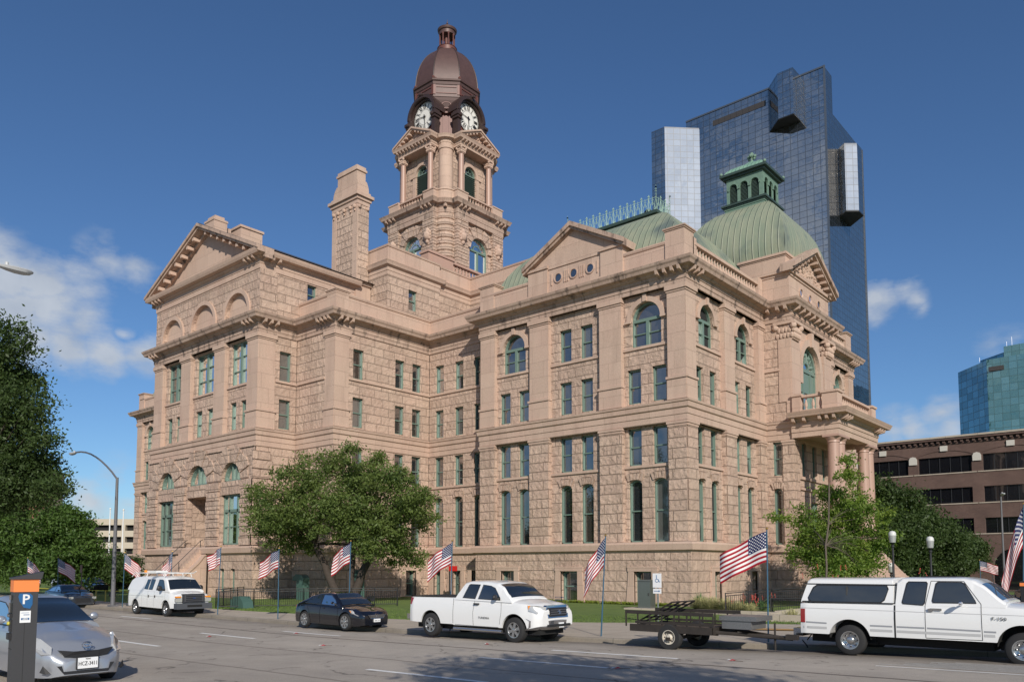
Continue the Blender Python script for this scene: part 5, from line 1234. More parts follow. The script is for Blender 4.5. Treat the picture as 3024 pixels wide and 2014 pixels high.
m=MB(); m.tube((2.95,-.75,1.25),(2.86,-.76,1.85),.008); link_mesh('aerial',m,M_dark,f)
m=MB()
for k in range(12): m.tube((-1.15-.02*k,-.1+.02*math.sin(k),.4-.03*k if k<6 else .22-.03*(12-k)),(-1.17-.02*k,-.1+.02*math.sin(k+1),.37-.03*k if k<6 else .22-.03*(11-k)),.015)
link_mesh('tow_chain',m,M_under,f)
# --- modern white double cab pickup
tq=vroot('pickup_truck','white double cab pickup truck with open bed and chrome front bumper, behind the flat trailer',3.54,-22.42,.045)
c=Car(tq,.86,[(-1.05,.44),(-.5,.42),(.95,.42),(1.0,.4),(3.0,.4),(3.9,.42),(4.3,.5)],[(-1.0,1.2),(1.0,1.22),(3.0,1.17),(3.9,1.1),(4.2,1.0),(4.32,.9)],[(-1.0,1.21),(1.0,1.23),(3.0,1.24),(3.5,1.22),(4.0,1.13),(4.25,1.02),(4.32,.92)],[(-1.0,.95),(-.85,1.),(3.6,1.),(4.05,.94),(4.32,.8)],[(-.02,.36,.45),(3.4,.36,.46)],-1.0,4.32,M_wpaint,zm=.7,tuck=.06)
c.body()
c.house([(1.0,1.2),(3.2,1.17)],[(1.03,1.22),(1.12,1.4),(1.32,1.66),(1.5,1.7),(2.1,1.71),(2.6,1.67),(2.85,1.57),(3.15,1.33),(3.3,1.21)],.82,.66,'cab',.035,zbelt=1.2,zroof=1.7)
c.side_glass([(1.36,1.24),(1.86,1.22),(1.96,1.61),(1.58,1.62),(1.52,1.59)])
c.side_glass([(2.0,1.22),(2.86,1.2),(2.84,1.27),(2.57,1.52),(2.42,1.58),(2.1,1.61)])
c.screen(2.72,3.24,'windshield',.06); c.screen(1.06,1.28,'rear_window',.12)
m=MB(); m.box(-.93,.93,-.74,.74,1.225,1.24); link_mesh('bed_shade_sheet',m,M_under,tq)  # flat dark sheet at rail height standing in for the shaded bed hollow
m=c.seam([(.97,.45),(.97,1.2)],.014)
for q in ([(1.82,.42),(1.8,.8),(1.86,1.2)],[(2.86,.5),(2.92,.85),(2.9,1.19)],[(1.05,.42),(1.82,.41),(2.82,.41)]): t_=c.seam(q,.012); m.add(t_.v,t_.f)
link_mesh('door_seam',m,M_seam,tq)
for x in (-.02,3.4):
    for s in (-1,1): wheel(tq,x,s*.745,.36,.24,s,6)
    well(tq,x,.36,.45,.86)
c.patch([(-.995,.98),(-.93,.96),(-.83,1.17),(-.995,1.19)],'tail_light',M_red,.012)
m=MB(); m.box(-1.16,-.97,-.8,.8,.5,.66); link_mesh('rear_bumper',m,M_steel,tq)
m=MB(); n=14; pts=[(4.22-.42*(abs(-1+2*k/n))**3,.84*(-1+2*k/n)) for k in range(n+1)]
for (x0,y0),(x1,y1) in zip(pts[:-1],pts[1:]): m.add([(x0,y0,.38),(x1,y1,.38),(x1+.14,y1,.46),(x0+.14,y0,.46),(x0+.16,y0,.64),(x1+.16,y1,.64),(x1+.02,y1,.7),(x0+.02,y0,.7)],[(0,1,2,3),(3,2,5,4),(4,5,6,7)])
link_mesh('front_bumper',m,plain('bumper_chrome',(.5,.5,.52),.18,metal=.9),tq,True,angle=50)
m=MB(); m.box(4.34,4.4,-.5,.5,.47,.54); link_mesh('bumper_intake',m,M_dark,tq)
for s in (-1,1): m=MB(); m.lathe((4.17,s*.6,.56),[(.085,0),(.075,.03),(0,.02)],14,axis='x'); link_mesh('fog_light',m,M_dark,tq,True)
def frontpatch(root,ys,zs_,x0,bulge,name,mat,th=.04,tilt=.1):
    m=MB(); 
    a=[(x0-bulge*(y/.8)**2-tilt*(z-.8),y,z) for y,z in zip(ys,zs_)]; n=len(a)
    m.add(a+[(x-th,y,z) for x,y,z in a],[tuple(range(n)),tuple(range(n,2*n))]+[(i,(i+1)%n,n+(i+1)%n,n+i) for i in range(n)]); return link_mesh(name,m,mat,root)
frontpatch(tq,[-.46,.46,.5,.44,-.44,-.5],[.72,.72,1.0,1.07,1.07,1.0],4.36,.1,'grille_surround',M_steel,.1,.22)
frontpatch(tq,[-.37,.37,.4,-.4],[.76,.76,1.0,1.0],4.385,.1,'grille',M_dark,.03,.22)
m=MB()
for z in (.82,.88,.94): m.box(4.35,4.385-.22*(z-.8),-.36,.36,z-.008,z+.008)
link_mesh('grille_bar',m,plain('grille_bar',(.12,.12,.13),.4),tq)
m=MB()
for rx,rz,dz in ((.075,.05,0),(.05,.018,.02),(.02,.048,0)):
    for k in range(20):
        a0,a1=2*PI*k/20,2*PI*(k+1)/20; m.tube((4.38,rx*math.cos(a0),.88+dz+rz*math.sin(a0)),(4.38,rx*math.cos(a1),.88+dz+rz*math.sin(a1)),.008,.008,5)
link_mesh('front_badge',m,M_steel,tq)
for s in (-1,1):
    m=MB(); pts=[(4.28,.5,.82),(4.3,.5,1.03),(4.12,.7,1.06),(3.9,.815,1.07),(3.93,.83,.92),(4.15,.76,.84)]
    m.add([(x+.012,s*(y+.012),z) for x,y,z in pts]+[(x-.1,s*(y-.06),z) for x,y,z in pts],[tuple(range(6)),tuple(range(6,12))]+[(i,(i+1)%6,6+(i+1)%6,6+i) for i in range(6)]); h_=link_mesh('headlight',m,M_head,tq)
    m=MB(); m.add([(3.9,s*.83,1.065),(3.98,s*.815,1.065),(3.93,s*.842,.95)],[(0,1,2)]); link_mesh('indicator',m,M_amber,h_)
mirror(tq,2.75,1.27,.8,M_dark,.2,.17,.11)
m=MB(); m.box(1.86,2.05,-.9,-.84,1.04,1.08); link_mesh('door_handle',m,M_dark,tq)
m=MB(); m.tube((1.0,-.84,.3),(2.95,-.84,.3),.045,.045,8); m.tube((1.0,.84,.3),(2.95,.84,.3),.045,.045,8); link_mesh('running_board',m,M_rim,tq,True)
m=MB(); m.box(-.9,4.1,-.55,.55,.24,.42); link_mesh('chassis',m,M_under,tq)
textmesh('badge','TUNDRA',.085,M_seam,tq,(2.25,-.875,.66),RX,sx=1.25)
m=MB(); m.box(4.375,4.39,-.02,.2,.44,.58); p_=link_mesh('licence_plate',m,M_plate,tq); textmesh('plate_text','CX 4B77',.045,M_black,p_,(4.393,.09,.5),RF)
m=MB(); m.tube((1.45,-.1,1.3),(1.45,-.1,1.5),.09); m.box(1.4,1.5,-.35,.1,1.2,1.45); 
# --- black sedan
sd=vroot('sedan','shiny black four door sedan parked at the kerb, beside the blue flag pole',-3.32,-22.42,-.01)
c=Car(sd,.78,[(-.75,.2),(-.3,.17),(2.1,.15),(3.0,.15),(3.25,.2)],[(-.78,.8),(-.3,.87),(.6,.86),(1.9,.8),(2.6,.76),(3.0,.66),(3.2,.52)],[(-.78,.86),(-.45,.92),(0,.93),(1.9,.85),(2.1,.84),(2.7,.77),(3.05,.66),(3.2,.54)],[(-.78,.8),(-.6,.93),(0,1.),(2.2,1.),(2.8,.93),(3.1,.8),(3.2,.66)],[(0,.3,.335),(2.4,.3,.335)],-.78,3.2,M_bpaint,zm=.45,tuck=.07)
c.body(); c.house([(-.3,.86),(2.2,.8)],[(-.42,.9),(-.15,1.0),(.3,1.17),(.75,1.25),(1.2,1.27),(1.5,1.24),(1.85,1.05),(2.2,.84)],.72,.54,'roof',.02,zbelt=.84,zroof=1.25)
c.side_glass([(.02,.9),(.93,.87),(.93,1.19),(.7,1.17),(.4,1.09)]); c.side_glass([(.98,.87),(1.93,.84),(1.7,1.03),(1.4,1.18),(.98,1.19)])
c.screen(1.52,2.16,'windshield',.05); c.screen(-.36,.45,'rear_window',.1)
m=c.seam([(.95,.2),(.95,.86)]); 
for q in ([(1.98,.3),(2.0,.55),(1.95,.8)],[(.3,.55),(.1,.87)],[(.3,.55),(.4,.2)]): t_=c.seam(q,.01); m.add(t_.v,t_.f)
link_mesh('door_seam',m,plain('black_gap',(.001,.001,.001),.9),sd)
for sg in (-1,1):
    m=MB(); m.path([(x,sg*(c.yp(z)+.014),z) for x,z in [(0,.885),(.95,.86),(1.95,.835)]],.008,5); m.path([(x,sg*(c.yp(z)+.012),z) for x,z in [(0,.89),(.4,1.105),(.7,1.19),(1.0,1.21),(1.4,1.2),(1.72,1.04),(1.95,.835)]],.006,5); link_mesh('chrome_trim',m,M_steel,sd)
for x in (0,2.4):
    for s in (-1,1): wheel(sd,x,s*.68,.29,.18,s,7,None,'alloy',.74)
    well(sd,x,.3,.335,.78)
mirror(sd,1.72,.93,.7,M_bpaint,.13,.1,.08)
for s in (-1,1):
    m=MB(); pts=[(2.62,.72,.69),(2.75,.745,.6),(3.0,.66,.5),(3.1,.5,.5),(3.07,.48,.56),(2.85,.6,.68)]
    m.add([(x+.012,s*(y+.008),z+.01) for x,y,z in pts]+[(x-.1,s*(y-.05),z-.05) for x,y,z in pts],[tuple(range(6)),tuple(range(6,12))]+[(i,(i+1)%6,6+(i+1)%6,6+i) for i in range(6)]); h_=link_mesh('headlight',m,M_head,sd)
    m=MB(); m.add([(2.6,s*.737,.7),(2.75,s*.75,.68),(2.74,s*.757,.6)],[(0,1,2)]); link_mesh('indicator',m,M_amber,h_)
    m=MB(); m.box(-.787,-.72,s*.4,s*.58,.66,.78); link_mesh('tail_light',m,M_red,sd)
frontpatch(sd,[-.38,.38,.28,-.28],[.54,.54,.43,.43],3.23,.05,'grille',M_seam,.04,0)
m=MB()
for z in (.45,.485,.52): m.box(3.19,3.245,-.3,.3,z-.006,z+.006)
m.path([(3.22,-.38,.55),(3.24,-.28,.42),(3.24,.28,.42),(3.22,.38,.55)],.008,5); link_mesh('grille_bar',m,M_steel,sd)
m=MB(); m.lathe((3.235,0,.49),[(.05,0),(.04,.01)],16,axis='x'); m.box(3.235,3.25,-.06,.06,.48,.5); link_mesh('front_badge',m,M_steel,sd)
frontpatch(sd,[-.4,.4,.35,-.35],[.28,.28,.2,.2],3.2,.04,'intake',M_under,.03,0)
m=MB(); m.box(3.22,3.25,-.14,.14,.29,.4); p_=link_mesh('licence_plate',m,M_plate,sd); textmesh('plate_text','HBX-7719',.055,M_black,p_,(3.253,0,.335),RF)
m=MB(); m.box(.2,.3,-.74,-.7,.74,.77); m.box(1.08,1.2,-.765,-.72,.72,.745); link_mesh('door_handle',m,M_bpaint,sd)
# --- white work van with roof rack
vn=vroot('cargo_van','white work van with a ladder rack on its roof, parked by the courthouse stairs',-17.05,-22.42,-.07)
c=Car(vn,.86,[(-.95,.4),(3.0,.36),(3.9,.4)],[(-.9,1.2),(2.6,1.2),(3.1,1.13),(3.75,1.02),(3.95,.95)],[(-.9,1.2),(3.0,1.2),(3.4,1.18),(3.8,1.08),(3.95,.98)],[(-.9,.93),(-.7,1),(3.4,1),(3.8,.95),(3.95,.88)],[(0,.34,.4),(3.07,.34,.42)],-.9,3.95,M_wpaint,zm=.7,tuck=.05)
c.body(); c.house([(-.88,1.2),(3.4,1.14)],[(-.9,1.22),(-.82,1.45),(-.68,1.66),(-.45,1.75),(.3,1.79),(2.3,1.79),(2.65,1.74),(2.8,1.68),(3.35,1.18)],.82,.68,'cabin',.04,zbelt=1.18,zroof=1.78)
c.side_glass([(.86,1.24),(1.2,1.22),(1.25,1.66),(1.0,1.66)]); c.side_glass([(1.32,1.22),(1.68,1.21),(1.78,1.66),(1.4,1.66)]); c.side_glass([(2.08,1.2),(2.95,1.18),(2.93,1.24),(2.6,1.62),(2.5,1.66),(2.16,1.66)])
c.screen(2.86,3.3,'windshield',.05)
m=c.seam([(1.9,.42),(1.92,1.15),(2.0,1.7)])
for q in ([(1.26,.42),(1.26,1.7)],[(.68,.45),(.68,1.1),(.8,1.68)],[(2.98,.8),(2.96,1.15)],[(-.8,.9),(2.9,.9)]): t_=c.seam(q,.01); m.add(t_.v,t_.f)
link_mesh('door_seam',m,plain('soft_seam',(.3,.3,.3),.7),vn)
for x in (0,3.07):
    for s in (-1,1): wheel(vn,x,s*.76,.33,.2,s,8,None,'steel',.58)
    well(vn,x,.34,.4,.86)
m=MB(); m.box(3.85,4.14,-.84,.84,.36,.62); link_mesh('front_bumper',m,M_bumpg,vn); m=MB(); m.box(4.1,4.15,-.35,.35,.45,.55); link_mesh('bumper_intake',m,M_under,vn)
frontpatch(vn,[-.52,.52,.52,-.52],[.64,.64,1.04,1.04],4.06,.05,'grille_surround',plain('grille_black',(.035,.035,.04),.45),.14,.1)
m=MB()
for z in (.72,.8,.88,.96): m.box(4.0,4.085-.1*(z-.8),-.4,.4,z-.014,z+.014)
for y in (-.42,.42): m.box(4.0,4.075,y-.03,y+.03,.68,1.0)
link_mesh('grille_bar',m,plain('grille_bar2',(.07,.07,.075),.5),vn)
m=MB(); m.sphere((4.09,0,.84),.5,14,6,(.02,.16,.07)); link_mesh('front_badge',m,plain('badge_blue',(.01,.03,.15),.3),vn,True); textmesh('badge_script','Ford',.06,M_steel,vn,(4.105,0,.84),RF)
for s in (-1,1):
    m=MB(); m.box(3.9,4.02,s*.54,s*.84,.68,.84); h_=link_mesh('headlight',m,M_head,vn); m=MB(); m.box(3.9,4.0,s*.58,s*.83,.87,.94); link_mesh('indicator',m,M_amber,h_)
mirror(vn,2.75,1.28,.84,M_dark,.24,.26,.12)
m=MB(); m.box(-1.08,-.88,-.82,.82,.36,.5); link_mesh('rear_bumper',m,M_bumpg,vn)
m=MB()
for x in (1.38,2.02): m.box(x,x+.03,-.89,-.84,.84,.95)
link_mesh('door_handle',m,M_dark,vn)
m=MB()
for x in (-.3,.7,1.7,2.5): m.tube((x,-.66,1.78),(x,-.6,1.96),.02); m.tube((x,.66,1.78),(x,.6,1.96),.02); m.tube((x,-.68,1.96),(x,.68,1.96),.022)
for y in (-.62,-.2,.25,.62): m.tube((-.6,y,1.97),(2.75,y,1.97),.02)
m.tube((-.6,-.62,1.97),(-.85,-.66,1.78),.02); m.tube((2.75,.62,1.97),(3.0,.62,2.05),.02)
for k in range(9): m.tube((-.4+.3*k,-.2,1.99),(-.4+.3*k,.25,1.99),.014)
link_mesh('roof_rack',m,plain('white_rack',(.7,.7,.68),.5),vn)
m=MB(); m.box(.3,1.2,-.45,.1,1.98,2.08); link_mesh('roof_box',m,M_wpaint,vn); m=MB(); m.lathe((.25,-.5,1.98),[(.07,0),(.07,.12),(0,.14)],10); link_mesh('beacon_light',m,M_amber,vn)
m=MB(); m.box(-.8,3.8,-.5,.5,.22,.4); link_mesh('chassis',m,M_under,vn)
# --- silver hatchback close to the camera
sv=vroot('hatchback','silver hatchback in the near left corner, behind the parking pay station',6.66-3.01*1.08,-34.61,.07)
sv.scale=(1.08,1.02,1.17)
c=Car(sv,.77,[(-.7,.2),(2.7,.16),(2.9,.17),(3.01,.2)],[(-.7,.8),(.5,.86),(1.6,.84),(2.0,.8),(2.6,.68),(2.9,.52),(3.01,.4)],[(-.7,.85),(1.5,.95),(1.75,.93),(2.3,.83),(2.7,.7),(2.92,.55),(3.01,.42)],[(-.7,.85),(0,1),(2.1,1),(2.5,.96),(2.8,.84),(2.95,.68),(3.01,.5)],[(0,.29,.34),(2.25,.29,.34)],-.7,3.01,M_spaint,zm=.45,tuck=.06)
c.body(); c.house([(-.6,.82),(1.7,.84)],[(-.68,.85),(-.45,1.15),(-.1,1.28),(.4,1.33),(.75,1.3),(1.0,1.2),(1.75,.9)],.71,.52,'roof',.025,zbelt=.85,zroof=1.32)
c.side_glass([(-.4,.95),(.3,.9),(.35,1.22),(-.1,1.2)]); c.side_glass([(.36,.9),(1.45,.9),(1.0,1.14),(.75,1.22),(.4,1.24)])
c.screen(.85,1.72,'windshield',.05,.012)
m=MB()
for k in range(24):       # crumpled sunshade behind the windscreen
    y0=-.6+.05*k; m.add([(1.45,y0,.965+.02*math.sin(k*1.3)),(1.45,y0+.05,.965+.02*math.sin((k+1)*1.3)),(1.2,y0+.05,1.0+.03*math.sin(k*1.1)),(1.2,y0,1.0+.03*math.sin(k*.9))],[(0,1,2,3)])
for x in (0,2.25):
    for s in (-1,1): wheel(sv,x,s*.67,.28,.18,s,5)
    well(sv,x,.29,.34,.77)
mirror(sv,1.3,.98,.7,M_spaint,.17,.13,.1)
for s in (-1,1):
    m=MB(); pts=[(2.35,.69,.76),(2.5,.73,.62),(2.8,.655,.5),(2.9,.53,.5),(2.82,.5,.6),(2.6,.6,.72)]
    m.add([(x+.02,s*(y+.01),z+.015) for x,y,z in pts]+[(x-.12,s*(y-.06),z-.06) for x,y,z in pts],[tuple(range(6)),tuple(range(6,12))]+[(i,(i+1)%6,6+(i+1)%6,6+i) for i in range(6)]); link_mesh('headlight',m,M_head,sv)
    m=MB(); m.add([(2.93,s*.6,.3),(2.99,s*.4,.24),(2.97,s*.45,.36),(2.9,s*.62,.38)],[(0,1,2,3)]); 
    m=MB(); m.add([(2.9,s*.66,.36),(2.955,s*.56,.25),(2.93,s*.62,.23),(2.87,s*.70,.26)],[(0,1,2,3)]); link_mesh('fog_recess',m,M_dark,sv)
frontpatch(sv,[-.45,-.2,.2,.45,.36,.18,-.18,-.36],[.575,.545,.545,.575,.475,.455,.455,.475],3.03,.12,'grille',M_dark,.06,-.05)
frontpatch(sv,[-.47,.47,.36,-.36],[.345,.345,.215,.215],3.035,.1,'intake',M_dark,.06,0)
m=MB()
for rx,rz,dz in ((.085,.045,0),(.05,.016,.018),(.022,.044,0)):
    for k in range(20):
        a0,a1=2*PI*k/20,2*PI*(k+1)/20; m.tube((2.99,rx*math.cos(a0),.635+dz+rz*math.sin(a0)),(2.99,rx*math.cos(a1),.635+dz+rz*math.sin(a1)),.007,.007,5)
link_mesh('front_badge',m,M_steel,sv)
m=MB(); m.box(3.03,3.06,-.165,.165,.29,.45); m2=MB(); m2.box(3.02,3.05,-.18,.18,.275,.465); p_=link_mesh('licence_plate',m,M_plate,sv,label='white TEXAS plate reading HCZ-3411'); link_mesh('plate_frame',m2,M_dark,p_)
textmesh('plate_number','HCZ-3411',.085,M_black,p_,(3.063,0,.36),RF,sx=.85); textmesh('plate_state','TEXAS',.03,M_black,p_,(3.063,0,.43),RF)
m=MB(); m.add([(1.66,-.3,.985),(1.66,-.2,.985),(1.55,-.2,1.03),(1.55,-.3,1.03)],[(0,1,2,3)])
# --- dark saloon parked further left and two far cars
dk=vroot('sedan','dark grey sedan parked on the far left, beyond the orange topped pay station',-28.9,-22.3,-.1)
c=Car(dk,.8,[(-.8,.2),(3.1,.18)],[(-.8,.85),(.6,.88),(2.4,.8),(3.0,.62),(3.15,.5)],[(-.8,.9),(1.9,.9),(2.6,.82),(3.0,.68),(3.15,.52)],[(-.8,.82),(0,1.),(2.5,1.),(3.0,.85),(3.15,.7)],[(0,.31,.35),(2.5,.31,.35)],-.8,3.15,plain('dark_grey_paint',(.035,.04,.05),.2,coat=1.),zm=.5,tuck=.06)
c.body(); c.house([(-.3,.86),(2.2,.8)],[(-.5,.9),(.2,1.18),(.8,1.27),(1.3,1.24),(2.1,.88)],.72,.54,'roof',.02,zbelt=.86,zroof=1.26)
c.side_glass([(.0,.9),(.93,.89),(.93,1.17),(.4,1.1)]); c.side_glass([(.98,.89),(1.9,.88),(1.35,1.17),(.98,1.19)]); c.screen(1.4,2.06,'windshield',.05)
for x in (0,2.5):
    for s in (-1,1): wheel(dk,x,s*.7,.3,.18,s,5)
    well(dk,x,.31,.35,.8)
for s in (-1,1): m=MB(); m.box(3.0,3.12,s*.5,s*.7,.5,.62); link_mesh('headlight',m,M_head,dk)
frontpatch(dk,[-.4,.4,.4,-.4],[.3,.3,.55,.55],3.17,.05,'grille',M_dark,.05,0)
mirror(dk,1.75,.95,.72,M_dark,.12,.09,.07)
def farcar(x,y,z,rz,paint,label,h=1.25):
    r=thing('parked_car',label,'car',(x,y,z),None,(0,0,rz),world=False)
    c=Car(r,.75,[(-.8,.2),(3.0,.2)],[(-.8,.8),(3.0,.65)],[(-.8,.85),(2.,.82),(3.0,.68)],[(-.8,.85),(0,1.),(2.5,1.),(3.0,.8)],[(0,.3,.34),(2.4,.3,.34)],-.8,3.,paint,zm=.45)
    c.body(); c.house([(-.4,.8),(2,.8)],[(-.6,.84),(.2,1.15),(.8,h),(1.3,h-.03),(2.1,.84)],.7,.54,'roof',.02,zbelt=.82,zroof=1.25); c.side_glass([(0,.88),(1.8,.86),(1.3,1.16),(.4,1.14)]); c.screen(1.4,2.04,'windshield',.05)
    for xx in (0,2.4):
        for s in (-1,1): wheel(r,xx,s*.66,.29,.17,s,5)
    return r
farcar(-60,-1,0,R(20),M_wpaint,'white car parked far away on the left, beyond the lawn and under the trees')
farcar(-66,-9,0,R(10),plain('pale_silver_paint',(.35,.37,.4),.3,coat=.6),'pale silver car parked far away left, just behind the lawn edge')
farcar(-52,-12,0,R(0),plain('black_far_paint',(.02,.02,.025),.2,coat=.8),'dark car parked far left directly behind the dark grey sedan')
farcar(14.5,14,0,R(-40),plain('navy_paint',(.01,.015,.03),.2,coat=.8),'dark blue car beyond the white pickup, near the brick building')
# --- flat trailer
M_rust=plain('weathered_black_steel',(.03,.024,.02),.7,noise=.6,nscale=6); M_wood=plain('trailer_boards',(.09,.065,.045),.85,noise=.5,nscale=5); M_alu=plain('diamond_aluminium',(.24,.24,.24),.4,metal=.6,noise=.35,nscale=30)
tr=vroot('utility_trailer','rusty black flat trailer with folded ramp and tool box, hitched behind the white pickup',11.55,-21.85,.1)
W2=.78
m=MB(); m.box(-1.1,1.15,-W2,W2,.5,.58); link_mesh('deck',m,M_wood,tr)
m=MB()
for s in (-1,1): m.box(-1.14,1.18,s*W2-.03,s*W2+.03,.44,.62)
m.box(-1.14,-1.08,-W2,W2,.44,.6); m.box(1.1,1.18,-W2,W2,.44,.62); m.box(-.35,1.1,-.35,-.28,.4,.5); m.box(-.35,1.1,.28,.35,.4,.5)
for s in (-1,1): m.tube((1.1,s*.6,.5),(2.55,0,.42),.045,.045,6)
m.tube((.9,0,.46),(2.85,0,.4),.05,.05,6); m.box(2.7,2.98,-.07,.07,.38,.5); m.tube((2.4,.05,.1),(2.4,.05,.75),.025)
link_mesh('frame',m,M_rust,tr)
m=MB()
for s in (-1,1):
    y=s*(W2-.02)
    m.box(-1.3,1.2,y-.02,y+.02,.88,.97); m.box(-1.0,1.2,y-.02,y+.02,.64,.7)
    for k in range(8): x=-1.28+.354*k; m.box(x-.015,x+.015,y-.015,y+.015,.6 if k else .55,.9)
link_mesh('side_rail',m,M_rust,tr)
m=MB(); 
for y in (-.6,-.2,.2,.6): m.tube((-1.0,y,.68),(.0,y+.0,1.2),.022,.022,5)
for k in range(6): m.tube((-1.0+.2*k,-.6,.68+.104*k),(-1.0+.2*k,.6,.68+.104*k),.02,.02,5)
link_mesh('ramp',m,M_rust,tr)
m=MB(); m.box(1.3,2.05,-.5,.35,.6,.8); link_mesh('tool_box',m,M_alu,tr); m=MB(); m.box(1.25,2.2,-.54,.4,.8,.91); link_mesh('tool_box_lid',m,M_alu,tr)
m=MB(); m.box(-.05,.05,-W2-.1,W2+.1,.25,.33); m.tube((-.4,-.5,.5),(0,-.5,.3),.03); m.tube((.4,-.5,.5),(0,-.5,.3),.03); link_mesh('axle',m,M_rust,tr)
for s in (-1,1): wheel(tr,0.0,s*.72,.33,.19,s,5,plain('worn_white_rim',(.55,.5,.42),.6,noise=.4,nscale=12),'steel',.55)
# ================================================================== GROUND
def sheet(name,x0,x1,yfun0,yfun1,zf,nx,ny,mat,kind='structure',label=None,xs=None):
    m=MB(); vs=[]; xs=xs or [x0+(x1-x0)*i/nx for i in range(nx+1)]; nx=len(xs)-1
    for x in xs:
        a,b_=yfun0(x),yfun1(x)
        for j in range(ny+1): y=a+(b_-a)*j/ny; vs.append((x,y,zf(x,y)))
    m.add(vs,[(i*(ny+1)+j,(i+1)*(ny+1)+j,(i+1)*(ny+1)+j+1,i*(ny+1)+j+1) for i in range(nx) for j in range(ny)])
    o=link_mesh(name,m,mat,None,True,angle=60); o['kind']=kind
    if label: o['label']=label
    return o
def asphalt():
    m,t,b=newmat('street_concrete_asphalt'); tc=N(t,'ShaderNodeTexCoord').outputs['Object']
    n1=N(t,'ShaderNodeTexNoise',inp={'Vector':N(t,'ShaderNodeMapping',inp={0:tc,3:(.08,.5,1)}).outputs[0],'Scale':1.,'Detail':6.,'Roughness':.6})
    n2=N(t,'ShaderNodeTexNoise',inp={'Vector':tc,'Scale':60.,'Detail':3.,'Roughness':.8})
    n3=N(t,'ShaderNodeTexNoise',inp={'Vector':tc,'Scale':.7,'Detail':8.,'Roughness':.7})
    col=mixc(t,N(t,'ShaderNodeMapRange',inp={0:n1.outputs['Fac'],1:.3,2:.7}).outputs[0],(.39,.34,.285),(.48,.425,.36))
    col=mixc(t,N(t,'ShaderNodeMapRange',inp={0:n3.outputs['Fac'],1:.4,2:.75,3:0,4:.6}).outputs[0],col,(.27,.24,.21))
    n6=N(t,'ShaderNodeTexNoise',inp={'Vector':tc,'Scale':2.6,'Detail':4.,'Roughness':.5}); col=mixc(t,N(t,'ShaderNodeMapRange',inp={0:n6.outputs['Fac'],1:.68,2:.74,3:0,4:.55}).outputs[0],col,(.10,.09,.08))
    pv=N(t,'ShaderNodeTexBrick',offset=.37,inp={'Vector':tc,'Color1':(0,0,0,1),'Color2':(1,1,1,1),'Mortar':(.5,.5,.5,1),'Scale':1.,'Mortar Size':.02,'Brick Width':11.,'Row Height':3.1}); col=N(t,'ShaderNodeVectorMath',operation='SCALE',inp={0:col,3:N(t,'ShaderNodeMapRange',inp={0:pv.outputs['Color'],1:0.,2:1.,3:.9,4:1.06}).outputs[0]}).outputs[0]
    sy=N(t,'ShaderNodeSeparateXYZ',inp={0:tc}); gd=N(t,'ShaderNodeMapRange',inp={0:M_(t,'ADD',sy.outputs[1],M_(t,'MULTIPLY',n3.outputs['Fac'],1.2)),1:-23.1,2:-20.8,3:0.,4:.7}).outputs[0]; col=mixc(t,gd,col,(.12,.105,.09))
    sp=N(t,'ShaderNodeMapRange',inp={0:n2.outputs['Fac'],1:.3,2:.7,3:.75,4:1.2}).outputs[0]
    col=N(t,'ShaderNodeVectorMath',operation='SCALE',inp={0:col,3:sp}).outputs[0]
    # cracks
    wn=N(t,'ShaderNodeTexNoise',inp={'Vector':tc,'Scale':1.2,'Detail':6.})
    wv=N(t,'ShaderNodeVectorMath',operation='ADD',inp={0:tc,1:N(t,'ShaderNodeVectorMath',operation='SCALE',inp={0:wn.outputs['Color'],3:1.1}).outputs[0]}).outputs[0]
    v=N(t,'ShaderNodeTexVoronoi',feature='DISTANCE_TO_EDGE',inp={'Vector':wv,'Scale':.33})
    cr=N(t,'ShaderNodeMapRange',inp={0:v.outputs['Distance'],1:.0,2:.014,3:.75,4:0.}).outputs[0]
    cr=M_(t,'MULTIPLY',cr,N(t,'ShaderNodeMapRange',inp={0:n3.outputs['Fac'],1:.48,2:.56}).outputs[0])
    col=mixc(t,cr,col,(.05,.045,.04))
    s=N(t,'ShaderNodeSeparateXYZ',inp={0:tc}); 
    for y0,w,f in ((-25.55,.07,.7),(-28.6,.05,.45),(-31.5,.05,.4)):     # longitudinal seams sealed with tar
        yy=M_(t,'ADD',s.outputs[1],M_(t,'MULTIPLY',M_(t,'SUBTRACT',wn.outputs['Fac'],.5),.18))
        d=M_(t,'ABSOLUTE',M_(t,'SUBTRACT',yy,y0)); k=M_(t,'MULTIPLY',M_(t,'LESS_THAN',d,w),f); col=mixc(t,k,col,(.06,.045,.038))
    t.links.new(col,b.inputs['Base Color']); b.inputs['Roughness'].default_value=.88; b.inputs['Specular IOR Level'].default_value=.3
    bn=N(t,'ShaderNodeBump',inp={'Strength':.5,'Distance':.01,'Height':n2.outputs['Fac']}); t.links.new(bn.outputs[0],b.inputs['Normal']); return m
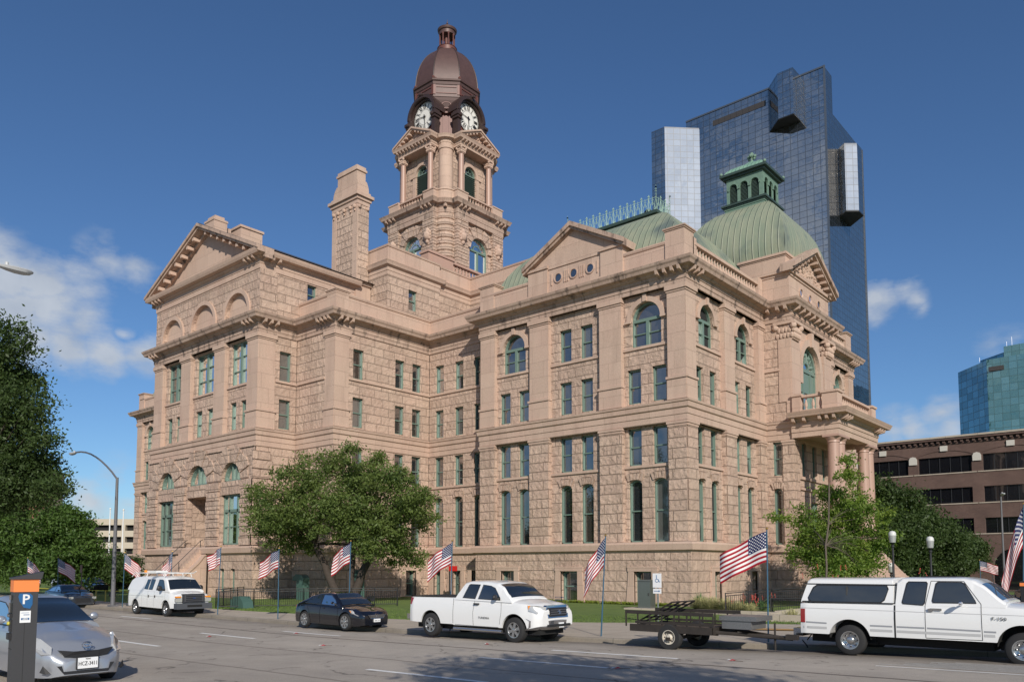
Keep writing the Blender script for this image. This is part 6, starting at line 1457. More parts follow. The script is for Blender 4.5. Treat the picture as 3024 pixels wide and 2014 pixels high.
def concrete(name,c1,c2,joint=1.6):
    m,t,b=newmat(name); tc=N(t,'ShaderNodeTexCoord').outputs['Object']
    n1=N(t,'ShaderNodeTexNoise',inp={'Vector':tc,'Scale':.8,'Detail':8.,'Roughness':.65}); n2=N(t,'ShaderNodeTexNoise',inp={'Vector':tc,'Scale':40.,'Detail':3.})
    col=mixc(t,N(t,'ShaderNodeMapRange',inp={0:n1.outputs['Fac'],1:.3,2:.7}).outputs[0],c1,c2)
    br=N(t,'ShaderNodeTexBrick',offset=0.,inp={'Vector':tc,'Color1':(0,0,0,1),'Color2':(1,1,1,1),'Scale':1.,'Mortar Size':.015,'Brick Width':joint,'Row Height':joint*.9})
    col=mixc(t,M_(t,'MULTIPLY',br.outputs['Color'],.12),col,(c1[0]*.7,c1[1]*.7,c1[2]*.7)); col=mixc(t,M_(t,'MULTIPLY',br.outputs['Fac'],.6),col,(.09,.08,.07))
    t.links.new(N(t,'ShaderNodeVectorMath',operation='SCALE',inp={0:col,3:N(t,'ShaderNodeMapRange',inp={0:n2.outputs['Fac'],1:.3,2:.7,3:.88,4:1.1}).outputs[0]}).outputs[0],b.inputs['Base Color'])
    b.inputs['Roughness'].default_value=.9; return m
def grassmat(name='lawn_ground',c1=(.10,.165,.03),c2=(.16,.23,.05)):
    m,t,b=newmat(name); tc=N(t,'ShaderNodeTexCoord').outputs['Object']
    n1=N(t,'ShaderNodeTexNoise',inp={'Vector':tc,'Scale':.5,'Detail':6.,'Roughness':.7}); n2=N(t,'ShaderNodeTexNoise',inp={'Vector':tc,'Scale':35.,'Detail':4.,'Roughness':.8})
    col=mixc(t,N(t,'ShaderNodeMapRange',inp={0:n1.outputs['Fac'],1:.35,2:.65}).outputs[0],c1,c2)
    col=N(t,'ShaderNodeVectorMath',operation='SCALE',inp={0:col,3:N(t,'ShaderNodeMapRange',inp={0:n2.outputs['Fac'],1:.3,2:.7,3:.6,4:1.35}).outputs[0]}).outputs[0]
    t.links.new(col,b.inputs['Base Color']); b.inputs['Roughness'].default_value=.95
    bn=N(t,'ShaderNodeBump',inp={'Strength':1.,'Distance':.05,'Height':n2.outputs['Fac']}); t.links.new(bn.outputs[0],b.inputs['Normal']); return m
M_walk=concrete('sidewalk_concrete',(.42,.355,.28),(.50,.43,.345)); M_kerb=concrete('kerb_concrete',(.19,.165,.135),(.30,.26,.21),3.); M_lawn=grassmat()
xs=[-420,-200,-120,-80,-60]+[-50+2*i for i in range(46)]+[48,60,90,150,300]
def clampx(f): return lambda x,y: f(min(x,30),y)
sheet('ground',0,0,lambda x:-500,lambda x:1500,lambda x,y:-.42,1,1,grassmat('far_ground',(.08,.09,.04),(.11,.11,.06)),xs=[-1500,-60,60,1500])
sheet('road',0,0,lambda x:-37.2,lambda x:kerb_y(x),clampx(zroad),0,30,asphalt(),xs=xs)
def kerbmesh():
    m=MB()
    for a,b_ in zip(xs[:-1],xs[1:]):
        A0,B0=(a,kerb_y(a)),(b_,kerb_y(b_)); f=lambda p,dy,z:(p[0],p[1]+dy,z)
        za,zb_=zwalk(min(a,30)),zwalk(min(b_,30))
        q=[[f(p,-.0,z-.25),f(p,-.0,z-.03),f(p,.03,z),f(p,.17,z)] for p,z in ((A0,za),(B0,zb_))]
        m.add(q[0]+q[1],[(i,i+4,i+5,i+1) for i in range(3)])
    o=link_mesh('kerb',m,M_kerb,None); o['kind']='structure'
kerbmesh()
def lawn_y(x):
    P=[(-60,-19.4),(-14,-19.3),(-3.5,-18.6),(3.4,-15.9),(6.3,-14.7),(12,-12.5),(30,-11)]
    return pc(P,x) if x>-60 else -19.4
sheet('sidewalk',0,0,lambda x:kerb_y(x)+.17,lambda x:lawn_y(x),lambda x,y:zwalk(min(x,30)) if y<lawn_y(x)-.1 else zwalk(min(x,30)),0,6,M_walk,xs=xs)
sheet('near_sidewalk',0,0,lambda x:-60,lambda x:-37.2,clampx(lambda x,y:zr(x)+.15),0,2,M_walk,xs=xs)
sheet('lawn',0,0,lambda x:lawn_y(x),lambda x:40,lambda x,y:(zwalk(min(x,30))-.01)*min(1,max(0,(-4-y)/8))-.02,0,40,M_lawn,xs=[-120,-80,-60]+[-50+2*i for i in range(46)]+[60])
# paint on the road
M_paint=plain('road_paint',(.82,.81,.77),.8,noise=.15,nscale=14)
def mark(x0,x1,y,w=.14):
    m=MB(); n=max(2,int((x1-x0)/.6))
    for i in range(n):
        a=x0+(x1-x0)*i/n; b_=x0+(x1-x0)*(i+1)/n
        m.add([(a,y-w/2,zroad(a,y-w/2)+.006),(b_,y-w/2,zroad(b_,y-w/2)+.006),(b_,y+w/2,zroad(b_,y)+.006),(a,y+w/2,zroad(a,y)+.006)],[(0,1,2,3)])
    o=link_mesh('lane_marking',m,M_paint,None); o['kind']='structure'
for x0,x1,y in ((-2.9,-.1,-30.1),(-3.5,-.2,-27.1),(-2.2,1.0,-24.8),(9.5,13.0,-24.8),(9.2,12.7,-27.1),(8.9,12.2,-30.1),(-15.,-12,-24.8),(-15.4,-12.4,-27.1),(-14.6,-11.8,-30.1),(-27,-24,-24.8)): mark(x0,x1,y)
_pm=M_paint; M_paint=plain('worn_road_paint',(.60,.58,.54),.85,noise=.35,nscale=10)
for k in range(8): mark(16.75+.12*k+(.3 if k%3 else 0),24,-23.4+k*.17,.06)
M_paint=_pm
mark(16.8,24,-23.75,.08)
m=MB(); m.add([(7.6,-17.4,.19),(12.6,-15.9,.24),(12.7,-15.3,.25),(7.5,-16.7,.19)],[(0,1,2,3)]); o=link_mesh('tactile_paving',m,plain('ochre_paving',(.42,.24,.08),.85,noise=.2),None); o['kind']='structure'
# ================================================================== SMALL THINGS
GP='American flags on blue poles along the kerb'
def flagmat():
    m,t,b=newmat('flag_cloth'); uv=N(t,'ShaderNodeUVMap').outputs[0]; s=N(t,'ShaderNodeSeparateXYZ',inp={0:uv}); u,v=s.outputs[0],s.outputs[1]
    st=M_(t,'MODULO',M_(t,'FLOOR',M_(t,'MULTIPLY',v,13.)),2.)       # 0 = red
    col=mixc(t,st,(.36,.008,.02),(.80,.78,.76))
    x=M_(t,'DIVIDE',u,.4/12); y=M_(t,'DIVIDE',M_(t,'SUBTRACT',v,6/13),(7/13)/10)
    pk=M_(t,'MULTIPLY',M_(t,'COSINE',M_(t,'MULTIPLY',x,PI)),M_(t,'COSINE',M_(t,'MULTIPLY',y,PI)))
    ok=M_(t,'MULTIPLY',M_(t,'LESS_THAN',M_(t,'ABSOLUTE',M_(t,'SUBTRACT',x,6)),5.5),M_(t,'LESS_THAN',M_(t,'ABSOLUTE',M_(t,'SUBTRACT',y,5)),4.5))
    star=M_(t,'MULTIPLY',M_(t,'GREATER_THAN',pk,.45),ok)
    can=mixc(t,star,(.012,.02,.09),(.85,.84,.82)); inc=M_(t,'MULTIPLY',M_(t,'LESS_THAN',u,.4),M_(t,'GREATER_THAN',v,6/13))
    col=mixc(t,inc,col,can); t.links.new(col,b.inputs['Base Color']); b.inputs['Roughness'].default_value=.8
    tl=N(t,'ShaderNodeBsdfTranslucent',inp={0:col}); mx=N(t,'ShaderNodeMixShader',inp={0:.12}); t.links.new(b.outputs[0],mx.inputs[1]); t.links.new(tl.outputs[0],mx.inputs[2]); t.links.new(mx.outputs[0],t.nodes['Material Output'].inputs[0]); return m
M_flag=flagmat(); M_pole=plain('blue_painted_pole',(.035,.10,.16),.4); M_brass=plain('brass_ball',(.5,.3,.08),.3,metal=.8)
def flag(x,y,z,h,label,lean=(0,0),W_=1.3,H_=.72,ang=R(200),droop=.45,wave=.1,fold=1.,seed=0,grp=GP,pole=M_pole,r=.022):
    f=thing('flag_pole',label,'flag',(x,y,z),grp); top=Vector((x+lean[0],y+lean[1],z+h)); base=Vector((x,y,z))
    m=MB(); m.tube(base,top,r,r*.8,8); p=link_mesh('pole',m,pole,f); m=MB(); m.sphere(top+Vector((0,0,.03)),.035,8,6); link_mesh('finial',m,M_brass,p,True)
    ax=(base-top).normalized(); nx,ny=26,14; d=Vector((math.cos(ang),math.sin(ang),0)); n=Vector((-d.y,d.x,0)); me=bpy.data.meshes.new('flag'); vs=[];uvs=[]
    for i in range(nx+1):
        u=i/nx
        for j in range(ny+1):
            v=j/ny
            p_=top+ax*(.05+H_*v)+d*(W_*u*fold)+Vector((0,0,-droop*u**1.25))
            wv=wave*u**.6*math.sin(u*8+v*1.6+seed)+wave*.4*u*math.sin(u*15-v*4+seed*2); p_+=n*wv+Vector((0,0,.3*wave*u*math.sin(u*6+seed+v)))
            vs.append(tuple(p_-base)); uvs.append((u,1-v))
    fs=[(i*(ny+1)+j,(i+1)*(ny+1)+j,(i+1)*(ny+1)+j+1,i*(ny+1)+j+1) for i in range(nx) for j in range(ny)]
    me.from_pydata(vs,[],fs); me.materials.append(M_flag); ul=me.uv_layers.new(name='UVMap')
    for l in me.loops: ul.data[l.index].uv=uvs[l.vertex_index]
    me.polygons.foreach_set('use_smooth',[True]*len(me.polygons)); o=bpy.data.objects.new('flag',me); C.objects.link(o); o.parent=f; return f
ya=-21.75
flag(13.25,-20.55,.27,2.9,'large American flag flying flat beside the flat trailer tool box',(-.08,.25),1.35,.8,R(187),.62,.09,.95,1)
flag(8.3,-20.9,.16,2.95,'American flag hanging in folds on a leaning pole, right of the chrome bumpered pickup',(-.05,.35),1.3,.85,R(190),1.0,.07,.55,2)
flag(2.75,ya+.1,.05,3.0,'American flag spread behind the cab of the chrome bumpered pickup',(-.12,.2),1.3,.72,R(190),.62,.07,.8,3)
flag(-2.55,ya,.04,3.1,'American flag in front of the big tree, above the black sedan',(.0,.05),1.3,.75,R(188),.5,.06,.72,4)
flag(-7.25,ya,.04,2.9,'American flag spread wide, between the black sedan and the iron railing',(-.1,.05),1.35,.75,R(183),.5,.08,.95,5)
flag(-12.1,ya,.04,3.05,'small looking American flag curled round its pole, right of the white van',(.1,.03),1.2,.75,R(192),.35,.09,.62,6)
flag(-17.3,ya+.3,.04,2.9,'American flag drooping right above the roof rack of the white van',(.0,.05),1.2,.8,R(190),.85,.07,.62,7)
flag(-22.0,ya,.02,2.9,'American flag just right of the tall grey street lamp',(-.02,.05),1.2,.8,R(35),.75,.07,.8,8)
flag(-31.0,ya,.0,2.75,'American flag on a leaning pole behind the dark grey sedan',(-.5,.1),1.2,.85,R(35),.7,.09,1.,9)
flag(-36.3,ya,.0,2.75,'leftmost American flag, farthest along the kerb',(-.1,0),1.2,.85,R(38),.8,.08,.75,10)
flag(17.5,-11.2,.2,3.95,'American flag hanging limp beside the black litter bin at the right edge',(.15,.1),1.35,1.25,R(188),2.3,.1,.5,11)
flag(11.3,16.7,.0,2.6,'tiny American flag in front of the brick building',(0,0),1.2,.6,R(5),.3,.06,.8,12)
def lamp_post(x,y,z,h,label):
    l=thing('lamp_post',label,'lamp post',(x,y,z),'black lantern posts by the ramp'); m=MB()
    m.lathe((x,y,z),[(.16,0),(.16,.08),(.12,.12),(.12,.5),(.075,.58),(.055,.65),(.05,h-.75),(.08,h-.72),(.08,h-.66),(.04,h-.62),(.1,h-.56),(.14,h-.52)],14); link_mesh('post',m,M_iron,l,True)
    m=MB(); m.lathe((x,y,z),[(.14,h-.52),(.17,h-.2),(.17,h-.18)],14); link_mesh('lantern_glass',m,glass('lantern_clear',(.35,.36,.36),.15,.05),l,True)
    m=MB(); m.lathe((x,y,z),[(.17,h-.2),(.17,h-.14),(.155,h-.06),(.11,h+.0),(.0,h+.03)],16); link_mesh('lantern_cap',m,plain('lantern_cap_white',(.6,.6,.58),.5),l,True)
    m=MB(); m.sphere((x,y,z+h-.36),.06,8,6,(1,1,1.6)); link_mesh('bulb',m,M_white,l,True)
lamp_post(10.9,-.6,0,3.85,'left and taller of the two near lantern posts behind the white pickup'); lamp_post(12.2,.7,0,3.6,'right one of the two near lantern posts behind the white pickup'); lamp_post(8.3,8.5,0,2.4,'small distant lantern showing right beside the left lantern post')
def street_lamp(x,y,z,h,arm,label,dirv=(-1,0),r0=.12,grey=(.13,.13,.14),rise=2.05):
    l=thing('street_lamp',label,'street lamp',(x,y,z),'tall grey street lamps'); M=plain('lamp_grey',grey,.5)
    m=MB(); m.tube((x,y,z),(x,y,z+h),r0,r0*.6,14); m.box(x-.2,x+.2,y-.2,y+.2,z,z+.12); link_mesh('post',m,M,l,True)
    m=MB(); pts=[]; 
    for k in range(9):
        t=k/8; pts.append((x+dirv[0]*arm*t,y+dirv[1]*arm*t,z+h-.1+ rise*math.sin(t*PI/2)**.9))
    m.path(pts,.05,8); link_mesh('arm',m,M,l,True)
    e=pts[-1]; m=MB(); dx,dy=dirv
    for k in range(8): pass
    n=10; prof=[(0,.05),(.1,.09),(.25,.13),(.45,.16),(.65,.155),(.8,.12),(.88,.05),(.9,.0)]
    vs=[]
    for t,rr in prof:
        for j in range(n): a=2*PI*j/n; vs.append((e[0]+dx*t-dy*rr*math.cos(a),e[1]+dy*t+dx*rr*math.cos(a),e[2]+rr*math.sin(a)*(.35 if math.sin(a)>0 else .8)))
    m.add(vs,[(i*n+j,i*n+(j+1)%n,(i+1)*n+(j+1)%n,(i+1)*n+j) for i in range(len(prof)-1) for j in range(n)]); m.lathe((e[0]+dx*.25,e[1]+dy*.25,e[2]+.04),[(.05,0),(.05,.08),(0,.1)],8)
    link_mesh('lamp_head',m,plain('lamp_head_grey',(.45,.46,.47),.45),l,True); return l
street_lamp(-23.2,-21.75,.0,7.1,5.9,'tall grey street lamp with a curved arm, left of the white van')
street_lamp(10.6,29.2,0,7.6,.35,'thin grey street lamp in front of the brick building',(.3,-.9),.09,rise=.15)
NL=street_lamp(-2.6,-38.7,0,8.35,4.9,'lamp head on an arm reaching in at the left edge of the sky',(0.05,1.0),.14)
# parking pay station
ps=thing('pay_station','dark grey parking pay station with orange band and blue P sign','parking meter',(0,0,0),None,(0,0,0),world=False)
M_ps=plain('pay_station_grey',(.045,.045,.048),.5,noise=.08,nscale=30)
hw_,dp_=.135,.105
m=MB(); m.box(-dp_,dp_,-hw_,hw_,0,1.62); link_mesh('cabinet',m,M_ps,ps)
m=MB(); m.box(-dp_-.006,dp_+.006,-hw_-.006,hw_+.006,1.62,1.78); link_mesh('orange_band',m,M_orange,ps)
m=MB(); m.prism([(-hw_-.02,1.78),(hw_+.03,1.78),(hw_+.05,1.875),(-hw_-.02,1.80)],lambda y,z:(-dp_-.03,y,z),lambda y,z:(dp_+.03,y,z)); link_mesh('solar_cap',m,M_ps,ps)
M_blue=plain('sign_blue',(.015,.11,.28),.5)
m=MB(); q=[(-.075,1.6),(.04,1.6),(.075,1.57),(.075,1.46),(.05,1.405),(-.02,1.42),(-.07,1.5),(-.085,1.56)]; m.add([(dp_+.004,y,z) for y,z in q],[tuple(range(8))]); s_=link_mesh('parking_sign',m,M_blue,ps,label='blue shield with white letter P')
textmesh('letter','P',.17,M_wpaint,s_,(dp_+.006,0,1.52),RF,bold=True)
m=MB(); m.add([(dp_+.004,y,z) for y,z in ((-.06,1.23),(.06,1.23),(.06,1.38),(-.06,1.38))],[(0,1,2,3)]); s_=link_mesh('notice',m,M_plate,ps)
m=MB(); m.add([(dp_+.006,y,z) for y,z in ((-.045,1.265),(.045,1.265),(.045,1.29),(-.045,1.29))],[(0,1,2,3)]); 
m.add([(dp_+.006,y,z) for y,z in ((-.02,1.325),(.045,1.325),(.045,1.333),(-.02,1.333))],[(0,1,2,3)]); m.add([(dp_+.006,y,z) for y,z in ((-.045,1.352),(.04,1.352),(.04,1.356),(-.045,1.356))],[(0,1,2,3)])
link_mesh('notice_bar',m,M_blue,s_); textmesh('notice_number','6806',.03,M_wpaint,s_,(dp_+.008,0,1.277),RF,bold=True)
m=MB()
m.box(-.07,.05,-hw_-.02,-hw_,1.52,1.58); m.box(-.06,.05,-hw_-.025,-hw_,1.36,1.48); link_mesh('screen',m,M_cglass,ps)
m=MB(); m.box(-.08,.07,-hw_-.03,-hw_,1.3,1.345); m.box(-.08,.06,-hw_-.035,-hw_,1.02,1.1); m.box(-.07,.06,-hw_-.015,-hw_,1.12,1.27); link_mesh('ticket_slot',m,M_dark,ps)
m=MB()
for k in range(4): m.box(-.06+.032*k,-.04+.032*k,-hw_-.037,-hw_-.03,1.31,1.335)
link_mesh('key_button',m,M_rim,ps); m=MB(); m.sphere((-.03,-hw_-.02,1.22),.025,10,6); link_mesh('yellow_button',m,plain('yellow_button',(.5,.45,.05),.5),ps)
m=MB(); m.box(-dp_-.002,dp_+.002,-hw_-.003,-hw_+.001,.9,.906); m.box(dp_-.001,dp_+.002,-.006,-.003,0,1.62) ; link_mesh('panel_gap',m,M_under,ps)
ps.location=(10.27,-36.81,.26); ps.rotation_euler=(0,0,R(-8))
# handicapped sign, cabinet, bin, brown sign post
sg=thing('access_sign','white sign with blue wheelchair symbol over an arrow plate on the lawn','sign',(6.35,-14.3,.1)); m=MB(); m.tube((6.35,-14.3,.1),(6.35,-14.3,1.95),.03); link_mesh('post',m,M_rim,sg)
m=MB(); m.box(6.17,6.53,-14.36,-14.34,1.42,1.95); a_=link_mesh('sign_plate',m,M_plate,sg); m=MB(); m.box(6.18,6.52,-14.36,-14.34,1.2,1.38); b2=link_mesh('arrow_plate',m,M_plate,sg)
m=MB(); pl_=lambda x,z:(6.35+x,-14.363,1.72+z)
for k in range(14):
    a0,a1=PI*.75+PI*1.35*k/14,PI*.75+PI*1.35*(k+1)/14; m.tube(pl_(.07*math.cos(a0),-.03+.07*math.sin(a0)),pl_(.07*math.cos(a1),-.03+.07*math.sin(a1)),.009,.009,5)
m.path([pl_(-.02,.13),pl_(-.01,.01),pl_(.07,.0),pl_(.1,-.09),pl_(.13,-.08)],.011,5); m.sphere(pl_(-.02,.15),.018,6,4); link_mesh('wheelchair_symbol',m,M_blue,a_)
textmesh('sign_text','ACCESSIBLE',.04,M_blue,a_,(6.35,-14.364,1.53),RX); textmesh('sign_text','ENTRANCE',.04,M_blue,a_,(6.35,-14.364,1.48),RX)
m=MB(); m.box(6.22,6.42,-14.366,-14.362,1.28,1.3); m.add([(6.42,-14.365,1.25),(6.48,-14.365,1.29),(6.42,-14.365,1.33)],[(0,1,2)]); link_mesh('arrow',m,M_blue,b2)
cb=thing('utility_cabinet','bare steel utility cabinet on the lawn beside the granite wall','cabinet',(-.05,-4.6,0)); m=MB(); m.box(-.42,.32,-4.8,-4.3,.06,1.52); link_mesh('cabinet',m,plain('dull_steel',(.3,.31,.3),.3,metal=.8,noise=.1),cb); m=MB(); m.box(-1.1,1.0,-5.1,-4.0,-.1,.07); link_mesh('concrete_pad',m,M_walk,cb); m=MB(); m.box(-.42,.32,-4.81,-4.8,1.42,1.45); m.box(.2,.24,-4.84,-4.8,.7,.85); link_mesh('hatch_edge',m,M_seam,cb)
lb=thing('litter_bin','black litter bin behind the white pickup at the right edge','bin',(17.25,-11.2,.2)); m=MB(); m.lathe((17.25,-11.2,.2),[(.26,0),(.28,.05),(.28,.8),(.31,.84),(.31,.92),(.24,1.0),(.1,1.06),(.1,1.12),(0,1.12)],20); link_mesh('bin_body',m,M_iron,lb,True)
textmesh('bin_sign','TRASH',.1,M_wpaint,lb,(17.25-17.25+.0,-.29,.55),RX)
pm=thing('parking_meter','slim parking post with an orange label behind the litter bin','parking meter',(17.6,-11.3,.2)); m=MB(); m.box(17.5,17.7,-11.4,-11.2,.2,1.75); link_mesh('post',m,M_iron,pm); m=MB(); m.box(17.49,17.71,-11.43,-11.4,1.6,1.7); link_mesh('orange_label',m,M_orange,pm)
bs=thing('brown_sign_post','narrow brown sign post on the kerb behind the dark grey sedan','sign',(-27.4,-21.8,0)); m=MB(); m.tube((-27.4,-21.8,0),(-27.4,-21.8,2.3),.035); link_mesh('post',m,plain('rust_post',(.13,.09,.07),.7),bs); m=MB(); m.box(-27.52,-27.28,-21.86,-21.84,1.85,2.3); link_mesh('sign_plate',m,plain('sign_back_brown',(.2,.11,.07),.6),bs)
for i,(x,y,lb_) in enumerate(((-30.6,-19.7,'left'),(-29.45,-19.6,'right'))):
    o=link_mesh('tape_stake',MB().box(x-.03,x+.03,y-.03,y+.03,0,.75),plain('yellow_wood',(.5,.4,.1),.7),None); tag(o,f'{lb_} wooden stake holding the yellow tape on the left lawn','stake','stakes with yellow tape')
m=MB(); m.path([(-60,-17.5,.72),(-45,-19.2,.62),(-30.6,-19.7,.72),(-29.45,-19.6,.72),(-18.2,-19.3,.68)],.018,4); o=link_mesh('caution_tape',m,plain('caution_yellow',(.75,.62,.02),.6),None); tag(o,'yellow caution tape strung across the far left lawn','tape')
def floodlight(x,y,lab,s=.3):
    o=thing('floodlight',lab,'floodlight',(x,y,0),'black lawn floodlights'); m=MB(); m.tube((x,y,0),(x,y,.3),.03); link_mesh('stem',m,M_iron,o); m=MB(); m.lathe((x,y,.45),[(.0,-.2),(.12,-.18),(.17,.1),(.17,.14),(0,.12)],12,axis='x'); link_mesh('lamp_body',m,M_iron,o,True)
floodlight(-13.,-12.2,'black floodlight on the lawn just right of the black sedan'); floodlight(-30.0,-19.0,'black floodlight on the far left lawn, nearer the street lamp'); floodlight(-38.5,-15.2,'black floodlight on the far left lawn, standing further back')
def railing(name,pts,h,label,z=0.,cat='railing',hz=None,spc=.11):
    o=thing(name,label,cat,(pts[0][0],pts[0][1],z)); ra=MB(); bal=MB()
    for i,((x0,y0),(x1,y1)) in enumerate(zip(pts[:-1],pts[1:])):
        L=math.hypot(x1-x0,y1-y0); n=max(1,int(L/1.1)); a,b_=(hz[i],hz[i+1]) if hz else (z,z)
        for dz in (h,h-.12,.12): ra.tube((x0,y0,a+dz),(x1,y1,b_+dz),.02,.02,5)
        for k in range(n+1):
            t=k/n; pm_=MB(); x,y=x0+(x1-x0)*t,y0+(y1-y0)*t; zz=a+(b_-a)*t; ra.tube((x,y,zz-.1),(x,y,zz+h+.03),.028,.028,5)
        m_=max(1,int(L/spc))
        for k in range(m_): t=(k+.5)/m_; x,y=x0+(x1-x0)*t,y0+(y1-y0)*t; zz=a+(b_-a)*t; bal.tube((x,y,zz+.12),(x,y,zz+h-.12),.009,.009,4)
    link_mesh('rails',ra,M_iron,o); link_mesh('baluster_row',bal,M_iron,o); return o
railing('iron_railing',[(-21,-15.2),(-17.45,-18.9),(-16.6,-17.2),(-15.4,-14.9),(-12.6,-10.6)],1.0,'low black iron railing round a green hatch between the white van and the black sedan')
railing('ramp_railing',[(4.85,-5.6),(6.1,-3.2),(7.2,-1.4),(9.6,1.2)],.95,'black iron railing beside the flower bed at the access ramp, behind the trailer',.05,hz=[0,.15,.25,.3])
railing('ramp_railing',[(6.6,-4.6),(8.6,-2.2),(10.8,.0)],.85,'second, lower black iron railing of the access ramp, nearer the white pickup',.05,hz=[0,0,0])
M_hatch=plain('green_hatch_metal',(.06,.12,.10),.5)
hb_=thing('hatch_housing','low green metal hatch housing behind the black iron railing','hatch',(-17.2,-17.9,0)); m=MB(); m.prism([(-.9,0),(.9,0),(.75,.35),(.35,.62),(-.5,.62),(-.62,.55),(-.62,.45),(-.9,.45)],lambda a,z:(-17.1+a*.75,-17.9,z),lambda a,z:(-17.1+a*.75,-17.3,z)); link_mesh('housing',m,M_hatch,hb_)
vd=thing('vent_duct','green ventilation duct with a hooked hood against the granite wall','duct',(-23.6,-9.4,0)); m=MB(); m.box(-23.95,-23.2,-9.6,-9.1,-.1,1.15); m.prism([(.0,1.15),(.75,1.15),(.75,1.45),(.6,1.62),(.35,1.7),(-.1,1.7),(-.45,1.5),(-.45,1.25),(-.1,1.3),(0,1.25)],lambda a,z:(-23.95+a,-9.6,z),lambda a,z:(-23.95+a,-9.1,z)); link_mesh('duct',m,M_hatch,vd)
vd=thing('vent_duct','green metal duct panel on the granite wall behind the big tree trunk','duct',(-17.6,-9.3,0)); m=MB(); m.box(-18.4,-17.3,-9.5,-9.2,-.1,1.7); m.prism([(0,1.7),(1.1,1.7),(.9,2.0),(.2,2.0)],lambda a,z:(-18.4+a,-9.5,z),lambda a,z:(-18.4+a,-9.2,z)); link_mesh('duct',m,M_hatch,vd)
rs=thing('red_sign','small red sign on posts by the granite wall behind the pickup flag','sign',(-17.6,-1.2,.0)); m=MB(); m.box(-18.0,-17.2,-1.23,-1.2,1.9,2.25); p_=link_mesh('sign_plate',m,plain('sign_red',(.65,.02,.015),.5),rs); m=MB(); m.tube((-17.97,-1.17,0),(-17.97,-1.17,2.25),.05); m.tube((-17.25,-1.17,0),(-17.25,-1.17,2.25),.03); link_mesh('post',m,M_iron,rs)
# planting bed wall on the right
bw=link_mesh('bed_wall',MB().box(3.6,7.6,-6.25,-6.05,-.2,.2).box(7.4,7.6,-6.05,-2.9,-.2,.25).box(8.7,10.4,-10.9,-10.6,-.1,.38).box(8.7,8.9,-10.6,-9,-.1,.38),M_walk,None); tag(bw,'low concrete wall of the flower bed beside the ramp','wall')
# a torn paper flags on the street
M_litr=plain('litter_red',(.5,.03,.04),.8); M_litw=plain('litter_white',(.7,.7,.68),.8)
for i,(x,y,a,lb_) in enumerate(((-1.9,-27.7,.3,'small crushed red and white paper on the road, far left of the long lane lines'),(3.6,-27.4,.5,'small crushed red and white paper on the road, straight in front of the black sedan'),(-.9,-25.2,.2,'small crushed red and white paper near the kerb side of the sedan lane'),(7.0,-24.5,-.3,'small crushed red and white paper on the road beside the chrome bumpered pickup'),(14.1,-24.55,-.2,'small crushed red and white paper on the road in front of the trailer wheel'),(12.9,-27.15,.4,'small crushed red and white paper in the foreground tree shadow'))):
    z=zroad(x,y)+.01; o=thing('paper_litter',lb_,'litter',(x,y,z),'crushed paper flags on the road'); ca,sa=math.cos(a),math.sin(a)
    g=lambda u,v,h: (x+.6*(u*ca-v*sa),y+.6*(u*sa+v*ca),z+h*.6)
    link_mesh('red_part',MB().add([g(0,-.06,0),g(.2,-.05,.03),g(.22,.05,.02),g(.1,.0,.06),g(0,.06,.0)],[(0,1,3),(1,2,3),(2,4,3),(4,0,3)]),M_litr,o); link_mesh('white_part',MB().add([g(-.12,-.05,0),g(.0,-.05,.03),g(.02,.05,.02),g(-.06,.0,.05),g(-.1,.06,.0)],[(0,1,3),(1,2,3),(2,4,3),(4,0,3)]),M_litw,o); link_mesh('stick',MB().tube(g(.15,.0,.01),g(.5,.06,.01),.006,.006,4),M_wood,o)
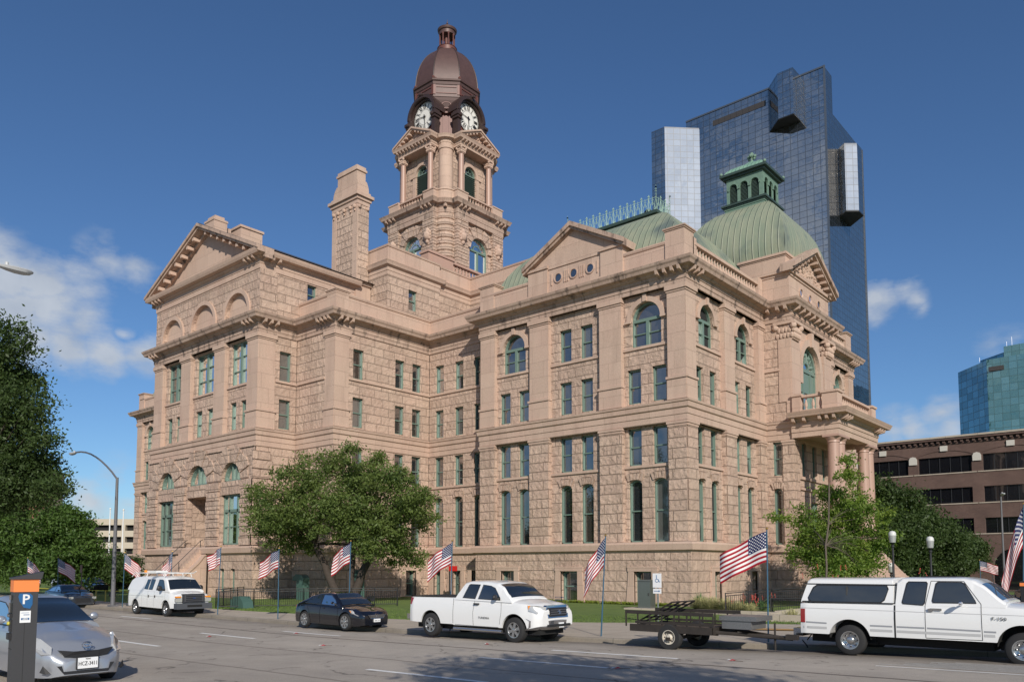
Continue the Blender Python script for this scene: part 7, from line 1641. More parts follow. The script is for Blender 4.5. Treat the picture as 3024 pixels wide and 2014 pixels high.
# ================================================================== BACKGROUND BUILDINGS
def curtain(name,c1,fx,fz,line=(.03,.035,.045),rough=.03,refl=.8,var=.25,dark=(.01,.012,.02),tint=(.78,.88,1.,1)):
    m,t,b=newmat(name); tc,fc,s=facecoord(t); f=N(t,'ShaderNodeSeparateXYZ',inp={0:fc})
    gx=M_(t,'FRACT',M_(t,'DIVIDE',M_(t,'ADD',f.outputs[0],500.),fx)); gz=M_(t,'FRACT',M_(t,'DIVIDE',f.outputs[1],fz))
    ln=M_(t,'MAXIMUM',M_(t,'LESS_THAN',gx,.075),M_(t,'LESS_THAN',gz,.085))
    cx_=M_(t,'FLOOR',M_(t,'DIVIDE',M_(t,'ADD',f.outputs[0],500.),fx)); cz=M_(t,'FLOOR',M_(t,'DIVIDE',f.outputs[1],fz))
    wn=N(t,'ShaderNodeTexWhiteNoise',noise_dimensions='2D',inp={'Vector':N(t,'ShaderNodeCombineXYZ',inp={0:cx_,1:cz,2:0.}).outputs[0]})
    b.inputs['Base Color'].default_value=dark+(1,); b.inputs['Roughness'].default_value=.3
    v=M_(t,'ADD',M_(t,'MULTIPLY',wn.outputs['Value'],var),1.-var)
    n=N(t,'ShaderNodeTexNoise',inp={'Vector':tc,'Scale':.35,'Detail':2.})
    off=N(t,'ShaderNodeVectorMath',operation='SCALE',inp={0:N(t,'ShaderNodeVectorMath',operation='SUBTRACT',inp={0:wn.outputs['Color'],1:(.5,.5,.5)}).outputs[0],3:.007}).outputs[0]
    bn=N(t,'ShaderNodeBump',inp={'Strength':.12,'Distance':.2,'Height':n.outputs['Fac']})
    nr=N(t,'ShaderNodeVectorMath',operation='NORMALIZE',inp={0:N(t,'ShaderNodeVectorMath',operation='ADD',inp={0:bn.outputs[0],1:off}).outputs[0]}).outputs[0]
    gl=N(t,'ShaderNodeBsdfGlossy',inp={'Roughness':rough,'Normal':nr}); t.links.new(mixc(t,v,(0,0,0),c1),gl.inputs['Color'])
    mx=N(t,'ShaderNodeMixShader',inp={0:refl}); t.links.new(b.outputs[0],mx.inputs[1]); t.links.new(gl.outputs[0],mx.inputs[2])
    ld=N(t,'ShaderNodeBsdfPrincipled',inp={'Base Color':line+(1,),'Roughness':.4}); m2=N(t,'ShaderNodeMixShader',inp={0:M_(t,'MULTIPLY',ln,.75)}); t.links.new(mx.outputs[0],m2.inputs[1]); t.links.new(ld.outputs[0],m2.inputs[2])
    t.links.new(m2.outputs[0],t.nodes['Material Output'].inputs[0]); return m
M_cw=curtain('blue_mirror_curtain_wall',(.70,.67,.63),2.15,1.95,refl=.78,var=.10,dark=(.055,.07,.09))
M_cwl=curtain('cloud_bright_curtain_wall',(.95,.95,.95),2.15/1.414,1.95,refl=.92,var=.12)  # lighter copy of the mirror glass; reflected cloud brightness is in the colour
def tower_prism(name,parent,plan,z0,z1,mat,bottom=None):
    m=MB(); n=len(plan); m.add([(x,y,z0) for x,y in plan]+[(x,y,z1) for x,y in plan],[(i,(i+1)%n,n+(i+1)%n,n+i) for i in range(n)]+[tuple(range(n))[::-1],tuple(range(n,2*n))]); return link_mesh(name,m,mat,parent)
sk=thing('glass_skyscraper','very tall blue mirror glass skyscraper with projecting bays, behind the courthouse','building',(-80,200,0))
tower_prism('tower_shaft',sk,[(-98,185),(-53.6,185),(-53.6,218),(-98,218)],0,134.9,M_cw)
tower_prism('tower_upper',sk,[(-98,185.01),(-53.61,185.01),(-53.61,191.3),(-98,191.3)],134.9,146.6,M_cw)
tower_prism('projecting_bay',sk,[(-70.4,185.2),(-65.4,180),(-60.85,180),(-60.7,186),(-70.4,186)],133,146.9,M_cw)
tower_prism('projecting_bay',sk,[(-53.7,195.1),(-51.1,192.8),(-48.3,195.2),(-48.2,199.2),(-53.7,204.4)],105.5,125.8,M_cw)
for pl3,z3 in (([(-70.4,185.2),(-65.4,180),(-60.85,180),(-60.7,186),(-70.4,186)],132.7),([(-53.7,195.1),(-51.1,192.8),(-48.3,195.2),(-48.2,199.2),(-53.7,204.4)],105.2)): tower_prism('bay_underside',sk,pl3,z3,z3+.25,_mc.get('dark_soffit') or plain('dark_soffit',(.012,.014,.018),.6))
wg=MB()
tower_prism('corner_wing',sk,[(-106.2,177),(-101.4,177),(-93.3,185.1),(-93.3,190),(-106.2,190)],0,142.8,M_cw)
M_cwcloud=M_cwl
wf=MB(); e=.05
wf.add([(-101.4+e,177-e,0),(-93.3+e,185.1-e,0),(-93.3+e,185.1-e,142.3),(-101.4+e,177-e,142.3)],[(0,1,2,3)]); link_mesh('cloud_bright_facet',wf,M_cwcloud,sk)  # sheet over the facet, coloured bright for the cloud it reflects
wf=MB(); wf.add([(-51.1+e,192.8-e,105.6),(-48.3+e,195.2-e,105.6),(-48.3+e,195.2-e,125.2),(-51.1+e,192.8-e,125.2)],[(0,1,2,3)]); link_mesh('cloud_bright_facet',wf,M_cwcloud,sk)
wf=MB(); wf.box(-88.5,-71.2,184.9,185.0,141.6,143.3)
for k in range(9): wf.box(-88.5+2.0*k,-88.35+2.*k,184.85,184.9,141.6,143.3)
link_mesh('vent_strip',wf,plain('dark_vent',(.045,.04,.04),.7),sk)
wf=MB(); 
for x,y in ((-53.6,185),(-53.6,218),(-98,185)): wf.box(x-.25,x+.25,y-.25,y+.25,0,134.9)
wf.box(-53.85,-53.35,184.75,185.25,134.9,146.8); wf.box(-98,-53.5,184.8,185.2,146.3,146.8); link_mesh('edge_trim',wf,plain('blue_grey_metal',(.12,.14,.17),.4,metal=.5),sk)
s2=thing('low_glass_block','small mirror glass block seen through the roof cresting','building',(-120,200,0))
tower_prism('block',s2,[(-135.5,195),(-119,195),(-119,215),(-135.5,215)],0,118,M_cw)
# sloping glass tower on the right
M_teal=curtain('teal_curtain_wall',(.42,.62,.60),2.3,2.3,line=(.05,.11,.12),refl=.6,dark=(.05,.17,.16),var=.35)
M_teal2=curtain('dark_teal_curtain_wall',(.25,.42,.48),2.3,2.3,line=(.03,.07,.1),refl=.6,dark=(.02,.08,.10),var=.35)
te=thing('teal_office_tower','teal glass office tower above the brick building at the right edge','building',(-20,250,0))
tower_prism('tower_front',te,[(-27,250),(10,246),(10,290),(-27,290)],0,68.6,M_teal); tower_prism('tower_side',te,[(-27.02,250),(-27.02,290),(-42,290),(-37.6,262)],0,68.4,M_teal2)
tower_prism('penthouse',te,[(-23,256),(10,252),(10,280),(-23,280)],68.6,73.5,M_teal); tower_prism('penthouse_side',te,[(-23.02,256),(-23.02,280),(-33,280),(-31,263)],68.4,71.6,M_teal2)
wf=MB(); wf.box(-26.4,-22.2,249.2,249.6,64.6,66.0); link_mesh('vent_strip',wf,_mc['dark_vent'],te)
for x,h in ((-23,76.5),(-21.5,77.8),(-31,72.5)): link_mesh('roof_mast',MB().tube((x,262,71),(x,262,h),.07,.05,5),M_rim,te)
# brick office building
def brickmat(name,c1,c2):
    m,t,b=newmat(name); tc,fc,s=facecoord(t)
    br=N(t,'ShaderNodeTexBrick',inp={'Vector':fc,'Color1':c1+(1,),'Color2':c2+(1,),'Mortar':(.16,.12,.10,1),'Scale':1.,'Mortar Size':.012,'Brick Width':.28,'Row Height':.1})
    n=N(t,'ShaderNodeTexNoise',inp={'Vector':tc,'Scale':.4,'Detail':6.}); col=N(t,'ShaderNodeVectorMath',operation='SCALE',inp={0:br.outputs['Color'],3:N(t,'ShaderNodeMapRange',inp={0:n.outputs['Fac'],1:.3,2:.7,3:.8,4:1.15}).outputs[0]}).outputs[0]
    t.links.new(col,b.inputs['Base Color']); b.inputs['Roughness'].default_value=.9; return m
M_brick=brickmat('dark_red_brick',(.095,.05,.04),(.125,.07,.055)); M_lime=plain('pale_limestone',(.55,.52,.46),.8)
bb_=thing('brick_office_building','dark red brick office building with arched top windows and white keystones','building',(15,60,0)); BF=Fr(-40,60,1,0); ops=[]; m=MB()
xsb=[-3.0+6.55*k for k in range(-5,9)]; bar_=[]
for k,x in enumerate(xsb[:-1]):
    u0,u1=x+40+.55,x+40+6.0
    for z0,z1 in ((12.85,14.7),(9.35,11.1),(5.9,7.6)): ops.append((u0,u1,z0,z1,0.))
    ops.append((u0+.6,u1-.6,-.3,2.2,2.0))
wall(BF,m,3,92,-.4,16.56,0.,ops,.35); m.box(-37,52,60.5,90,-.4,16.0); link_mesh('wall',m,M_brick,bb_)
g=MB(); fr_=MB(); sil=MB(); ky=MB(); cap=MB(); ar_=MB()
for u0,u1,z0,z1,r in ops:
    if r: g.add([BF.p(u0,z0,-.3),BF.p(u1,z0,-.3),BF.p(u1,z1+r,-.3),BF.p(u0,z1+r,-.3)],[(0,1,2,3)]); continue
    g.add([BF.p(u0,z0,-.25),BF.p(u1,z0,-.25),BF.p(u1,z1,-.25),BF.p(u0,z1,-.25)],[(0,1,2,3)])
    for k in range(1,5): u=u0+(u1-u0)*k/5; BF.box(fr_,u-.035,u+.035,z0,z1,-.24,-.18)
    BF.box(sil,u0-.5,u1+.5,z0-.13,z0-.02,-.1,.08)
for x in xsb[:-1]:
    u=x+40; c=u+3.27
    for z0,z1 in ((3.6,5.2),(8.0,9.2),(11.4,12.6)): pass
    ar_=MB(); ky=MB(); cap=MB()
    for k in range(12):
        a0=R(64.5+51*k/12);a1=R(64.5+51*(k+1)/12); ar_.prism([(c-rr*math.cos(a_),8.0+rr*math.sin(a_)) for rr,a_ in ((7.4,a0),(7.4,a1),(7.62,a1),(7.62,a0))],lambda uu,z:BF.p(uu,z,-.05),lambda uu,z:BF.p(uu,z,.06))
    BF.box(ky,c-.38,c+.38,15.35,15.95,-.1,.16)
    BF.box(cap,u-.42,u+.42,14.0,14.6,-.1,.14); cap.prism([(u-.42,14.6),(u+.42,14.6),(u+.3,14.85),(u,14.95),(u-.3,14.85)],lambda uu,z:BF.p(uu,z,-.1),lambda uu,z:BF.p(uu,z,.14))
    link_mesh('brick_arch',ar_,M_brick,bb_); link_mesh('keystone',ky,M_lime,bb_); link_mesh('pier_capital',cap,M_lime,bb_)
link_mesh('window_glass',g,glass('dark_office_glass',(.008,.008,.01),.06,.03),bb_); link_mesh('window_mullion',fr_,M_dark,bb_); link_mesh('sill_band',sil,M_walk,bb_); 
m=MB(); BF.box(m,2.8,92,16.1,16.25,-.3,.1); BF.box(m,2.8,92,16.55,16.8,-.3,.45); 
for k in range(150): BF.box(m,3+.6*k,3.28+.6*k,16.25,16.55,-.1,.3)
link_mesh('cornice',m,M_brick,bb_); m=MB(); BF.box(m,2.7,92,16.8,17.0,-.3,.55); link_mesh('coping',m,M_walk,bb_)
# far left: garage and pink tower
pgm=plain('beige_concrete',(.48,.42,.33),.85,noise=.1)
pg=thing('parking_garage','beige concrete parking garage far behind the left lawn','building',(-130,24,0)); G2=Fr(-160,0,.76,.65); m=MB(); dk_=MB()
for k in range(5):
    z=1.2+k*2.2; G2.box(m,-10,70,z,z+1.15,-12,0); G2.box(dk_,-10,70,z-1.05,z,-10,-.8)
    for u in range(-10,71,8): G2.box(m,u-.35,u+.35,z-1.1,z,-1,.01)
link_mesh('deck',m,pgm,pg); link_mesh('dark_opening',dk_,M_under,pg)
pk=thing('pink_office_block','pinkish brown tower block just above the left tree tops','building',(-161,25,0)); m=MB(); F3_=Fr(-168,19,.75,.66); F3_.box(m,-14,3.2,0,23.3,-10,0); link_mesh('wall',m,plain('pink_concrete',(.44,.31,.25),.85,noise=.08),pk); m=MB(); F3_.box(m,.2,3.22,12,21.3,-6,.05); link_mesh('brick_panel',m,M_brick if False else plain('red_brown_panel',(.28,.12,.08),.8,noise=.2),pk)
for i,(x,y,h,l_) in enumerate(((-92.1,6.2,10.1,'left'),(-90.7,7.4,9.95,'middle'),(-89.3,8.65,9.8,'right'))):
    o=thing('white_flagpole',f'{l_} one of three bare white flagpoles beside the far left garage','flagpole',(x,y,0),'bare white flagpoles'); link_mesh('pole',MB().tube((x,y,0),(x,y,h),.1,.07,8),M_wpaint,o); link_mesh('finial',MB().sphere((x,y,h+.08),.14,8,6),M_white,o)
m=MB(); 
for k in range(20): m.tube((-70+k*1.3,-3+.2*math.sin(k),0),(-70+k*1.3,-3+.2*math.sin(k),.75),.02,.02,4)
m.box(-70,-45,-3.02,-2.98,.1,.72); o=link_mesh('orange_mesh_fence',m,plain('orange_mesh',(.35,.12,.07),.9,noise=.3,nscale=20),None); tag(o,'orange plastic mesh fence at the back of the far left lawn','fence')
# ================================================================== TREES AND PLANTS
def leafmat(name,c1,c2,c3,tr=.3):
    m,t,b=newmat(name); at=N(t,'ShaderNodeAttribute',attribute_name='tone'); 
    col=mixc(t,at.outputs['Fac'],c1,c2); tc=N(t,'ShaderNodeTexCoord').outputs['Object']; n=N(t,'ShaderNodeTexNoise',inp={'Vector':tc,'Scale':.6,'Detail':2.})
    col=mixc(t,N(t,'ShaderNodeMapRange',inp={0:n.outputs['Fac'],1:.5,2:.7,3:0.,4:.6}).outputs[0],col,c3)
    t.links.new(col,b.inputs['Base Color']); b.inputs['Roughness'].default_value=.55; b.inputs['Specular IOR Level'].default_value=.35
    tl=N(t,'ShaderNodeBsdfTranslucent',inp={0:N(t,'ShaderNodeVectorMath',operation='MULTIPLY',inp={0:col,1:(1.3,1.5,.6)}).outputs[0]}); mx=N(t,'ShaderNodeMixShader',inp={0:tr}); t.links.new(b.outputs[0],mx.inputs[1]); t.links.new(tl.outputs[0],mx.inputs[2]); t.links.new(mx.outputs[0],t.nodes['Material Output'].inputs[0]); return m
L_oak=leafmat('live_oak_leaves',(.065,.105,.025),(.15,.20,.05),(.17,.21,.06)); L_dark=leafmat('dark_oak_leaves',(.032,.058,.016),(.07,.11,.03),(.08,.125,.035)); L_mid=leafmat('green_leaves',(.045,.095,.02),(.10,.17,.035),(.09,.15,.03)); L_young=leafmat('young_tree_leaves',(.09,.16,.028),(.20,.28,.05),(.29,.33,.06),.4)
M_bark=plain('dark_bark',(.055,.042,.034),.9,noise=.4,nscale=7,bump=.05); M_bark2=plain('grey_bark',(.12,.095,.075),.9,noise=.35,nscale=7,bump=.04)
def leaves(name,clumps,n,size,mat,parent,seed,sub=.32,nsub=None,sparse=0.):
    """clumps: (x,y,z,rx,ry,rz); leaves gather in small tufts spread through every clump"""
    rg=np.random.default_rng(seed); cl_=np.array(clumps,float); vol=(cl_[:,3]*cl_[:,4]*cl_[:,5])**.75; p=vol/vol.sum()
    nsub=nsub or max(60,int(n/42)); ci=rg.choice(len(cl_),nsub,p=p)
    d=rg.normal(size=(nsub,3)); d/=np.linalg.norm(d,axis=1)[:,None]; rad=rg.random(nsub)**.42*(1+rg.normal(size=nsub)*.08)
    cen=cl_[ci,:3]+d*rad[:,None]*cl_[ci,3:6]
    tone_c=rg.random(nsub); si=rg.integers(0,nsub,n); ss=sub*(.6+.8*rg.random(nsub))
    pos=cen[si]+rg.normal(size=(n,3))*ss[si][:,None]*np.array([1,1,.62])
    a=rg.normal(size=(n,3)); a/=np.linalg.norm(a,axis=1)[:,None]; b_=rg.normal(size=(n,3)); b_-= (b_*a).sum(1)[:,None]*a; b_/=np.linalg.norm(b_,axis=1)[:,None]
    s=size*(.6+.8*rg.random(n))[:,None]; 
    V=np.stack([pos-a*s,pos-b_*s*.45,pos+a*s,pos+b_*s*.45],1).reshape(-1,3)-np.array(OFF[parent.name] if parent else (0,0,0))
    me=bpy.data.meshes.new(name); me.vertices.add(4*n); me.vertices.foreach_set('co',V.ravel().astype('f')); me.loops.add(4*n); me.loops.foreach_set('vertex_index',np.arange(4*n,dtype='i')); me.polygons.add(n); me.polygons.foreach_set('loop_start',np.arange(0,4*n,4,dtype='i')); me.polygons.foreach_set('loop_total',np.full(n,4,dtype='i'))
    at=me.attributes.new('tone','FLOAT','FACE'); at.data.foreach_set('value',np.clip(tone_c[si]*.7+rg.random(n)*.3,0,1).astype('f')); me.update(); me.validate(); me.materials.append(mat)
    o=bpy.data.objects.new(name,me); C.objects.link(o); o.parent=parent; return o,cen
def branches(parent,base,trunk_top,cen,k,r0,mat,seed,name='trunk',stems=None,rb=.03,leader=False):
    rnd=random.Random(seed); m=MB(); stems=stems or [(base,trunk_top)]; ends=[]
    for (b0,t0) in stems:
        b0=Vector(b0);t0=Vector(t0); n=6; pts=[]
        for i in range(n+1):
            t=i/n; q=b0.lerp(t0,t)+Vector((rnd.uniform(-.06,.06),rnd.uniform(-.06,.06),0))*(1 if 0<i<n else 0); pts.append(q)
        m.path(pts,[r0*(1.25-.2*0 if i==0 else 1-.45*i/n) for i in range(n+1)],10); ends+= [(pts[i],r0*(1-.45*i/n)*.55) for i in ((3,4,5,6) if leader else (6,))]
    idx=rnd.sample(range(len(cen)),min(k,len(cen)))
    for i in idx:
        c=Vector(cen[i]); st,rs=min(ends,key=lambda e:abs((e[0]-c).length-(.35*abs(e[0].z-c.z)))+ (6 if e[0].z>c.z-.15 and e is not ends[0] else 0)); mid=st.lerp(c,.5)+Vector((rnd.uniform(-.3,.3),rnd.uniform(-.3,.3),rnd.uniform(.0,.5)))
        q1=st.lerp(mid,.5)+Vector((0,0,.1)); m.path([st,q1,mid,mid.lerp(c,.5)+Vector((rnd.uniform(-.1,.1),0,rnd.uniform(-.1,.1))),c],[rs*.55,rs*.42,rs*.3,rb,rb*.4],6)
    return link_mesh(name,m,mat,parent,True,angle=60)
def tree(label,base,clumps,n,size,lm,bm,stems=None,top=None,r0=.3,k=40,seed=1,group=None,name='tree',sub=.32,cat='tree',nsub=None,leader=False,rb=.03):
    t=thing(name,label,cat,base,group); o,cen=leaves('crown',clumps,n,size,lm,t,seed,sub,nsub); branches(t,base,top or (base[0],base[1],base[2]+2),cen,k,r0,bm,seed,stems=stems,leader=leader,rb=rb); return t
def at(u,v,d):     # point seen at (u,v) of the photo at depth d: used to set out crown sizes
    yaw,pt,f_,K_=R(-40.8),R(4.151),2344.,1/.77846
    F=Vector((math.sin(yaw)*math.cos(pt),math.cos(yaw)*math.cos(pt),math.sin(pt))); Rr=Vector((math.cos(yaw),-math.sin(yaw),0)); U=Rr.cross(F)
    return Vector((21.734,-40.485,2.2))+(F+Rr*((u*K_-1512)/f_)-U*((v*K_-1502.5)/f_))*d
def clumps_px(lst,d,seed=0,dep=1.,fl=.8):
    rnd=random.Random(seed); o=[]
    for u,v,r in lst:
        q=at(u,v,d+rnd.uniform(-1,1)*dep); rr=r/1825*d; o.append((q.x,q.y,q.z,rr,rr,rr*fl))
    return o
# the big live oak on the lawn
big=[(640,1180,62),(598,1135,36),(690,1105,58),(770,1065,42),(830,1105,62),(900,1105,45),(945,1150,48),(968,1195,36),(870,1195,75),(760,1180,80),(680,1225,52),(610,1215,36),(712,1255,28),(915,1250,44),(950,1280,28),(850,1262,36),(660,1262,20),(865,1055,24),(980,1140,22),(585,1180,24),(910,1290,20),(800,1030,18),(700,1060,20),(1000,1190,14),(620,1250,22)]
cb_=clumps_px(big,48.5,3,2.6)
tree('large spreading dark green live oak on the courthouse lawn, over the black sedan',(-17.9,-10.1,-.05),cb_,60000,.088,L_oak,M_bark,stems=[((-18.2,-10.3,-.1),(-19.6,-11.2,3.6)),((-17.8,-10.0,-.1),(-17.6,-9.8,3.4)),((-17.5,-10.1,-.1),(-16.3,-9.2,3.9))],r0=.3,k=75,seed=11,sub=.25,nsub=1500)
# young bright tree near the portico
yt=[(1925,1260,70),(1870,1235,55),(1985,1245,50),(1930,1190,50),(1960,1150,38),(1905,1140,32),(1950,1100,26),(1948,1060,16),(1850,1190,32),(1800,1195,18),(1775,1190,12),(1990,1175,34),(2030,1190,22),(2045,1180,12),(1850,1270,38),(1990,1290,42),(1900,1300,45),(1950,1300,45),(1950,1040,8),(2010,1150,14),(1820,1275,20),(2040,1240,20)]
tree('young bright yellow green tree beside the portico, behind the camper topped pickup',(7.0,1.2,0),clumps_px(yt,44,5,1.0,.85),36000,.08,L_young,M_bark2,top=(7.1,2.2,6.6),r0=.06,k=50,leader=True,rb=.01,seed=5,sub=.2,nsub=900)
# dark oaks at the right
GR='dark oaks between the portico and the brick building'
for i,(lst,d,lb_) in enumerate((([(2045,1180,70),(2020,1130,45),(2060,1230,75),(2010,1210,60),(2080,1150,40),(2030,1280,60)],68,'dark oak nearest the portico columns, tallest on the right side'),([(2130,1215,60),(2150,1260,65),(2100,1190,45),(2180,1240,45),(2120,1290,55),(2090,1260,50)],76,'dark rounded oak in the middle, behind the two lantern posts'),([(2215,1260,38),(2235,1285,30),(2190,1290,40),(2245,1262,18)],84,'smallest dark oak on the right, in front of the brick building'))):
    c_=clumps_px(lst,d,i,2.); b0=at(lst[0][0],1330,d); tree(lb_,(b0.x,b0.y,-.1),c_,30000,.14,L_dark,M_bark,top=(b0.x,b0.y,3.2),r0=.3,k=25,seed=20+i,group=GR,sub=.38,nsub=800)
# left side
lt=[(-75,900,140),(15,790,55),(5,860,75),(50,930,58),(45,1000,70),(5,1080,85),(98,1005,32),(82,1080,50),(115,1115,38),(55,1140,56),(-12,745,32),(-50,1100,115),(138,1130,20),(68,880,24),(112,940,14),(125,1040,14)]
b0=at(-90,1340,38); tree('tall dark green tree cut by the left edge of the picture',(b0.x,b0.y,-.1),clumps_px(lt,38,7,1.6,.9),60000,.09,L_dark,M_bark,top=(b0.x,b0.y,4.5),r0=.4,k=50,seed=31,sub=.3,nsub=1900)
GL='green trees along the back of the left lawn'
for i,(lst,d,lb_,lm) in enumerate((([(55,1230,60),(30,1280,70),(0,1240,60),(90,1290,50),(-40,1280,80),(40,1190,30),(50,1320,40)],58,'leftmost round green tree behind the parking pay station',L_mid),([(165,1210,50),(130,1200,45),(190,1260,50),(150,1280,60),(215,1290,30),(110,1260,45),(140,1178,24),(170,1320,40)],60,'tall round bright green tree left of the grey street lamp',L_mid),([(262,1290,24),(285,1310,28),(245,1320,26),(300,1318,22),(270,1340,24),(312,1290,12)],78,'small darker tree right behind the grey street lamp',L_dark),([(-20,1170,50),(30,1160,30),(80,1150,22),(0,1200,50)],66,'dark tree top half hidden at the left edge, below the tallest tree',L_dark),([(215,1330,24),(200,1345,20),(232,1340,16)],90,'low far tree on the left lawn between the two street side flags',L_dark))):
    c_=clumps_px(lst,d,40+i,1.5); q=lst[0]; b0=at(q[0],1345,d); tree(lb_,(b0.x,b0.y,-.1),c_,26000 if i<2 else 12000,.12,lm,M_bark,top=(b0.x,b0.y,2.6),r0=.22,k=22,seed=50+i,group=GL,sub=.32,nsub=650)
# street tree behind the photographer, whose shade falls on the road
c_=[(24.5,-38.7,8.6,2.4,2.,1.3),(27,-40.5,9.2,2.2,2.2,1.5),(22.8,-36.4,7.6,1.2,1.2,.8),(26.8,-37.4,8.2,1.8,1.5,1.),(29.5,-39.,9,2,1.8,1.2)]
tree('street tree standing outside the right of the picture, shading the road',(27,-38.6,.3),c_,7500,.12,L_oak,M_bark,top=(26.8,-38,6),r0=.25,k=30,seed=71,sub=.3,nsub=450)
# far wooded strip and distant mass closing the left horizon
def strip(pts,h,w,n,size,mat,label,seed):
    cl2=[]; rnd=random.Random(seed)
    for (x0,y0),(x1,y1) in zip(pts[:-1],pts[1:]):
        L=math.hypot(x1-x0,y1-y0); k=max(2,int(L/(w*.8)))
        for i in range(k): t=i/k; cl2.append((x0+(x1-x0)*t,y0+(y1-y0)*t,h*.45+rnd.uniform(-.3,.3),w*.8,w*.8,h*rnd.uniform(.4,.62)))
    OFF[None]=Vector((0,0,0)); o,_=leaves('tree_belt',cl2,n,size,mat,None,seed,.5,n//30); tag(o,label,'trees',kind='stuff')
strip([(-150,-25),(-110,-6),(-84,5),(-80,12)],3.4,4,24000,.26,L_dark,'dark belt of far trees along the left horizon',81)
strip([(12,46),(24,44),(40,40)],2.6,2.5,9000,.2,L_dark,'low dark shrubs at the foot of the brick building',82)
# grass tufts, yucca, red flowers
def blades(name,spots,per,L_,w,mat,label,cat,arch=.6,seed=1,kind=None,group=None,up=.25):
    rnd=random.Random(seed); m=MB()
    for x,y,z,s in spots:
        for k in range(per):
            a=rnd.uniform(0,2*PI); el=rnd.uniform(up,1.45); l=L_*s*rnd.uniform(.7,1.15); dx,dy,dz=math.cos(a)*math.cos(el),math.sin(a)*math.cos(el),math.sin(el); px,py=-math.sin(a)*w,math.cos(a)*w
            p0=(x+rnd.uniform(-.06,.06)*s,y+rnd.uniform(-.06,.06)*s,z); q=(p0[0]+dx*l*.55,p0[1]+dy*l*.55,p0[2]+dz*l*.6); e=(p0[0]+dx*l*1.05,p0[1]+dy*l*1.05,p0[2]+dz*l*(1-arch*.45))
            m.add([(p0[0]-px,p0[1]-py,p0[2]),(p0[0]+px,p0[1]+py,p0[2]),(q[0]+px*.8,q[1]+py*.8,q[2]),(q[0]-px*.8,q[1]-py*.8,q[2]),e],[(0,1,2,3),(3,2,4)])
    o=link_mesh(name,m,mat,None); tag(o,label,cat,group,kind); return o
M_yuc=plain('yucca_green',(.10,.19,.06),.6,noise=.3); M_fes=plain('tan_grass',(.40,.38,.17),.8,noise=.3)
blades('yucca',[(1.05,-.9,0,1.0)],150,.85,.022,M_yuc,'spiky green yucca at the foot of the granite corner','plant',.1,2)
blades('yucca',[(4.3,-2.6,0,.8)],110,.8,.02,M_yuc,'spiky yucca among the tan grasses, left one near the ramp','plant',.1,3); blades('yucca',[(5.1,-2.2,0,.75)],100,.75,.02,M_yuc,'spiky yucca among the tan grasses, close to the iron railing','plant',.1,4)
for i,(x,y,s) in enumerate(((1.9,-2.9,1.),(2.6,-3.5,1.1),(3.3,-4.0,1.15),(4.1,-4.3,1.1),(5.0,-4.9,.9),(5.8,-5.3,.8),(9.7,-10.2,.9))):
    blades('ornamental_grass',[(x,y,0,s),(x+.15,y+.15,0,s)],230,1.0,.008,M_fes,('arching tan ornamental grass clump, %s in the row starting at the granite corner'%('first second third fourth fifth sixth'.split()[i])) if i<6 else 'arching grass clump behind the camper tail light','plant',.9,5+i,group='tan ornamental grasses in the bed')
M_flw=plain('coral_flower',(.55,.08,.07),.7)
def flowers(x,y,z,n,h,label,seed,sp=.5):
    rnd=random.Random(seed); o=thing('flower_bush',label,'plant',(x,y,z)); st=MB(); fl_=MB()
    for k in range(n):
        a=rnd.uniform(0,2*PI); l=rnd.uniform(0,sp); e=(x+math.cos(a)*l*1.6,y+math.sin(a)*l*1.6,z+h*rnd.uniform(.55,1.)); st.tube((x+math.cos(a)*l*.4,y+math.sin(a)*l*.4,z),e,.008,.005,4)
        for j in range(5): fl_.sphere((e[0]+rnd.uniform(-.03,.03),e[1]+rnd.uniform(-.03,.03),e[2]-j*.05),.022,5,4)
    link_mesh('stems',st,M_yuc,o); link_mesh('flowers',fl_,M_flw,o)
flowers(5.2,-3.9,0,26,.95,'coral red flowering bush against the black ramp railing',3,.8); flowers(9.0,-3.4,.4,8,1.9,'tall red flower spikes showing above the camper top',4,1.2); flowers(13.2,-4.6,.4,3,1.9,'single red flower spike showing above the white cab',5,.2)
rnd=random.Random(9); sp=[]
for k in range(420):
    t=rnd.random(); x=-16+t*15.5; sp.append((x,rnd.uniform(-.75,-.28) if x>-15.9 else .9,-.02,.28))
blades('wall_foot_plants',sp,12,.8,.02,plain('yellow_green_cover',(.17,.21,.02),.8,noise=.3),'yellow green ground cover along the foot of the granite wall','ground cover',.3,12,'stuff')
sp=[(rnd.uniform(-14,9),0,0,0) for k in range(0)]
sp=[]
for k in range(9000):
    x=rnd.uniform(-26,11); y=lawn_y(x)+rnd.random()**2*6; sp.append((x,y,zwalk(x)-.03,.1))
blades('lawn_grass',sp,4,.55,.01,plain('grass_blade',(.13,.20,.04),.85,noise=.3),'mown green grass blades on the courthouse lawn','grass',.2,13,'stuff')
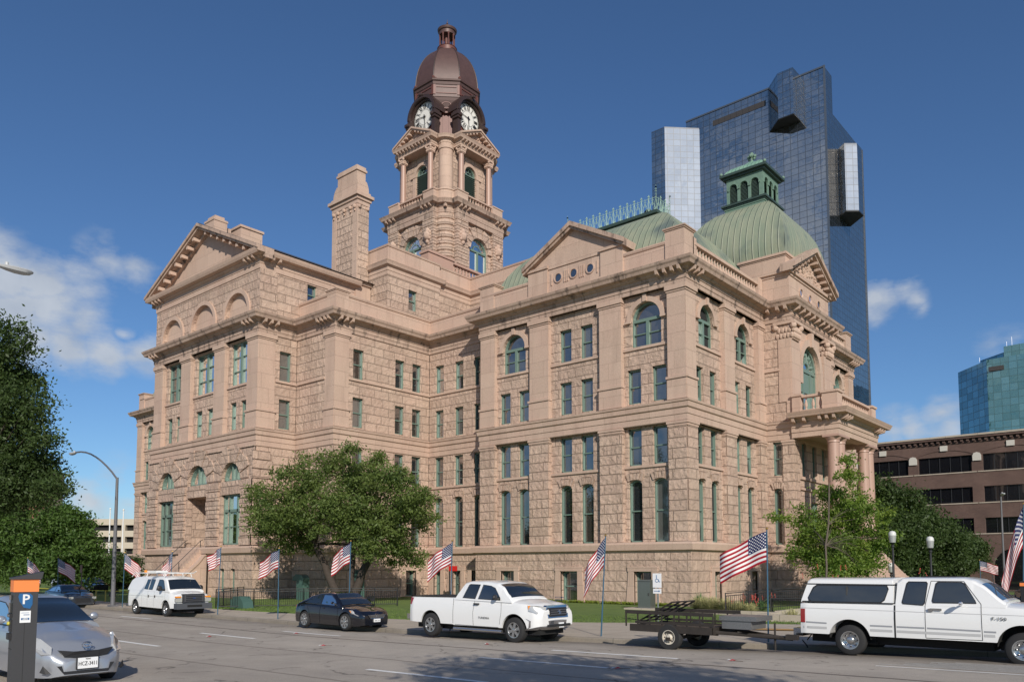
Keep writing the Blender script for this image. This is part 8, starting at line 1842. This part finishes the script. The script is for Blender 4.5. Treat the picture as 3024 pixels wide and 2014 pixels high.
# ================================================================== SEPARATE REPEATED PIECES OF THE COURTHOUSE INTO PARTS OF THEIR OWN
def clusters(me,eps=.012):
    n=len(me.vertices); par=list(range(n))
    def fd(a):
        while par[a]!=a: par[a]=par[par[a]]; a=par[a]
        return a
    for e in me.edges: a,b_=fd(e.vertices[0]),fd(e.vertices[1]); par[a]=b_
    co=np.empty(3*n); me.vertices.foreach_get('co',co); co=co.reshape(-1,3); roots=[fd(i) for i in range(n)]
    ids={r:i for i,r in enumerate(sorted(set(roots)))}; lab=np.array([ids[r] for r in roots]); k=len(ids)
    lo=np.array([co[lab==i].min(0) for i in range(k)])-eps; hi=np.array([co[lab==i].max(0) for i in range(k)])+eps
    p2=list(range(k))
    def f2(a):
        while p2[a]!=a: a=p2[a]
        return a
    for i in range(k):
        t=np.where(((lo[i]<=hi[i+1:])&(hi[i]>=lo[i+1:])).all(1))[0]
        for j in t: a,b_=f2(i),f2(i+1+j); p2[a]=b_
    fin=sorted({f2(i) for i in range(k)}); m_={f:i for i,f in enumerate(fin)}; return np.array([m_[f2(l)] for l in lab]),len(fin),co
def submesh(name,me,sel_faces,co):
    used=sorted({v for f in sel_faces for v in f[0]}); mp_={v:i for i,v in enumerate(used)}
    nm=bpy.data.meshes.new(name); nm.from_pydata([tuple(co[v]) for v in used],[],[tuple(mp_[v] for v in f[0]) for f in sel_faces])
    nm.polygons.foreach_set('use_smooth',[f[1] for f in sel_faces]); nm.materials.append(me.materials[0])
    if any(f[1] for f in sel_faces): nm.set_sharp_from_angle(angle=R(35))
    return nm
SPLIT={'wall','pilaster','pilaster_cap','parapet_block','string_course','window_surround','flat_arch','modillion','archivolt','attic_wall','attic_pier','baluster_row','base_wall','rusticated_wall','balustrade_rail','quoin','voussoir','acroterion','raking_cornice','gallery_parapet','carved_cartouche','corner_pilaster','medallion','drum_panel','tower_rustication','flat_roof','louvre','terrace_block','parapet','blind_arch_panel','dome_rib','lantern_base','lantern_cornice','clock_bracket','clock_hood','handrail','attic_block','finial','chimney_base','porch_floor','interior_core','platform_cornice','fluting','belfry_wall','lantern'}
REN={'baluster_row':'baluster','balustrade_rail':'balustrade_rail','voussoir':'voussoir'}
pool={}
camp=Vector((21.734,-40.485,2.2))
for o in [c_ for c_ in list(ch.children) if c_.type=='MESH' and c_.name.split('.')[0] in SPLIT]:
    nm=o.name.split('.')[0]; me=o.data
    if nm in('tower_rustication','louvre','interior_core','belfry_wall','lantern','quoin'): continue
    lab,k,co=clusters(me)
    if k==1 and nm not in('baluster_row','modillion','voussoir'): continue
    groups=[[] for _ in range(k)]
    for p_ in me.polygons: vs=tuple(p_.vertices); groups[lab[vs[0]]].append((vs,p_.use_smooth))
    for g in groups:
        if g: c0=co[g[0][0][0]]; sz=np.ptp(np.array([co[v] for f in g for v in f[0]]),axis=0); pool.setdefault(nm,[]).append((-float(np.linalg.norm(sz))/(Vector(c0)-camp).length,me,g,co))
    for c_ in list(o.children): c_.parent=ch
    bpy.data.objects.remove(o)
have={}
for c_ in ch.children: b0=c_.name.split('.')[0]; have[b0]=have.get(b0,0)+1
for nm,L in pool.items():
    L.sort(key=lambda q:q[0]); base=REN.get(nm,nm); room=max(5,98-have.get(base,0))
    for _,me,g,co in L[:room]:
        o=bpy.data.objects.new(base,submesh(base,me,g,co)); C.objects.link(o); o.parent=ch
    if L[room:]:
        vs=[];fs=[];sm=[]
        for _,me,g,co in L[room:]:
            off=len(vs); used=sorted({v for f in g for v in f[0]}); mp_={v:i+off for i,v in enumerate(used)}; vs+=[tuple(co[v]) for v in used]; fs+=[tuple(mp_[v] for v in f[0]) for f in g]; sm+=[f[1] for f in g]
        nmz=bpy.data.meshes.new(base); nmz.from_pydata(vs,[],fs); nmz.polygons.foreach_set('use_smooth',sm); nmz.materials.append(L[-1][1].materials[0])
        o=bpy.data.objects.new(base,nmz); C.objects.link(o); o.parent=ch; o['kind']='stuff'
# very many identical windows: the hundred largest stay parts, the others become one part
wins=[c_ for c_ in ch.children if c_.name.split('.')[0]=='window']
if len(wins)>100:
    def score(o): v=o.data.vertices[0].co; return -1/(v-camp).length
    wins.sort(key=score)
    vs=[];fs=[];far=wins[100:]
    for o in far:
        off=len(vs); vs+=[tuple(v.co) for v in o.data.vertices]; fs+=[tuple(i+off for i in p_.vertices) for p_ in o.data.polygons]
    nm=bpy.data.meshes.new('window'); nm.from_pydata(vs,[],fs); nm.materials.append(M_green); keep=bpy.data.objects.new('window',nm); C.objects.link(keep); keep.parent=ch; keep['kind']='stuff'
    vs=[];fs=[]
    for o in far:
        for c_ in list(o.children):
            off=len(vs); vs+=[tuple(v.co) for v in c_.data.vertices]; fs+=[tuple(i+off for i in p_.vertices) for p_ in c_.data.polygons]; bpy.data.objects.remove(c_)
        bpy.data.objects.remove(o)
    nm=bpy.data.meshes.new('pane'); nm.from_pydata(vs,[],fs); nm.materials.append(M_glass); q_=bpy.data.objects.new('pane',nm); C.objects.link(q_); q_.parent=keep
